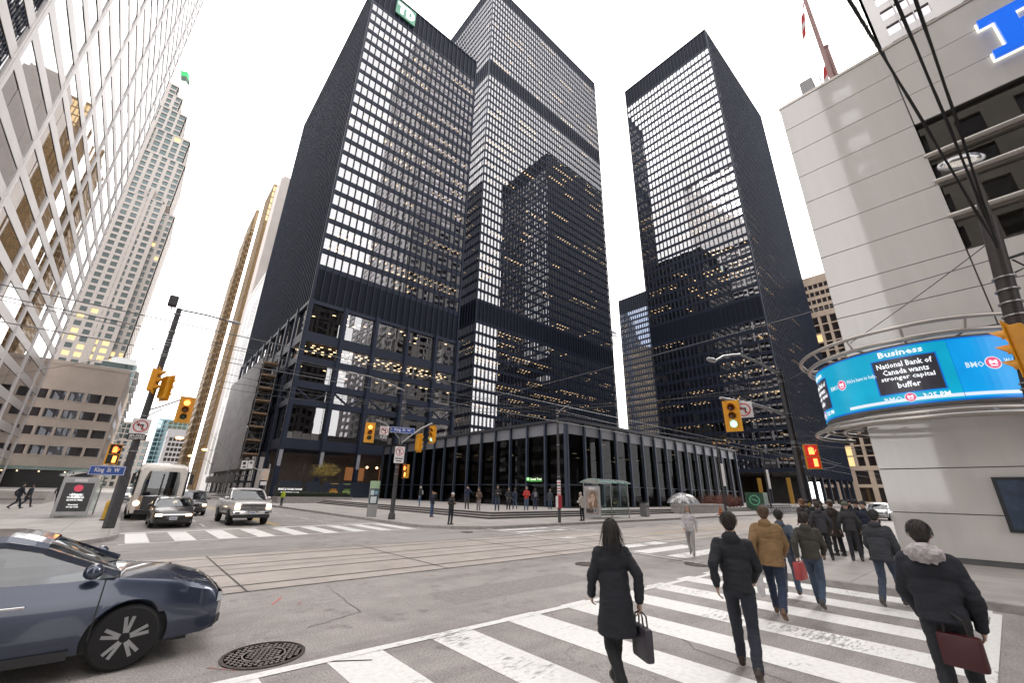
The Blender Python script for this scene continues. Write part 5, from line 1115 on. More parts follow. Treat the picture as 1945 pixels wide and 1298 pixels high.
# gold glass towers
M_GOLDF = pm('gold_frame', (.27, .195, .115), .45, .5, var=.2, vs=.2)
M_GOLD = glassm('gold_glass', .5, (.3, .18, .06), (1.0, .74, .42), .03, .03, .3)
M_GOLD2 = glassm('dim_gold_glass', .32, (.2, .12, .05), (.62, .44, .26), .03, .03, .3)
grid_building('gold_glass_tower', 'gold mirrored tower with its edge against the black tower, nearer of two gold towers', 'tower', [dict(x0=21.9, y0=230, x1=40, y1=252, z0=.6, z1=162.5, faces='NE', bay=1.25, pier=.22, fh=3.9, sp=.45, dep=.2)], M_GOLDF, M_GOLD)
grid_building('gold_glass_tower', 'brownish gold tower with a stepped slanting crown, farther of two gold towers', 'tower', [
    dict(x0=20.3, y0=270, x1=22.0, y1=300, z0=.6, z1=167, faces='NE', bay=.9, pier=.3, fh=3.9, sp=1.3, dep=.2), dict(x0=19.9, y0=272, x1=20.3, y1=300, z0=.6, z1=161, faces='NE', bay=1.2, pier=.3, fh=3.9, sp=1.3, dep=.1),
    dict(x0=19.3, y0=274, x1=19.9, y1=300, z0=.6, z1=151, faces='NE', bay=1.2, pier=.3, fh=3.9, sp=1.3, dep=.1), dict(x0=18.9, y0=276, x1=19.3, y1=300, z0=.6, z1=128, faces='NE', bay=1.2, pier=.3, fh=3.9, sp=1.3, dep=.1)], M_GOLDF, M_GOLD2)
ps = thing('concrete_tower', 'blank pale concrete slab tower squeezed between gold glass and black steel', 'tower', (21.5, 200, .6))
mb = MB(); mb.box(21.5, 200, .6, 34, 212, 147); mb.box(22.3, 200.8, 147, 33, 211, 149); mb.build('wall', pm('pale_concrete', (.52, .48, .455), .75, var=.08, vs=.15), ps, world=True)
wt = thing('white_office_block', 'white modern block with thin vertical slot windows directly behind the scaffolded tower', 'building', (20.2, 161, .6))
mb = MB(); mb.box(20.2, 161, .6, 40, 190, 76.5); mb.box(20.0, 160.8, 75.2, 40.1, 190.1, 76.9); mb.build('wall', pm('white_panel', (.72, .71, .70), .5, var=.05), wt, world=True)
for (z0, z1) in ((6, 30), (33, 54), (57, 68)):
    for y in (165, 168, 171, 174, 181, 184):
        mb = MB(); mb.box(20.16, y, z0, 20.19, y+.9, z1); mb.build('slot_window', M_GLDK, wt, world=True)
grid_building('stone_office_block', 'tan ribbed office block seen in the gap between the right tower and the pale podium', 'building', [
    dict(x0=215, y0=10, x1=250, y1=50, z0=14, z1=80, faces='E', bay=3.4, pier=1.0, fh=4.1, sp=.5, dep=1.0, par=1), dict(x0=215.3, y0=10, x1=250, y1=50, z0=80, z1=99, faces='E', bay=2, pier=.4, fh=3.6, sp=1.6, dep=.5, par=4),
    dict(x0=214.6, y0=10, x1=250, y1=50, z0=.15, z1=14, faces='E', bay=6, pier=1.6, fh=5.6, sp=1.2, dep=.8)], pm('tan_stone', (.46, .37, .29), .75, var=.1, vs=.3), M_GLDK, M_WARMWIN, .05)
# white high-rise above the podium, and the limestone bank behind the camera (both also mirrored in the towers)
M_FCP = pm('white_marble_panel', (.64, .62, .62), .45, var=.05, vs=.2)
M_FCPG = glassm('plum_glass', .34, (.2, .18, .2), (.92, .87, .92), .012, .05, .3)
fc = grid_building('white_high_rise', 'white panelled skyscraper with mirrored window strips rising behind the pale podium roof', 'tower', [dict(x0=78, y0=-62, x1=140, y1=-4.2, z0=22, z1=298, faces='ES', bay=8.2, pier=3.0, fh=3.7, sp=1.55, dep=.35, end=.2)], M_FCP, M_FCPG)
for i in range(7):
    for d_ in (1.7, 3.4):
        mb = MB(); y = -4.4-i*8.2-1.5-d_; mb.box(77.9, y-.06, 22, 78.3, y+.06, 290)
        if i < 3: mb.build('mullion', M_FCP, fc, world=True)
grid_building('limestone_bank', 'buff limestone bank tower with setbacks on the corner behind the viewer, seen mirrored in glass', 'building', [
    dict(x0=-60, y0=-70, x1=-14, y1=3.4, z0=.15, z1=60, faces='WS', bay=4, pier=2.2, fh=4, sp=1.6, dep=.4), dict(x0=-56, y0=-60, x1=-20, y1=-4, z0=60, z1=115, faces='WS', bay=4, pier=2.2, fh=4, sp=1.6, dep=.4)],
    pm('buff_limestone', (.36, .335, .30), .75, var=.12, vs=.2), M_GLDK, keep=60)

grid_building('dark_stone_block', 'dark stone office block behind the viewer, seen only mirrored in tall panes', 'building', [dict(x0=16, y0=-95, x1=60, y1=-36, z0=.15, z1=88, faces='S', bay=3.2, pier=1.3, fh=3.9, sp=1.5, dep=.4)], pm('dark_stone', (.075, .07, .07), .8, var=.2, vs=.2), M_GLDK, keep=40)
ws_ = thing('wall_poster', 'dark blue framed poster on the pale podium wall at the right edge', 'poster', (20.49, .12, .15)); mb = MB(); mb.box(-.06, -1.3, 1.0, 0, .1, 2.6); mb.build('frame', pm('poster_frame', (.02, .024, .03), .3), ws_, bevel=.01); mb = MB(); mb.box(-.07, -1.2, 1.1, -.061, 0, 2.5); mb.build('print', pm('poster_blue', (.03, .055, .10), .3, var=.5, vs=2), ws_)
# concrete broadcast tower: only its pod shows past the tall black tower
cn = thing('broadcast_tower', 'distant concrete observation tower, its round pod peeping past the tallest black tower', 'tower', (742.0, 512.0, 0))
M_CONC = pm('tower_concrete', (.42, .41, .40), .8)
mb = MB(); mb.lathe([(17, 0), (12, 60), (8.5, 160), (6, 320)], n=18); mb.lathe([(5.2, 358), (4, 440)], n=12); mb.lathe([(1.8, 440), (.4, 540)], n=8); mb.build('shaft', M_CONC, cn, smooth=True)
mb = MB(); mb.lathe([(6, 318), (14, 321), (19.5, 326), (20, 330), (18, 333), (9, 334)], n=28); mb.build('radome', pm('radome_white', (.75, .75, .76), .5), cn, smooth=True)
mb = MB(); mb.lathe([(14, 334), (18, 335), (18.5, 341), (17, 342)], n=28); mb.lathe([(15.5, 345.2), (16.5, 346), (15, 349.5), (7, 352), (5.5, 358)], n=28); mb.build('pod_deck', pm('pod_grey', (.36, .36, .38), .5), cn, smooth=True)
mb = MB(); mb.lathe([(17.4, 342), (17.6, 345.2)], n=28); mb.build('pod_window', M_GLDK, cn, smooth=True)

# ------------------------------------------------------------------ pale podium on the right with the wrap-round screen
M_POD = pm('white_back_painted_glass', (.66, .64, .62), .07, 0, var=.055, vs=.9, stretch=(1.0, 1.0, .07), coat=.6, spec=.6)
M_PODD = pm('podium_backing', (.10, .097, .094), .6)
M_TUBE = pm('satin_steel', (.46, .43, .40), .33, .75, var=.06)
BX, BY = 20.5, 2.9
pd = thing('podium_building', 'pale glass-panelled podium on the right with dark strip windows and steel rails round its corner', 'building', (BX, BY, .15))
mb = MB(); mb.box(BX+.06, -60, .15, 76, BY-.06, 20.5); mb.build('core', M_PODD, pd, world=True)
fB = lambda s, z, d: (BX-d, BY-s, z)                       # s runs north from the street corner
fS = lambda s, z, d: (BX+s, BY+d, z)
jz = [.30, 1.62, 3.06, 4.69, 6.15, 7.6, 9.05, 10.5, 11.95, 13.4, 14.9, 16.38, 17.85, 19.3, 20.72]
cuts = [0, 4.1, 10.5, 17, 24, 31]
for k in range(len(jz)-1):
    for i in range(len(cuts)-1):
        if i >= 1 and 7 <= k < 11: continue
        mb = MB(); fbox(mb, fB, cuts[i]+(.02 if i else 0), jz[k]+.014, -.05, cuts[i+1]-.02, jz[k+1]-.014, 0); mb.build('wall_panel', M_POD, pd, world=True, bevel=.008)
    mb = MB(); fbox(mb, fS, .02, jz[k]+.014, -.05, 30, jz[k+1]-.014, 0); mb.build('wall_panel', M_POD if k > 11 else pm('podium_dark_panel', (.03, .03, .033), .5), pd, world=True, bevel=.008)
mb = MB(); fbox(mb, fB, -.02, .15, -.05, 31, .30, .02); mb.build('plinth', pm('plinth_dark', (.12, .12, .125), .3), pd, world=True)
mb = MB(); mb.box(BX-.03, -60, 20.72, 76, BY+.03, 20.86); mb.build('parapet', M_TUBE, pd, world=True)
M_GLPD = glassm('podium_glass', .16, (.42, .41, .40), (.9, .9, .9), .01)
for k, (a, b) in enumerate(((10.5, 11.85), (12.1, 13.4), (13.7, 14.6), (14.95, 16.38))):
    for i in range(1, 6):
        s0 = 4.1+(i-1)*3.2; mb = MB(); mb.quad(fB(s0+.04, a, -.25), fB(s0+3.16, a, -.25), fB(s0+3.16, b, -.25), fB(s0+.04, b, -.25)); mb.build('window', M_GLPD, pd, world=True, normals=False)
for z in (11.97, 13.55, 14.78):
    mb = MB(); mb.tube([fB(4.0, z, -.05), fB(24, z, -.05)], .12, 10); fbox(mb, fB, 4.1, z-.16, -.3, 24, z+.16, -.12); mb.build('sunshade_rail', M_TUBE, pd, world=True, smooth=True)
rm = MB()
for z in (10.4, 13.5, 16.4): fbox(rm, fB, 4.2, z-.1, -7, 26, z+.08, -.4)
fbox(rm, fB, 4.2, 10.4, -7.2, 26, 16.4, -7); fbox(rm, fB, 4.0, 10.4, -7, 4.1, 16.4, -.3); rm.build('room', pm('room_grey', (.30, .29, .28), .8), pd, world=True)
for (s, z) in ((7.5, 13.35), (9, 13.35), (10.5, 13.35), (8.3, 16.25)):
    mb = MB(); fbox(mb, fB, s, z-.04, -2.2, s+.7, z, -1.6); mb.build('ceiling_light', M_LAMP, pd, world=True)
core2 = None
# the core must not fill the glazed room
bpy.data.objects.remove([o for o in pd.children if o.name.startswith('core')][0])
mb = MB(); mb.box(BX+.06, BY-4.0, .15, 76, BY-.06, 20.5); mb.box(BX+.06, -60, .15, 76, BY-4.0, 10.38); mb.box(BX+.06, -60, 16.5, 76, BY-4.0, 20.5); mb.box(BX+7.3, -60, 10.38, 76, BY-4.0, 16.5); mb.build('core', M_PODD, pd, world=True)
# rails round the corner
LC = (21.5, 1.0); LR = 3.25
def ring(r, a0=118, a1=290, n=60): return [(LC[0]+r*math.cos(R(a0+(a1-a0)*i/n)), LC[1]+r*math.sin(R(a0+(a1-a0)*i/n))) for i in range(n+1)]
RA0, RA1 = 52, 250
for (r, z, rad) in ((LR+.42, 7.38, .065), (LR+.18, 7.02, .075), (LR+.42, 4.42, .065), (LR+.05, 4.62, .075), (LR-.5, 4.5, .05)):
    mb = MB(); mb.tube([(x, y, z) for x, y in ring(r, RA0, RA1)], rad, 10); mb.build('rail', M_TUBE, pd, world=True, smooth=True)
for a in range(RA0+8, RA1, 24):
    mb = MB(); p = lambda r, z: (LC[0]+r*math.cos(R(a)), LC[1]+r*math.sin(R(a)), z)
    mb.tube([p(2.2, 7.0), p(LR+.18, 7.02), p(LR+.42, 7.38)], .035, 6); mb.build('rail_bracket', M_TUBE, pd, world=True); mb = MB(); mb.tube([p(2.2, 4.6), p(LR+.05, 4.62), p(LR+.42, 4.42)], .035, 6); mb.build('rail_bracket', M_TUBE, pd, world=True)
# screen
sc_ = thing('led_screen', 'curved bright blue news screen wrapped round the podium corner', 'screen', (LC[0], LC[1], 4.9))
def fL(a, z, d): return (LC[0]+(LR+d)*math.cos(R(a)), LC[1]+(LR+d)*math.sin(R(a)), z)
def arcpanel(mb, a0, a1, z0, z1, d, th=.02, n=None):
    n = n or max(2, int(abs(a1-a0)/3))
    for i in range(n):
        p, q = a0+(a1-a0)*i/n, a0+(a1-a0)*(i+1)/n; mb.quad(fL(p, z0, d), fL(q, z0, d), fL(q, z1, d), fL(p, z1, d))
mb = MB()
ra = ring(LR-.02, RA0, RA1); ri_ = ring(LR-.55, RA0, RA1)
for i in range(len(ra)-1):
    (a, b), (c, d) = ra[i], ra[i+1]; (e, f_), (g_, h_) = ri_[i], ri_[i+1]
    mb.quad((a, b, 4.84), (c, d, 4.84), (g_, h_, 4.84), (e, f_, 4.84)); mb.quad((a, b, 6.92), (c, d, 6.92), (g_, h_, 6.92), (e, f_, 6.92)); mb.quad((a, b, 4.84), (c, d, 4.84), (c, d, 6.92), (a, b, 6.92)); mb.quad((e, f_, 4.84), (g_, h_, 4.84), (g_, h_, 6.92), (e, f_, 6.92))
mb.build('housing', pm('screen_housing', (.17, .15, .14), .5), sc_, world=True)
def ledmat(name, c0, c1):
    mt = em(name, c0, 1.0); nt = mt.node_tree; b = nt.nodes['Principled BSDF']
    tc = nd(nt, 'ShaderNodeTexCoord'); n = nd(nt, 'ShaderNodeTexNoise', Scale=.8, Detail=2.0); nt.links.new(tc.outputs['Object'], n.inputs['Vector'])
    r = nd(nt, 'ShaderNodeValToRGB'); r.color_ramp.elements[0].color = (*c0, 1); r.color_ramp.elements[1].color = (*c1, 1); r.color_ramp.elements[0].position = .4; r.color_ramp.elements[1].position = .65
    nt.links.new(n.outputs['Fac'], r.inputs['Fac']); nt.links.new(r.outputs[0], b.inputs['Emission Color']); b.inputs['Emission Strength'].default_value = .92; b.inputs['Base Color'].default_value = (0, 0, 0, 1); return mt
M_CY = ledmat('led_cyan', (.0, .40, .64), (.0, .48, .74)); M_BL = ledmat('led_blue', (.0, .34, .86), (.0, .42, .95)); M_EDGE = em('led_edge', (.0, .18, .7), .9, (0, 0, 0))
M_DKP = em('led_dark', (.035, .033, .045), .9, (0, 0, 0)); M_LW = em('led_white', (.95, .97, 1.0), 1.15, (0, 0, 0)); M_RED = em('led_red', (.85, .08, .22), 1.0, (0, 0, 0)); M_LTX = em('led_soft', (.72, .9, .97), .95, (0, 0, 0))
Z0, Z1 = 4.90, 6.86
AM = 196     # seam between the two colour fields, degrees round the corner
for (a0, a1, mt) in ((RA0+1, AM, M_CY), (AM, RA1-1, M_BL)):
    mb = MB(); arcpanel(mb, a0, a1, Z0, Z1, 0); mb.build('screen_field', mt, sc_, world=True, smooth=True)
mb = MB(); arcpanel(mb, RA0+1, RA1-1, Z0, Z0+.06, .004); arcpanel(mb, RA0+1, RA1-1, Z1-.05, Z1, .004); arcpanel(mb, AM-.12, AM+.12, Z0, Z1, .005); mb.build('edge_line', M_EDGE, sc_, world=True)
def ltext(txt, ac, zc, w, h, mat, d=.012, bold=0.02):
    # seen from outside the ring, text runs toward growing angle when the view is inward
    fn = lambda a, b, dd: fL(ac+SGN*math.degrees(a/LR), zc+b, d+dd)
    return textmb(txt, w, h, .002, fn, bold=bold, res=1).build('screen_text', mat, sc_, world=True)
SGN = 1
def newsblock(ac, hw):
    s = math.degrees(hw/LR)
    mb = MB(); arcpanel(mb, ac-s*1.05, ac+s*1.05, 5.28, 6.50, .004); mb.build('panel_border', M_EDGE, sc_, world=True)
    mb = MB(); arcpanel(mb, ac-s, ac+s, 5.32, 6.46, .008); mb.build('news_panel', M_DKP, sc_, world=True)
    ltext('Business', ac, 6.66, 1.1*hw/.78, .2, M_LW); 
    for i, l in enumerate(('National Bank of', 'Canada wants', 'stronger capital', 'buffer')): ltext(l, ac, 6.27-.235*i, (1.36, 1.12, 1.3, .55)[i]*hw/.78, .19, M_LW)
    ltext('BMO', ac-s*.62, 5.14, .46*hw/.78, .14, M_LTX)
    roundel(ac-s*.08, 5.14, .15); ltext('3:25 PM', ac+s*.68, 5.14, .6*hw/.78, .15, M_LW)
def roundel(ac, zc, r):
    mb = MB(); n = 24; P = [fL(ac+math.degrees(r*math.cos(2*PI*i/n)/LR), zc+r*math.sin(2*PI*i/n), .012) for i in range(n)]; mb.add(P, [tuple(range(n))]); mb.build('logo_disc', M_LTX, sc_, world=True)
    mb = MB(); P = [fL(ac+math.degrees(r*.88*math.cos(2*PI*i/n)/LR), zc+r*.88*math.sin(2*PI*i/n), .016) for i in range(n)]; mb.add(P, [tuple(range(n))]); mb.build('logo_disc', M_RED, sc_, world=True)
    ltext('M', ac, zc+r*.1, r*.95, r*.62, M_LW, .02, .05); mb = MB(); arcpanel(mb, ac-math.degrees(r*.42/LR), ac+math.degrees(r*.42/LR), zc-r*.52, zc-r*.36, .02); mb.build('logo_bar', M_LW, sc_, world=True)
newsblock(176, .80); newsblock(112, .80)
ltext('BMO', 133.5, 5.95, .40, .17, M_LTX); roundel(140.5, 5.97, .19); ltext("We're here to help.", 153.5, 6.0, 1.02, .19, M_LTX)
ltext('BMO', 204, 5.95, .42, .18, M_LTX); roundel(211.5, 5.97, .2); ltext("We're here to help.", 226, 6.0, 1.1, .2, M_LTX)
mb = MB(); arcpanel(mb, 142, 240, Z0+.12, Z0+.22, .006); mb.build('ticker_strip', em('led_ticker', (.8, .88, 1.), 1.0, (0, 0, 0)), sc_, world=True)

# channel letter on the podium
lt = thing('channel_letter', 'big blue serif letter B with a white lit edge high on the podium wall', 'sign letter', (BX-.1, BY-6.8, 17.6))
def blockB(mb, fn, d0, d1, g=0.):
    P = lambda poly: mb.prism(poly, d0, d1, fn)
    for (x0, y0, x1, y1) in ((-.25-g, -g, 1.3+g, .28+g), (-.25-g, 1.62-g, 1.3+g, 1.9+g), (.12-g, .28, .62+g, 1.62), (1.2, .82-g, 1.25, 1.08+g), (.62, .83-g, 1.3, 1.07+g)): P([(x0, y0), (x1, y0), (x1, y1), (x0, y1)])
    for (cy, ry, rx) in ((1.42, .48, .62), (.5, .5, .7)):
        for i in range(12):
            a, b = -90+15*i, -75+15*i; th = .46+g
            P([(1.25+(rx+g)*math.cos(R(a)), cy+(ry+g)*math.sin(R(a))), (1.25+(rx+g)*math.cos(R(b)), cy+(ry+g)*math.sin(R(b))), (1.25+(rx-th)*math.cos(R(b)), cy+(ry-.27-g)*math.sin(R(b))), (1.25+(rx-th)*math.cos(R(a)), cy+(ry-.27-g)*math.sin(R(a)))])
fBB = lambda a, b, d: fB(6.85+a, 17.5+b*1.0, d)
mb = MB(); blockB(mb, fBB, .10, .30); mb.build('letter_face', em('letter_blue', (.0, .14, .80), .75, (.01, .1, .6)), lt, world=True)
mb = MB(); blockB(mb, fBB, .02, .095, .05); mb.build('lit_edge', em('letter_halo', (1., 1., .85), 1.3), lt, world=True)
# things on the podium roof
rb = thing('roof_cabinet', 'grey sheet-metal cabinet with an antenna on the podium roof edge', 'rooftop cabinet', (21.6, 1.6, 20.86))
mb = MB(); mb.box(-.5, -.22, 0, .5, .32, 1.35); mb.build('cabinet', pm('grey_sheet', (.33, .33, .34), .5, .3), rb, bevel=.02)
mb = MB(); mb.cyl((-.3, -.5, 0), (-.3, -.5, 1.3), .02, n=6); mb.cyl((-.3, -.7, 1.0), (-.3, -.3, 1.1), .012, n=6); mb.ico((-.3, -.42, 1.35), .04, sub=1); mb.build('antenna', M_IRON, rb)
M_FLR = pm('flag_red', (.55, .05, .06), .8, var=.2, vs=4); M_FLW = pm('flag_white', (.75, .72, .72), .8, var=.1, vs=4)
for k, (y, z1, zt, lab) in enumerate(((.72, 31.5, 29.6, 'tall flagpole on the podium roof with a red and white flag hanging at its head'), (.55, 25.6, 25.4, 'short flagpole on the podium roof half hidden behind a taller one'))):
    f_ = thing('flagpole', lab, 'flagpole', (23+.3*k, y, 20.86)); mb = MB(); mb.cyl((0, 0, 0), (0, 0, z1-20.86), .12, .085, 10); mb.ico((0, 0, z1-20.86+.06), .15, sub=1); mb.build('pole', pm('flagpole_grey', (.36, .22, .21), .4, .3), f_, smooth=True)
    flag(f_, [M_FLR, M_FLW], ((0, .06, zt-20.86), (.25, .35, -.9), (-.1, .12, -1)), .75, 2.3 if k == 0 else 2.6, amp=.16, split=lambda u, v: 1 if (.3 < v < .62 and u > .1) else 0)
# ------------------------------------------------------------------ street furniture
def F(loc, rz):
    M_ = Matrix.Translation(loc) @ Matrix.Rotation(rz, 4, 'Z')
    return lambda a, b, d: tuple(M_ @ Vector((a, -d, b)))
def Mx(loc, rz): return Matrix.Translation(loc) @ Matrix.Rotation(rz, 4, 'Z')
def signal(label, loc, rz, lit, cat='traffic light', s=1.0):
    """three-lamp head hanging with its middle at loc, facing local -Y"""
    t = thing('traffic_light', label, cat, loc, rz)
    mb = MB(); mb.box(-.20*s, -.02, -.56*s, .20*s, .22, .56*s); mb.build('housing', M_SIGY, t, bevel=.03)
    mb = MB(); mb.box(-.33*s, -.035, -.68*s, .33*s, -.021, .68*s); mb.build('backplate', M_SIGY, t, bevel=.006)
    for i in range(3):
        z = (.36-.36*i)*s
        mb = MB(); mb.lathe([(.135*s, -.04), (.135*s, -.055), (.08*s, -.075), (.001, -.08)], (0, 0, z), 20, 'y'); mb.build('lens', M_LON[i] if i == lit else M_LOFF[i], t, smooth=True)
        mb = MB(); n = 14
        for k in range(n):
            a0, a1 = R(-35+250*k/n), R(-35+250*(k+1)/n); r = .155*s
            dp = lambda a: .30*s*(.35+.65*max(0, math.sin(a*.9+.15)))
            mb.quad((r*math.cos(a0), -.036, z+r*math.sin(a0)), (r*math.cos(a1), -.036, z+r*math.sin(a1)), (r*math.cos(a1), -.036-dp(a1), z+r*math.sin(a1)), (r*math.cos(a0), -.036-dp(a0), z+r*math.sin(a0)))
        mb.build('visor', M_SIGY, t, smooth=True, normals=False)
    return t
def pedsignal(label, loc, rz, hand=True):
    t = thing('pedestrian_signal', label, 'pedestrian signal', loc, rz)
    mb = MB(); mb.box(-.24, -.02, -.46, .24, .2, .46); mb.build('housing', M_SIGY, t, bevel=.02)
    mb = MB(); mb.box(-.2, -.03, .02, .2, -.021, .42); mb.box(-.2, -.03, -.42, .2, -.021, -.02); mb.build('display', M_BLK, t)
    mb = MB()
    if hand:
        mb.box(-.09, -.045, .08, .08, -.031, .24)
        for i in range(4): mb.box(-.09+.045*i, -.045, .24, -.055+.045*i, -.031, .37-.03*abs(i-1.4))
        mb.beam((.08, -.038, .14), (.15, -.038, .25), .04, .014)
    else: mb.box(-.05, -.045, .08, .05, -.031, .36)
    mb.build('hand_symbol', em('ped_orange', (1., .16, .03), 5.5), t)
    mb = MB(); mb.box(.0, -.045, -.37, .13, -.031, -.08); mb.build('countdown', em('ped_orange2', (1., .30, .05), 5.5), t)
    mb = MB(); mb.quad((-.25, -.3, .47), (.25, -.3, .47), (.25, -.02, .5), (-.25, -.02, .5)); mb.build('hood', M_SIGY, t, normals=False)
    return t
def noturn(label, loc, rz, flip=1, sub=None, straight=False, w=.6):
    t = thing('turn_ban_sign', label, 'traffic sign', loc, rz); h = w*1.0
    lo = -h/2-(.28 if sub else 0)
    mb = MB(); mb.box(-w/2, -.012, -h/2, w/2, 0, h/2); mb.build('panel', M_SWHT, t, bevel=.01)
    f = lambda a, b, d: (a, -.013-d, b); r = w*.40
    ar = MB(); g = flip
    if straight: ar.prism([(-.03, -.16), (.03, -.16), (.03, .08), (-.03, .08)], 0, .004, f); ar.prism([(-.09, .06), (.09, .06), (0, .18)], 0, .004, f)
    else:
        ar.prism([(.05*g, -.17), (.11*g, -.17), (.11*g, .08), (.05*g, .08)], 0, .004, f); ar.prism([(-.06*g, .03), (.11*g, .03), (.11*g, .09), (-.06*g, .09)], 0, .004, f); ar.prism([(-.06*g, -.04), (-.06*g, .16), (-.17*g, .06)], 0, .004, f)
    ar.build('arrow', M_SBLK, t)
    rg = MB(); n = 32
    for i in range(n):
        a, b = 2*PI*i/n, 2*PI*(i+1)/n; rg.quad(f(r*math.cos(a), r*math.sin(a), .006), f(r*math.cos(b), r*math.sin(b), .006), f(r*.83*math.cos(b), r*.83*math.sin(b), .006), f(r*.83*math.cos(a), r*.83*math.sin(a), .006))
    rg.prism([(-r*.66, r*.56), (-r*.56, r*.66), (r*.66, -r*.56), (r*.56, -r*.66)], .005, .009, f); rg.build('ban_ring', M_SRED, t, normals=False)
    if sub:
        mb = MB(); mb.box(-w/2, -.012, -h/2-.30, w/2, 0, -h/2-.02); p = mb.build('plate', M_SBLK, t, bevel=.006)
        for i, l in enumerate(sub): textmb(l, w*.8, .095, .004, lambda a, b, d, i=i: (a, -.013-d, -h/2-.10-.12*i+b), bold=.02).build('plate_text', M_SWHT, p)
    return t
def namesign(label, loc, rz, txt='King  St  W', w=1.5):
    t = thing('street_name_sign', label, 'street sign', loc, rz)
    mb = MB(); mb.box(-w/2, -.02, -.21, w/2, .02, .21); mb.build('panel', M_SBLU, t, bevel=.015)
    mb = MB()
    for (a, b, c, d) in ((-w/2+.02, .17, w/2-.02, .19), (-w/2+.02, -.19, w/2-.02, -.17), (-w/2+.02, -.17, -w/2+.04, .17), (w/2-.04, -.17, w/2-.02, .17)): mb.box(a, -.024, b, c, -.0205, d)
    mb.build('border', M_SWHT, t)
    for s in (-1, 1): textmb(txt, w*.68, .24, .004, lambda a, b, d, s=s: (a*(1 if s > 0 else -1), -s*(.021+d), b), bold=.02).build('lettering', M_SWHT, t)
    return t
def bands(mb, x, y, zs, r):
    for z in zs: mb.lathe([(r*1.0, z-.02), (r*1.18, z-.018), (r*1.18, z+.018), (r*1.0, z+.02)], (x, y, 0), 14)
def cobra(mb, p, q, lift=.5):
    p = Vector(p); q = Vector(q); pts = []
    for i in range(9):
        u = i/8; v = p.lerp(q, u); v.z += lift*math.sin(u*PI*.6)*1.0-lift*.95*u; pts.append(v)
    mb.tube(pts, [.05-.02*i/8 for i in range(9)], 8)
    return pts[-1], (pts[-1]-pts[-3]).normalized()
def lamphead(mb, p, d):
    d = Vector((d.x, d.y, 0)).normalized(); s = Vector((-d.y, d.x, 0)); n0 = len(mb.v)
    prof = [(0, .05, .05), (.12, .10, .07), (.35, .16, .09), (.6, .13, .08), (.72, .04, .05)]
    rings = []
    for (l, w_, h_) in prof: rings.append([Vector(p)+d*l+s*(w_*math.cos(2*PI*j/10))+Vector((0, 0, h_*math.sin(2*PI*j/10))) for j in range(10)])
    vs = [v for r_ in rings for v in r_]; fs = [(i*10+j, i*10+(j+1) % 10, (i+1)*10+(j+1) % 10, (i+1)*10+j) for i in range(4) for j in range(10)]+[tuple(range(10)), tuple(40+j for j in range(10))]
    mb.add(vs, fs)

# corner pole on the plaza side
SWX, SWY = 14.13, 28.2
t = thing('signal_pole', 'dark signal pole on the plaza corner with a bent signal arm and a street lamp', 'pole', (SWX, SWY, .15))
mb = MB(); mb.cyl((0, 0, 0), (0, 0, 9.1), .16, .10, 16); mb.lathe([(.24, 0), (.22, .35), (.17, .42)], n=16); mb.build('shaft', M_POLE, t, smooth=True)
mb = MB(); bands(mb, 0, 0, (8.0, 8.1, 7.6, 7.5, 7.05, 4.4, 3.4, 2.95), .12); mb.build('clamp_band', M_GALV, t)
mb = MB(); mb.tube([(0, 0, 5.0), (.7, -.1, 5.6), (1.5, -.2, 6.25), (2.35, -.3, 6.75)], .06, 10); mb.tube([(0, 0, 5.3), (-.6, 0, 5.9), (-1.3, 0, 6.35), (-2.0, 0, 6.5)], .045, 10); mb.beam((.02, 0, 5.0), (.02, 0, 5.5), .22); mb.build('signal_arm', M_GALV, t, smooth=True)
mb = MB(); e, d = cobra(mb, (0, 0, 8.9), (-3.6, .5, 9.6), .55); mb.build('lamp_arm', M_GALV, t, smooth=True)
mb = MB(); lamphead(mb, e, d); mb.build('lamp_head', M_GALV, t, smooth=True)
signal('yellow traffic light with its top lamp lit, left end of the plaza corner arm', (11.75, 28.1, 5.72), R(-14), 0)
signal('yellow traffic light seen from the side, right end of the plaza corner arm', (16.55, 27.85, 6.05), R(-82), 2)
signal('traffic light seen mostly from behind, below the street name sign on the plaza corner', (15.55, 27.95, 5.35), R(95), -1)
noturn('no left turn sign with black plate beside the lit light on the plaza corner pole', (12.75, 28.0, 5.95), R(-16), 1, ('BUSES', 'EXCEPTED'))
namesign('bright blue King St W name sign on the plaza corner pole', (14.15, 28.0, 6.12), R(-14), w=1.75)
noturn('tall white no straight ahead sign fixed on the shaft of the plaza corner pole', (14.1, 28.0, 4.62), R(-20), 1, None, True, .68)
tt = thing('time_plate', 'small white plate under the no straight ahead sign', 'traffic sign', (14.1, 28.0, 4.05), R(-20))
mb = MB(); mb.box(-.34, -.012, -.22, .34, 0, .22); mb.build('panel', M_SWHT, tt, bevel=.008)
mb = MB(); mb.box(-.26, -.016, .05, .26, -.0125, .12); mb.box(-.2, -.016, -.12, .2, -.0125, -.05); mb.build('print_line', M_SBLK, tt)
pedsignal('small pedestrian signal with orange hand halfway up the plaza corner pole', (14.65, 28.0, 3.3), R(-75))

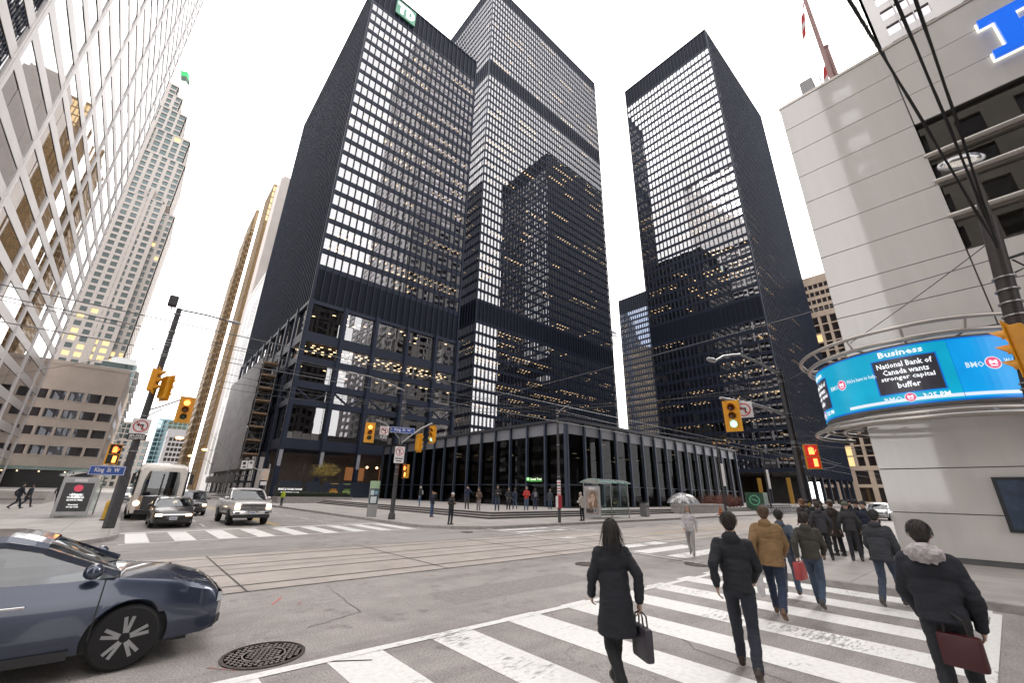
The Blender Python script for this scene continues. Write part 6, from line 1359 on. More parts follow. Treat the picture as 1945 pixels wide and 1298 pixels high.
# left-hand corner pole
SEX, SEY = -.08, 27.5
t = thing('signal_pole', 'tall grey banded signal pole at the left corner with a camera on top', 'pole', (SEX, SEY, .15))
mb = MB(); mb.cyl((0, 0, 0), (0, 0, 10.95), .17, .12, 16); mb.lathe([(.22, 0), (.22, 2.2), (.18, 2.4)], n=16); mb.build('shaft', M_POLE, t, smooth=True)
mb = MB(); bands(mb, 0, 0, (10.6, 9.6, 9.1, 8.95, 8.8, 8.3, 8.2, 7.1, 7.0, 5.1, 4.9, 3.4), .14); mb.build('clamp_band', M_GALV, t)
mb = MB(); mb.tube([(0, 0, 5.35), (.6, 0, 5.7), (1.5, 0, 6.3)], .04, 8); mb.tube([(0, 0, 5.0), (.6, 0, 5.55)], .03, 8); mb.tube([(0, -.05, 7.0), (0, -.3, 7.1)], .05, 8); mb.build('signal_arm', M_GALV, t, smooth=True)
mb = MB(); mb.tube([(0, 0, 10.9), (1.2, 0, 10.95), (2.2, 0, 10.9)], .045, 8); mb.build('lamp_arm', M_POLE, t, smooth=True)
mb = MB(); lamphead(mb, Vector((2.2, 0, 10.9)), Vector((1, 0, 0))); mb.build('lamp_head', M_GALV, t, smooth=True)
mb = MB(); mb.box(-.55, -.15, 11.0, -.15, .25, 11.6); mb.build('camera_box', M_POLE, t, bevel=.08); mb = MB(); mb.tube([(0, 0, 10.6), (-.3, 0, 10.6), (-.35, 0, 11.0)], .03, 6); mb.build('camera_bracket', M_POLE, t)
signal('yellow traffic light facing down the street with its top lamp lit, left corner pole', (1.42, 27.4, 5.75), R(-2), 0)
signal('orange traffic light seen side-on, upper of the pair on the left corner pole', (-.1, 27.1, 7.0), R(80), -1)
signal('orange traffic light angled away, right behind the upper side-on one on the left corner pole', (.42, 27.5, 6.75), R(125), -1)
noturn('no left turn sign with black plate on the left corner pole', (-.1, 27.25, 4.72), R(-4), 1, ('BUSES', 'EXCEPTED'), w=.72)
pedsignal('pedestrian signal with orange hand low on the left corner pole', (-.72, 27.35, 3.35), R(10))
namesign('dark blue King St W name sign below the pedestrian signal at the left', (-.75, 27.3, 2.62), R(2), w=1.25)
t = thing('accessible_parking_sign', 'small blue wheelchair sign on a post left of the coach', 'sign', (-.12, 31.0, .15)); mb = MB(); mb.cyl((0, .03, 0), (0, .03, 2.4), .025, n=8); mb.build('post', M_GALV, t)
mb = MB(); mb.box(-.2, -.01, 2.0, .2, 0, 2.4); mb.build('panel', M_SBLU, t); mb = MB(); mb.lathe([(.09, -.016), (.09, -.011)], (0, 0, 2.13), 16, 'y'); mb.box(-.02, -.016, 2.14, .02, -.011, 2.34); mb.build('symbol', M_SWHT, t)

# far-right corner pole
NX, NY = 28.0, 7.35
t = thing('signal_pole', 'dark signal pole at the right with two long arms above the crowd', 'pole', (NX, NY, .15))
mb = MB(); mb.cyl((0, 0, 0), (0, 0, 9.1), .21, .13, 16); mb.lathe([(.3, 0), (.3, 1.2), (.22, 1.35)], n=16); mb.build('shaft', M_POLE, t, smooth=True)
mb = MB(); bands(mb, 0, 0, (9.0, 8.85, 8.5, 8.4, 6.5, 6.3, 4.9, 4.8, 4.6, 3.5, 3.35), .15); mb.build('clamp_band', M_GALV, t)
mb = MB(); mb.tube([(0, 0, 6.35), (-2.5, 0, 6.35), (-5.5, 0, 6.25), (-9.3, 0, 5.95)], [.09, .08, .07, .05], 10); mb.build('signal_arm', M_GALV, t, smooth=True)
mb = MB(); mb.tube([(0, 0, 8.85), (-3, 0, 8.9), (-6, 0, 8.75), (-8.2, 0, 8.15), (-9.3, 0, 7.65)], [.07, .065, .06, .05, .045], 10); mb.build('lamp_arm', M_GALV, t, smooth=True)
mb = MB(); lamphead(mb, Vector((-9.2, 0, 7.65)), Vector((-1, .05, 0))); mb.build('lamp_head', M_GALV, t, smooth=True)
signal('yellow traffic light showing green at the tip of the long signal arm on the right', (19.2, 7.15, 5.35), R(-72), 2)
noturn('no left turn sign hanging beside the green light on the right', (20.75, 7.2, 5.85), R(-72), 1, None, False, .75)
pr = pedsignal('glowing red pedestrian hand and countdown above the crowd on the right', (27.5, 6.5, 4.15), R(-68)); pr.scale = (1.4, 1.4, 1.4)
for ch in pr.children:
    if ch.name.startswith(('hand', 'countdown')): ch.data.materials[0] = em('ped_red', (1., .10, .025), 9)
    if ch.name.startswith('display'): ch.data.materials[0] = em('ped_red_glow', (1., .03, .02), .55)

# near pole at the right edge
RX, RY = 14.0, -.55
t = thing('signal_pole', 'thick dark leaning pole close by at the right edge with a ring-shaped lamp', 'pole', (RX, RY, .15))
top = Vector((0, -.78, 8.3)); mb = MB(); mb.cyl((0, 0, 0), top, .2, .15, 18); mb.lathe([(.3, 0), (.28, .4), (.21, .5)], n=18); mb.build('shaft', pm('pole_brown', (.045, .036, .036), .5, .3, var=.2, vs=8), t, smooth=True)
mb = MB(); mb.cyl(top, top+Vector((0, -.06, 1.35)), .1, .085, 14); mb.build('lamp_stem', pm('pole_brown', (.045, .036, .036), .5, .3), t, smooth=True)
mb = MB(); hc = top+Vector((0, .02, 1.72)); hm = Matrix.Translation(hc) @ Euler((R(62), 0, R(-75))).to_matrix().to_4x4()
mb.tube([(.40*math.cos(2*PI*i/28), .27*math.sin(2*PI*i/28), 0) for i in range(28)], .04, 8, closed=True); mb.xf(hm); hd = mb.build('lamp_ring', M_GALV, t, smooth=True)
mb = MB(); mb.lathe([(.39, -.02), (.33, .1), (.18, .16), (.01, .17)], n=24); mb.v = [(x, y*.68, z) for x, y, z in mb.v]; mb.xf(hm); mb.build('lamp_bowl', glassm('lamp_bowl', .25, (.8, .77, .72)), hd, smooth=True)
mb = MB()
for i in range(9):
    u = .66+.037*i if i < 5 else (.5, .515, .47, .455)[i-5]; c = Vector((0, 0, 0)).lerp(top, u); mb.lathe([(.17, -.02), (.20, -.015), (.20, .015), (.17, .02)], tuple(c), 16)
mb.build('clamp_band', M_GALV, t)
mb = MB(); a_ = top*.86; mb.beam(a_, a_+Vector((.1, -.55, .1)), .05); mb.tube([a_+Vector((.1, -.2, 0)), a_+Vector((.1, -.35, -.25)), a_+Vector((0, -.15, -.35))], .02, 6); mb.build('cable_bracket', M_POLE, t)
signal('yellow traffic light seen from below at the right edge, hung on the near leaning pole', (13.7, -.93, 5.1), R(165), 0, s=.95)
signal('second yellow traffic light at the right edge, lower and partly cut off', (13.8, -1.25, 4.75), R(215), -1, s=.9)

# tram stop pole
t = thing('stop_pole', 'slim pole with a white and red transit stop panel in front of the glass pavilion', 'pole', (22.93, 20.85, .15))
mb = MB(); mb.cyl((0, 0, 0), (0, 0, 7.9), .11, .08, 14); mb.tube([(0, 0, 7.6), (1.6, .5, 8.35), (2.0, .6, 8.5)], .05, 8); mb.build('shaft', M_POLE, t, smooth=True)
mb = MB(); bands(mb, 0, 0, (7.7, 7.5, 7.3, 5.2, 3.0), .1); mb.build('clamp_band', M_GALV, t)
fz = lambda z0, z1: [(.13, z0), (.13, z1)]
mb = MB(); mb.lathe(fz(1.75, 2.75), n=14); mb.build('white_panel', M_SWHT, t); mb = MB(); mb.lathe([(.2, .9), (.2, 1.75)], n=14); mb.build('red_panel', pm('transit_red', (.35, .02, .035), .4), t)
for k in range(5):
    mb = MB(); a0 = 2.62-.19*k; mb.lathe([(.134, a0-.07), (.134, a0)], n=14); mb.build('stripe', M_SBLK if k % 2 else M_SRED, t)
mb = MB(); mb.box(-.24, -.1, .95, -.201, .1, 1.7); mb.build('notice', M_SWHT, t)

# information pillar
t = thing('information_pillar', 'slim street map pillar with a pale green cap and posted sheets beside the steps', 'information pillar', (14.15, 31.5, .15), R(-18))
mb = MB(); mb.box(-.34, -.13, 0, .34, .13, 2.0); mb.build('body', pm('pillar_grey', (.30, .30, .30), .4, .4), t, bevel=.02)
mb = MB(); mb.box(-.345, -.14, 1.98, .345, .14, 2.5); mb.build('green_cap', pm('pillar_green', (.34, .48, .30), .45), t, bevel=.02)
mb = MB(); mb.box(-.31, -.15, .85, .31, -.131, 1.95); p_ = mb.build('map_panel', pm('map_dark', (.04, .07, .085), .25), t)
for (x0, z0, x1, z1, c) in ((-.26, 1.5, -.02, 1.85, (.5, .6, .62)), (.03, 1.55, .26, 1.8, (.2, .35, .42)), (-.22, .95, .2, 1.4, (.6, .66, .66))):
    mb = MB(); mb.box(x0, -.16, z0, x1, -.151, z1); mb.build('sheet', pm('sheet%d' % int(c[0]*100), c, .6), p_)

# glass transit shelters
def shelter(label, loc, rz, L=3.6, W=1.5, hz=2.75, poster='face', curve=True):
    t = thing('transit_shelter', label, 'bus shelter', loc, rz)
    G = glassm('shelter_glass', .12, (.75, .84, .82), (.9, 1, .97), .02)
    mb = MB(); n = 10
    for i in range(n):
        a, b = -W/2-.25+(W+.5)*i/n, -W/2-.25+(W+.5)*(i+1)/n; zf = lambda y: hz+.28*(1-((y)/(W/2+.25))**2)
        mb.add([(-L/2-.2, a, zf(a)), (L/2+.2, a, zf(a)), (L/2+.2, b, zf(b)), (-L/2-.2, b, zf(b)), (-L/2-.2, a, zf(a)+.04), (L/2+.2, a, zf(a)+.04), (L/2+.2, b, zf(b)+.04), (-L/2-.2, b, zf(b)+.04)], [(0, 3, 2, 1), (4, 5, 6, 7), (0, 1, 5, 4), (2, 3, 7, 6), (1, 2, 6, 5), (0, 4, 7, 3)])
    rf = mb.build('roof', pm('roof_green_glass', (.20, .36, .31), .12, 0, var=.2, vs=2, coat=.5), t)
    mb = MB()
    for i in range(5):
        x = -L/2-.15+(L+.3)*i/4; mb.tube([(x, y, hz+.06+.28*(1-(y/(W/2+.25))**2)) for y in [-W/2-.25+(W+.5)*k/8 for k in range(9)]], .025, 6)
    mb.build('roof_rib', M_GALV, rf)
    for (x, y) in ((-L/2, W/2), (L/2, W/2), (0, W/2), (L/2, -W/2)):
        mb = MB(); mb.box(x-.035, y-.035, 0, x+.035, y+.035, hz+.05); mb.build('post', M_GALV, t)
    for (x0, x1) in ((-L/2+.05, -.05), (.05, L/2-.05)):
        mb = MB(); mb.quad((x0, W/2, .2), (x1, W/2, .2), (x1, W/2, hz-.15), (x0, W/2, hz-.15)); mb.build('pane', G, t, normals=False)
    mb = MB(); mb.quad((L/2, -W/2+.05, .2), (L/2, W/2-.05, .2), (L/2, W/2-.05, hz-.15), (L/2, -W/2+.05, hz-.15)); mb.build('pane', G, t, normals=False)
    mb = MB(); mb.box(-L/2+.6, W/2-.5, .43, L/2-.3, W/2-.12, .48); mb.box(-L/2+.8, W/2-.35, 0, -L/2+.86, W/2-.29, .43); mb.box(L/2-.6, W/2-.35, 0, L/2-.54, W/2-.29, .43); mb.build('bench', M_GALV, t)
    return t
def adpanel(parent, fn, w, h, kind):
    """lit poster case; fn maps (a,b,d) with d outward"""
    mb = MB(); fbox(mb, lambda s, z, d: fn(s, z, d), -w/2-.12, .12, -.12, w/2+.12, h+.5, 0); c = mb.build('poster_case', pm('case_grey', (.42, .42, .43), .4, .4), parent, bevel=.02)
    mb = MB(); fbox(mb, fn, -w/2, .35, .002, w/2, h+.18, .012); mb.build('poster', pm('poster_dark', (.05, .05, .055), .35) if kind != 'face' else pm('poster_warm', (.30, .25, .22), .4, var=.35, vs=2.5), c)
    mb = MB(); fbox(mb, fn, -.28, h+.24, .002, .28, h+.40, .012); mb.build('header_plate', M_SWHT, c)
    zc = .35+(h-.17)/2
    def ell(cx, cz, rx, rz_, d, mat, name, n=24):
        mb = MB(); P = [fn(cx+rx*math.cos(2*PI*i/n), cz+rz_*math.sin(2*PI*i/n), d) for i in range(n)]; mb.add(P, [tuple(range(n))]); mb.build(name, mat, c, normals=False)
    if kind == 'face':
        sk = pm('print_skin', (.52, .38, .30), .5, var=.12, vs=5); hr = pm('print_hair', (.20, .13, .08), .6, var=.4, vs=9); dk = pm('print_dark', (.05, .04, .04), .5)
        ell(.1, zc+.28, .34, .55, .014, hr, 'printed_hair'); ell(.32, zc-.12, .2, .55, .0145, hr, 'printed_hair'); ell(-.12, zc-.15, .17, .5, .0145, hr, 'printed_hair')
        ell(.08, zc+.30, .225, .34, .016, sk, 'printed_face'); ell(.08, zc-.12, .12, .2, .0155, sk, 'printed_neck')
        for s in (-.095, .095): ell(.08+s, zc+.36, .05, .018, .018, dk, 'printed_eye'); ell(.08+s, zc+.42, .06, .01, .018, hr, 'printed_brow')
        ell(.08, zc+.12, .065, .02, .018, pm('print_lip', (.42, .16, .13), .5), 'printed_mouth'); ell(.085, zc+.23, .02, .05, .018, pm('print_nose', (.44, .30, .23), .5), 'printed_nose')
        ell(.3, zc-.62, .17, .19, .017, pm('print_watch', (.45, .46, .5), .4), 'printed_dial'); ell(.3, zc-.62, .13, .145, .019, pm('print_watch2', (.12, .14, .18), .4), 'printed_dial')
        ell(-.26, zc+.12, .14, .2, .0152, sk, 'printed_hand')
        mb = MB(); fbox(mb, fn, -w/2+.05, .45, .0135, .12, .75, .0145); mb.build('printed_band', dk, c)
    else:
        rd = em('poster_red', (.75, .08, .14), .35, (.6, .05, .1))
        ell(0, h-.12, .2, .19, .016, rd, 'logo_disc')
        for (tx, z, ww, hh) in (('iHeart', h-.47, .44, .15), ('RADIO', h-.62, .34, .09), ('YOUR MUSIC.', zc+.12, .62, .1), ('YOUR STATIONS.', zc-.02, .74, .1), ('ALWAYS FREE.', zc-.16, .7, .1), ('Download', zc-.42, .4, .09), ('the app today', zc-.55, .52, .09)):
            textmb(tx, ww, hh, .003, lambda a, b, d, z=z: fn(a, z+b, .014+d), bold=.02).build('poster_text', M_WHT, c)
t = shelter('green-roofed glass transit shelter with a portrait poster, in front of the pavilion', (31.2, 22.9, .15), R(4), 4.2, 1.7)
adpanel(t, lambda s, z, d: (-2.35-d, -.1-s, z), 1.25, 2.0, 'face')
t = shelter('glass transit shelter at the left edge with a dark radio poster', (-1.9, 38.3, .15), R(88), 3.4, 1.5, 2.3)
adpanel(t, lambda s, z, d: (-1.9-d, -s, z), 1.25, 1.75, 'radio')

# hydrant-yellow bollard, blue-red post, cone
t = thing('bollard', 'short yellow bollard on the left pavement between poster and pole', 'bollard', (-.35, 33.4, .15)); mb = MB(); mb.lathe([(.17, 0), (.17, .85), (.16, .95), (.1, 1.03), (.0, 1.06)], n=18); mb.build('body', pm('bollard_yellow', (.55, .32, .03), .45), t, smooth=True); mb = MB(); mb.lathe([(.22, 0), (.22, .06)], n=18); mb.build('base', M_BLK, t)
t = thing('traffic_cone', 'orange traffic cone with dark stripes on the far pavement edge', 'traffic cone', (49.5, 21.3, .15))
mb = MB(); mb.lathe([(.24, .06), (.21, .2)], n=18); mb.lathe([(.18, .32), (.15, .46)], n=18); mb.lathe([(.125, .58), (.09, .72)], n=18); mb.lathe([(.07, .82), (.04, .95)], n=18); mb.build('cone', pm('cone_orange', (.62, .16, .04), .5), t)
for k, (a, b, c, d) in enumerate(((.21, .2, .18, .32), (.15, .46, .125, .58), (.09, .72, .07, .82))): mb = MB(); mb.lathe([(a, b), (c, d)], n=18); mb.build('stripe', pm('cone_stripe', (.16, .07, .05), .5), t)
mb = MB(); mb.box(-.34, -.34, 0, .34, .34, .06); mb.build('base', M_BLK, t)
t = thing('litter_bin', 'grey street litter bin on the pavement right of the transit shelter', 'bin', (36.2, 22.4, .15), R(10)); mb = MB(); mb.box(-.42, -.3, .06, .42, .3, 1.2); mb.build('body', pm('bin_grey', (.17, .17, .175), .5, .2), t, bevel=.05)
for x in (-.2, .2): mb = MB(); mb.box(x-.15, -.32, .85, x+.15, -.301, 1.02); mb.build('slot', M_BLK, t)
mb = MB(); mb.box(-.45, -.33, 1.2, .45, .33, 1.28); mb.build('lid', M_BLK, t, bevel=.02)
# green electrical cabinet, planter walls, bench, bikes
t = thing('utility_cabinet', 'dark green box with a round white emblem at the right end of the pavilion', 'cabinet', (72.5, 25.5, .15)); mb = MB(); mb.box(-.9, -1.3, 0, .9, 1.3, 2.6); mb.build('body', pm('cabinet_green', (.03, .08, .05), .5), t, bevel=.03)
mb = MB(); n = 24
for i in range(n):
    a, b = 2*PI*i/n, 2*PI*(i+1)/n; mb.quad((-.92, .75*math.cos(a), 1.5+.75*math.sin(a)), (-.92, .75*math.cos(b), 1.5+.75*math.sin(b)), (-.92, .6*math.cos(b), 1.5+.6*math.sin(b)), (-.92, .6*math.cos(a), 1.5+.6*math.sin(a)))
mb.quad((-.92, -.4, 1.45), (-.92, .4, 1.75), (-.92, .4, 1.6), (-.92, -.4, 1.3)); mb.build('emblem', pm('emblem_green', (.15, .5, .3), .5), t, normals=False)
def planter(label, x0, y0, x1, y1, h, zb=.15):
    t = thing('planter', label, 'planter', ((x0+x1)/2, (y0+y1)/2, zb)); mb = MB(); a, b = (x1-x0)/2, (y1-y0)/2
    mb.box(-a, -b, 0, a, b, h-.12); mb.build('body', M_KERB, t); mb = MB(); mb.box(-a-.05, -b-.05, h-.118, a+.05, b+.05, h); mb.build('coping', M_RISER, t); return t
planter('long low stone planter wall on the right end of the steps', 47.5, 24.2, 58.0, 26.0, 1.0)
planter('stone planter under the clipped hedge at the left end of the steps', 15.5, 63.8, 25.4, 66.5, .8)
def leafball(mb, c, r, n, sz, seed, flat=1.0):
    q = random.Random(seed)
    for i in range(n):
        d = Vector((q.gauss(0, 1), q.gauss(0, 1), q.gauss(0, 1))).normalized()*(q.random()**.45)
        p = Vector(c)+Vector((d.x*r[0], d.y*r[1], d.z*r[2])); a = Vector((q.gauss(0, 1), q.gauss(0, 1), q.gauss(0, 1)*flat)).normalized(); b = a.orthogonal().normalized()
        b = (b*math.cos(q.random()*6)+a.cross(b)*math.sin(q.random()*6)); s = sz*q.uniform(.6, 1.3); c2 = a.cross(b)
        mb.quad(p-b*s, p+c2*s*.5, p+b*s, p-c2*s*.5)
def twigs(mb, base, top_r, h, n, seed, r0=.04):
    q = random.Random(seed); tips = []
    for i in range(n):
        a = q.uniform(0, 2*PI); rr = top_r*q.uniform(.3, 1); e = Vector(base)+Vector((rr*math.cos(a), rr*math.sin(a), h*q.uniform(.65, 1))); s = Vector(base)+Vector((0, 0, h*q.uniform(.05, .4)))
        mid = s.lerp(e, .5)+Vector((q.uniform(-.1, .1), q.uniform(-.1, .1), q.uniform(0, .15)))*h*.3
        mb.tube([s, mid, e], [r0*.6, r0*.4, r0*.12], 5); tips.append(e)
        for k in range(3):
            e2 = mid.lerp(e, q.uniform(.1, .9)); mb.tube([e2, e2+Vector((q.uniform(-1, 1), q.uniform(-1, 1), q.uniform(0, 1)))*h*.14], [r0*.2, r0*.06], 4); tips.append(e2)
    return tips
M_HEDGE = pm('hedge_leaf', (.035, .055, .022), .6, var=.5, vs=3); M_YLEAF = pm('autumn_leaf', (.30, .22, .045), .6, var=.45, vs=2, ); M_BARK = pm('bark', (.06, .048, .04), .85, var=.3, vs=8); M_RTWIG = pm('dogwood_twig', (.16, .06, .045), .7, var=.3, vs=5)
t = thing('hedge', 'dark clipped hedge along the planter top behind the pickup truck', 'hedge', (20.4, 65.2, .95)); mb = MB(); mb.box(-4.7, -1.0, 0, 4.7, 1.0, .45); mb.build('core', pm('hedge_core', (.012, .018, .009), .9), t)
mb = MB()
for i in range(24): leafball(mb, (-4.6+i*.4, 0, .3), (.4, 1.15, .42), 170, .075, i)
tag(mb.build('foliage', M_HEDGE, t, normals=False), None)
t = thing('street_tree', 'small tree with thin yellow autumn leaves in front of the black tower base', 'tree', (22.4, 69.0, .6))
mb = MB(); mb.tube([(0, 0, 0), (.05, 0, 1.2), (0, .05, 2.4)], [.11, .085, .06], 8); tips = twigs(mb, (0, 0, 1.2), 2.3, 3.8, 26, 3, .06); mb.build('trunk', M_BARK, t)
mb = MB()
for i, p in enumerate(tips): leafball(mb, p, (.5, .5, .35), 26, .085, 40+i)
mb.build('crown', M_YLEAF, t, normals=False)
t = thing('street_tree', 'bare leafless sapling just left of the yellow-leaved tree', 'tree', (20.0, 69.5, .6))
mb = MB(); mb.tube([(0, 0, 0), (0, .05, 1.2), (.05, 0, 2.2)], [.09, .07, .05], 8); twigs(mb, (0, 0, 1.0), 1.8, 4.2, 30, 9, .05); mb.build('trunk', M_BARK, t)
for k, (x, y) in enumerate(((60.5, 27.0), (65.5, 27.6), (71.5, 28.5))):
    t = thing('shrub', ('reddish brown bare shrub, leftmost of the three before the pavilion', 'reddish brown bare shrub, middle one of the three before the pavilion', 'reddish brown bare shrub, rightmost of the three before the pavilion')[k], 'shrub', (x, y, .15), 0, 'reddish shrubs in front of the pavilion')
    mb = MB()
    for j in range(9): twigs(mb, (random.uniform(-2, 2), random.uniform(-.7, .7), 0), .8, random.uniform(1.7, 2.6), 12, 100+k*20+j, .035)
    mb.build('stem', M_RTWIG, t); mb = MB()
    for j in range(9): leafball(mb, (random.uniform(-2, 2), random.uniform(-.6, .6), 1.4), (.8, .6, .7), 45, .09, 200+k*20+j)
    mb.build('foliage', pm('russet_leaf', (.20, .085, .06), .7, var=.4, vs=3), t, normals=False)
def bicycle():
    t = thing('share_bicycle', 'grey share bicycle docked in the row across the road', 'bicycle', (0, 0, .15), 0, 'share bicycles docked across the road')
    for x in (-.5, .5):
        mb = MB(); mb.tube([(x+.31*math.cos(2*PI*i/20), 0, .33+.31*math.sin(2*PI*i/20)) for i in range(20)], .03, 6, closed=True); w_ = mb.build('wheel', M_BLK, t)
        mb = MB(); mb.lathe([(.28, -.004), (.28, .004)], (x, 0, .33), 20, 'y'); mb.build('wheel_cover', pm('cover_pale', (.5, .5, .52), .5), w_)
    mb = MB(); mb.tube([(-.5, 0, .33), (-.1, 0, .35), (.42, 0, .78), (.5, 0, .33)], .03, 6); mb.tube([(-.1, 0, .35), (-.25, 0, .85)], .025, 6); mb.build('frame', pm('bike_frame', (.22, .22, .23), .4, .4), t)
    mb = MB(); mb.box(-.38, -.07, .86, -.14, .07, .92); mb.build('saddle', M_BLK, t)
    mb = MB(); mb.tube([(.42, 0, .78), (.38, 0, 1.05)], .02, 6); mb.tube([(.33, -.28, 1.07), (.38, 0, 1.05), (.33, .28, 1.07)], .018, 6); mb.build('handlebar', M_GALV, t)
    mb = MB(); mb.box(.52, -.1, .72, .78, .1, .95); mb.build('basket', M_GALV, t)
    return t
bk = bicycle(); bk.location = (62.5, 17.9+3.3, .15); bk.rotation_euler = (0, 0, R(80))
for i in range(1, 12):
    b2 = copy_tree(bk); b2.location = (62.5+i*1.15, 21.2+.02*i, .15); b2.rotation_euler = (0, 0, R(80+random.uniform(-6, 6)))

# scaffold with white mesh along the tower's street face
t = thing('scaffold', 'tall scaffold with brown plank decks and a grey mesh sheet along the black tower', 'scaffold', (16.4, 93, .15))
M_PLANK = pm('plank', (.33, .22, .14), .8, var=.3, vs=2); M_MESH = pm('mesh_sheet', (.31, .305, .315), .85, var=.16, vs=.35, bump=.5, bs=1.5)
xo, xi, y0, y1 = 15.1, 17.7, 93.0, 130.0
for y in [y0+2.47*i for i in range(16)]:
    mb = MB()
    for x in (xo, xi): mb.tube([(x, y, .15), (x, y, 27.6 if y < 100 else 26.6)], .06, 6)
    for k in range(14): mb.tube([(xo, y, 2.2+1.95*k), (xi, y, 2.2+1.95*k)], .035, 5); mb.tube([(xo, y, 1.2+1.95*k), (xi, y, 1.2+1.95*k)], .03, 5)
    for k in range(0, 13): mb.tube([(xo, y, 2.2+1.95*k), (xi, y, 4.15+1.95*k)] if k % 2 else [(xi, y, 2.2+1.95*k), (xo, y, 4.15+1.95*k)], .025, 5)
    mb.build('frame', M_GALV, t, world=True)
for k in range(9): mb = MB(); mb.box(xo+.05, y0-.5, 5.3+2.55*k, xi-.05, y1, 5.42+2.55*k); mb.box(xo+.05, y0-.52, 5.42+2.55*k, xi-.05, y0-.47, 5.6+2.55*k); mb.build('deck', M_PLANK, t, world=True)
mb = MB(); nx, nz = 46, 30; q = random.Random(5)
for i in range(nx+1):
    for k in range(nz+1):
        y = y0+.2+(y1-y0)*i/nx; z = 5.2+21.9*k/nz; mb.v.append((xo-.25+.10*math.sin(i*1.27)+.06*q.uniform(-1, 1)+.05*math.sin(k*2.1+i), y, z))
for i in range(nx):
    for k in range(nz): a = i*(nz+1)+k; mb.f.append((a, a+1, a+nz+2, a+nz+1)); mb.mi.append(0)
mb.build('mesh_sheet', M_MESH, t, smooth=True, world=True, normals=False)
mb = MB(); mb.box(xo-.4, y0-.3, 2.9, xi+.3, y1, 3.2); mb.box(xo-.42, y0-.32, 3.2, xo-.3, y1, 4.3); mb.build('hoarding', pm('hoarding_dark', (.02, .022, .028), .5), t, world=True)
# construction hoarding, name sign and plant on the plaza
t = thing('hoarding', 'dark blue plywood hoarding closing off the tower base', 'hoarding', (30, 79, .6)); mb = MB(); mb.box(-11, 0, 0, 9, .12, 2.6); mb.build('panel', pm('hoarding_blue', (.018, .026, .045), .5), t)
for i in range(9): mb = MB(); mb.box(-11+2.4*i, -.04, 0, -10.9+2.4*i, 0, 2.6); mb.build('batten', pm('hoarding_batten', (.028, .04, .06), .5), t)
t = thing('name_board', 'black board with two lines of white lettering naming the tower, behind the hedge', 'sign', (18.6, 70.5, .6), R(-8)); mb = MB(); mb.box(-2.2, -.06, .5, 2.2, .06, 1.75); mb.box(-2.0, -.05, 0, -1.8, .05, .5); mb.box(1.8, -.05, 0, 2.0, .05, .5); mb.build('board', M_SBLK, t)
for i, (tx, w_, h_) in enumerate((('ERNST & YOUNG TOWER', 3.2, .27),)): textmb(tx, w_, h_, .01, lambda a, b, d, i=i: (a, -.062-d, 1.3-.42*i+b), bold=.02).build('lettering', M_WHT, t)
mb = MB(); mb.box(-1.2, -.066, .82, 1.2, -.061, .93); mb.build('underline', M_WHT, t)
def plant(name, label, x, y, col, rz):
    t = thing(name, label, 'machine', (x, y, .6), rz); m_ = pm(name+'_paint', col, .45, var=.12)
    mb = MB(); mb.box(-.6, -1.0, .35, .6, 1.0, 1.15); mb.box(-.55, .2, 1.15, .55, 1.0, 1.5); mb.build('chassis', m_, t, bevel=.06)
    for sx in (-1, 1):
        for y_ in (-.65, .65): mb = MB(); mb.lathe([(.05, -.1), (.33, -.1), (.35, 0), (.33, .1), (.05, .1)], (sx*.58, y_, .34), 16, 'x'); mb.build('wheel', M_BLK, t)
    mb = MB()
    for sx in (-.5, .5):
        for y_ in (-.8, .15): mb.beam((sx, y_, 1.15), (sx*.9, y_*.9, 2.2), .07)
    mb.build('cab_post', M_BLK, t); mb = MB(); mb.box(-.55, -.85, 2.2, .55, .25, 2.3); mb.build('cab_roof', m_, t, bevel=.03)
    mb = MB(); mb.box(-.25, -1.03, .5, .25, -1.0, .9); mb.build('grille', M_BLK, t)
plant('compact_loader', 'small orange-yellow machine parked before the dark hoarding', 25.6, 72.5, (.58, .30, .04), R(-15)); plant('aerial_lift', 'small lime green machine beside the orange-yellow one', 28.3, 74.0, (.30, .45, .14), R(-25))
# signs on a post beside the truck and banner
t = thing('sign_post', 'post with two white plates, an orange banner and a small plate beside the pickup truck', 'sign', (8.75, 40.5, 0)); mb = MB(); mb.cyl((0, 0, 0), (0, 0, 3.9), .05, n=8); mb.tube([(0, 0, 3.1), (-1.75, 0, 3.75)], .035, 6); mb.build('post', M_GALV, t)
for (x0, z0, x1, z1, m_) in ((-2.1, 3.4, -1.66, 4.05, M_SWHT), (-1.62, 3.45, -1.25, 4.1, M_SWHT), (-.55, 2.6, .05, 3.5, pm('banner_orange', (.55, .30, .14), .6, var=.5, vs=3, vary2=(.35, .5, .6))), (-.45, 2.2, .0, 2.5, M_SWHT)):
    mb = MB(); mb.box(x0, -.07, z0, x1, -.05, z1); mb.build('plate', m_, t)
mb = MB(); mb.box(-2.0, -.08, 3.75, -1.8, -.071, 3.95); mb.box(-1.52, -.08, 3.85, -1.36, -.071, 4.0); mb.box(-1.95, -.08, 3.5, -1.75, -.071, 3.6); mb.build('symbol', M_SBLK, t)
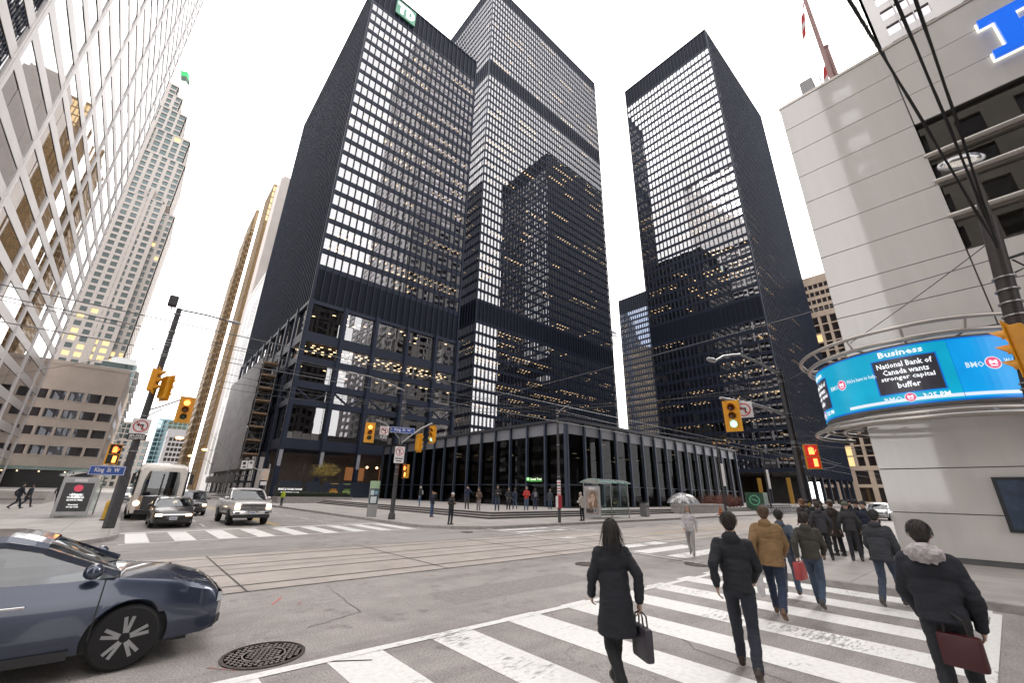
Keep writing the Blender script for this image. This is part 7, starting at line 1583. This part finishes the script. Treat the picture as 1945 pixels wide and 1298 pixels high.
# amber street lamps on slim poles down Bay Street
for k, (x, y, dx, lab) in enumerate(((13.9, 95, -1, 'slim lamp post with a lit amber lamp over the coach, nearer of two'), (13.9, 118, -1, 'slim lamp post with a lit amber lamp over the coach, farther of two'), (-.3, 75, 1, 'slim lamp post with an amber lamp left of the coach'))):
    t = thing('street_lamp', lab, 'street lamp', (x, y, .15)); mb = MB(); mb.cyl((0, 0, 0), (0, 0, 7.2), .12, .07, 8); mb.tube([(0, 0, 6.4), (dx*.8, 0, 7.1), (dx*2.0, 0, 8.0), (dx*4.2, 0, 8.3)], .05, 6); mb.build('post', M_GALV, t); mb = MB(); mb.ico((dx*4.5, 0, 8.2), (.5, .3, .2), sub=2); mb.build('lamp_head', em('street_amber', (1., .52, .18), 6), t)
for k, (x, y, lab) in enumerate(((50, 20.9, 'thin trolley pole on the pavement before the pavilion, right of the shelter'), (64, 20.9, 'thin trolley pole near the right end of the pavilion'), (78, 20.9, 'thin pole with a white banner beyond the pavilion'))):
    t = thing('trolley_pole', lab, 'pole', (x, y, .15)); mb = MB(); mb.cyl((0, 0, 0), (0, 0, 8.3), .13, .09, 10); mb.tube([(0, 0, 8.0), (0, -1.5, 8.1), (0, -3.2, 7.9)], .05, 6); mb.build('shaft', M_POLE, t, smooth=True)
    mb = MB(); mb.box(-.05, -.4, 3.0, .05, -.15, 5.4); mb.build('banner', M_SWHT, t)
# overhead wires
def wire(label, a, b, sag=.3, r=.016, group=None, mat=None, cat='overhead wire', nn=14):
    a = Vector(a); b = Vector(b); pts = []
    for i in range(nn+1): u = i/nn; p = a.lerp(b, u); p.z -= sag*4*u*(1-u); pts.append(p)
    mb = MB(); mb.tube(pts, r, 5); return tag(mb.build('overhead_wire', mat or M_WIRE, smooth=True), label, cat, group)
M_WIRE = pm('wire', (.10, .10, .105), .4, .5); M_CABLE = pm('black_cable', (.008, .008, .009), .5)
SP = (22.93, 20.85, 7.9); NWp = (NX, NY, 8.5); SEp = (SEX, SEY, 9.0); SWp = (SWX, SWY, 8.1); RPp = (14.05, -1.25, 7.4)
G = 'trolley and span wires over the crossing'
W_ = [(( -60, 12.25, 5.7), (220, 12.25, 5.7), .0), ((-60, 15.3, 5.7), (220, 15.3, 5.7), .0), (SP, SEp, .35), (SP, (-20, 20.8, 8.4), .5), (SP, NWp, .2), (SWp, (SEX, SEY, 8.3), .35), (SWp, (SEX, SEY, 7.4), .5), ((SWX, SWY, 7.2), RPp, .3), (NWp, (14.05, -1.3, 7.9), .25), ((NX, NY, 8.3), (50, 20.9, 8.2), .2), ((NX, NY, 8.1), (SWX, SWY, 7.7), .35),
      ((50, 20.9, 8.1), (52, -5, 8.3), .2), ((64, 20.9, 8.1), (66, 3, 8.3), .2), (SP, (50, 20.9, 8.2), .3), ((50, 20.9, 8.0), (64, 20.9, 8.0), .2), ((64, 20.9, 8.0), (78, 20.9, 8.0), .2), ((SEX, SEY, 8.9), (-16, 60, 9.5), .3), ((SEX, SEY, 7.7), (13.9, 95, 7.5), .3), (SP, (SWX, SWY, 7.6), .12), ((22.93, 20.85, 7.5), (SEX, SEY, 7.6), .5), ((22.93, 20.85, 7.7), (60, 12.3, 5.8), .1), ((22.93, 20.85, 7.6), (-16, 12.2, 5.8), .15), ((28, 7.35, 4.9), (62, 12, 5.9), .2), ((28, 7.35, 5.0), (66, 4, 7.0), .2), ((28, 7.35, 3.7), (90, 18, 7.5), .3)]
for a, b, s in W_: wire('thin dark overhead wire strung across the street crossing', a, b, s, .013, G)
for k, (o, lab) in enumerate((((0, 0, 0), 'heavy black cable rising past the podium roof, leftmost of three at the right'), ((.1, -.42, .25), 'heavy black cable rising past the podium roof, middle of three at the right'), ((.0, -.62, .1), 'heavy black cable rising past the podium roof, rightmost of three at the right'))):
    a = Vector((14.02, -1.3, 7.5+.1*k)); b = Vector((-13.9, (3.1, .85, -.05)[k], (22.3, 19.6, 18.4)[k]))
    pts = []
    for i in range(41): u = i/40; p = a.lerp(b, u); p.z -= .25*4*u*(1-u); pts.append(p)
    mb = MB(); mb.tube(pts, .021, 6); mb.tube([p+Vector((0, .024*math.sin(i*.9), .024*math.cos(i*.9))) for i, p in enumerate(pts)], .010, 5)
    tag(mb.build('overhead_cable', M_CABLE, smooth=True), lab, 'cable', 'heavy cables from the near pole')
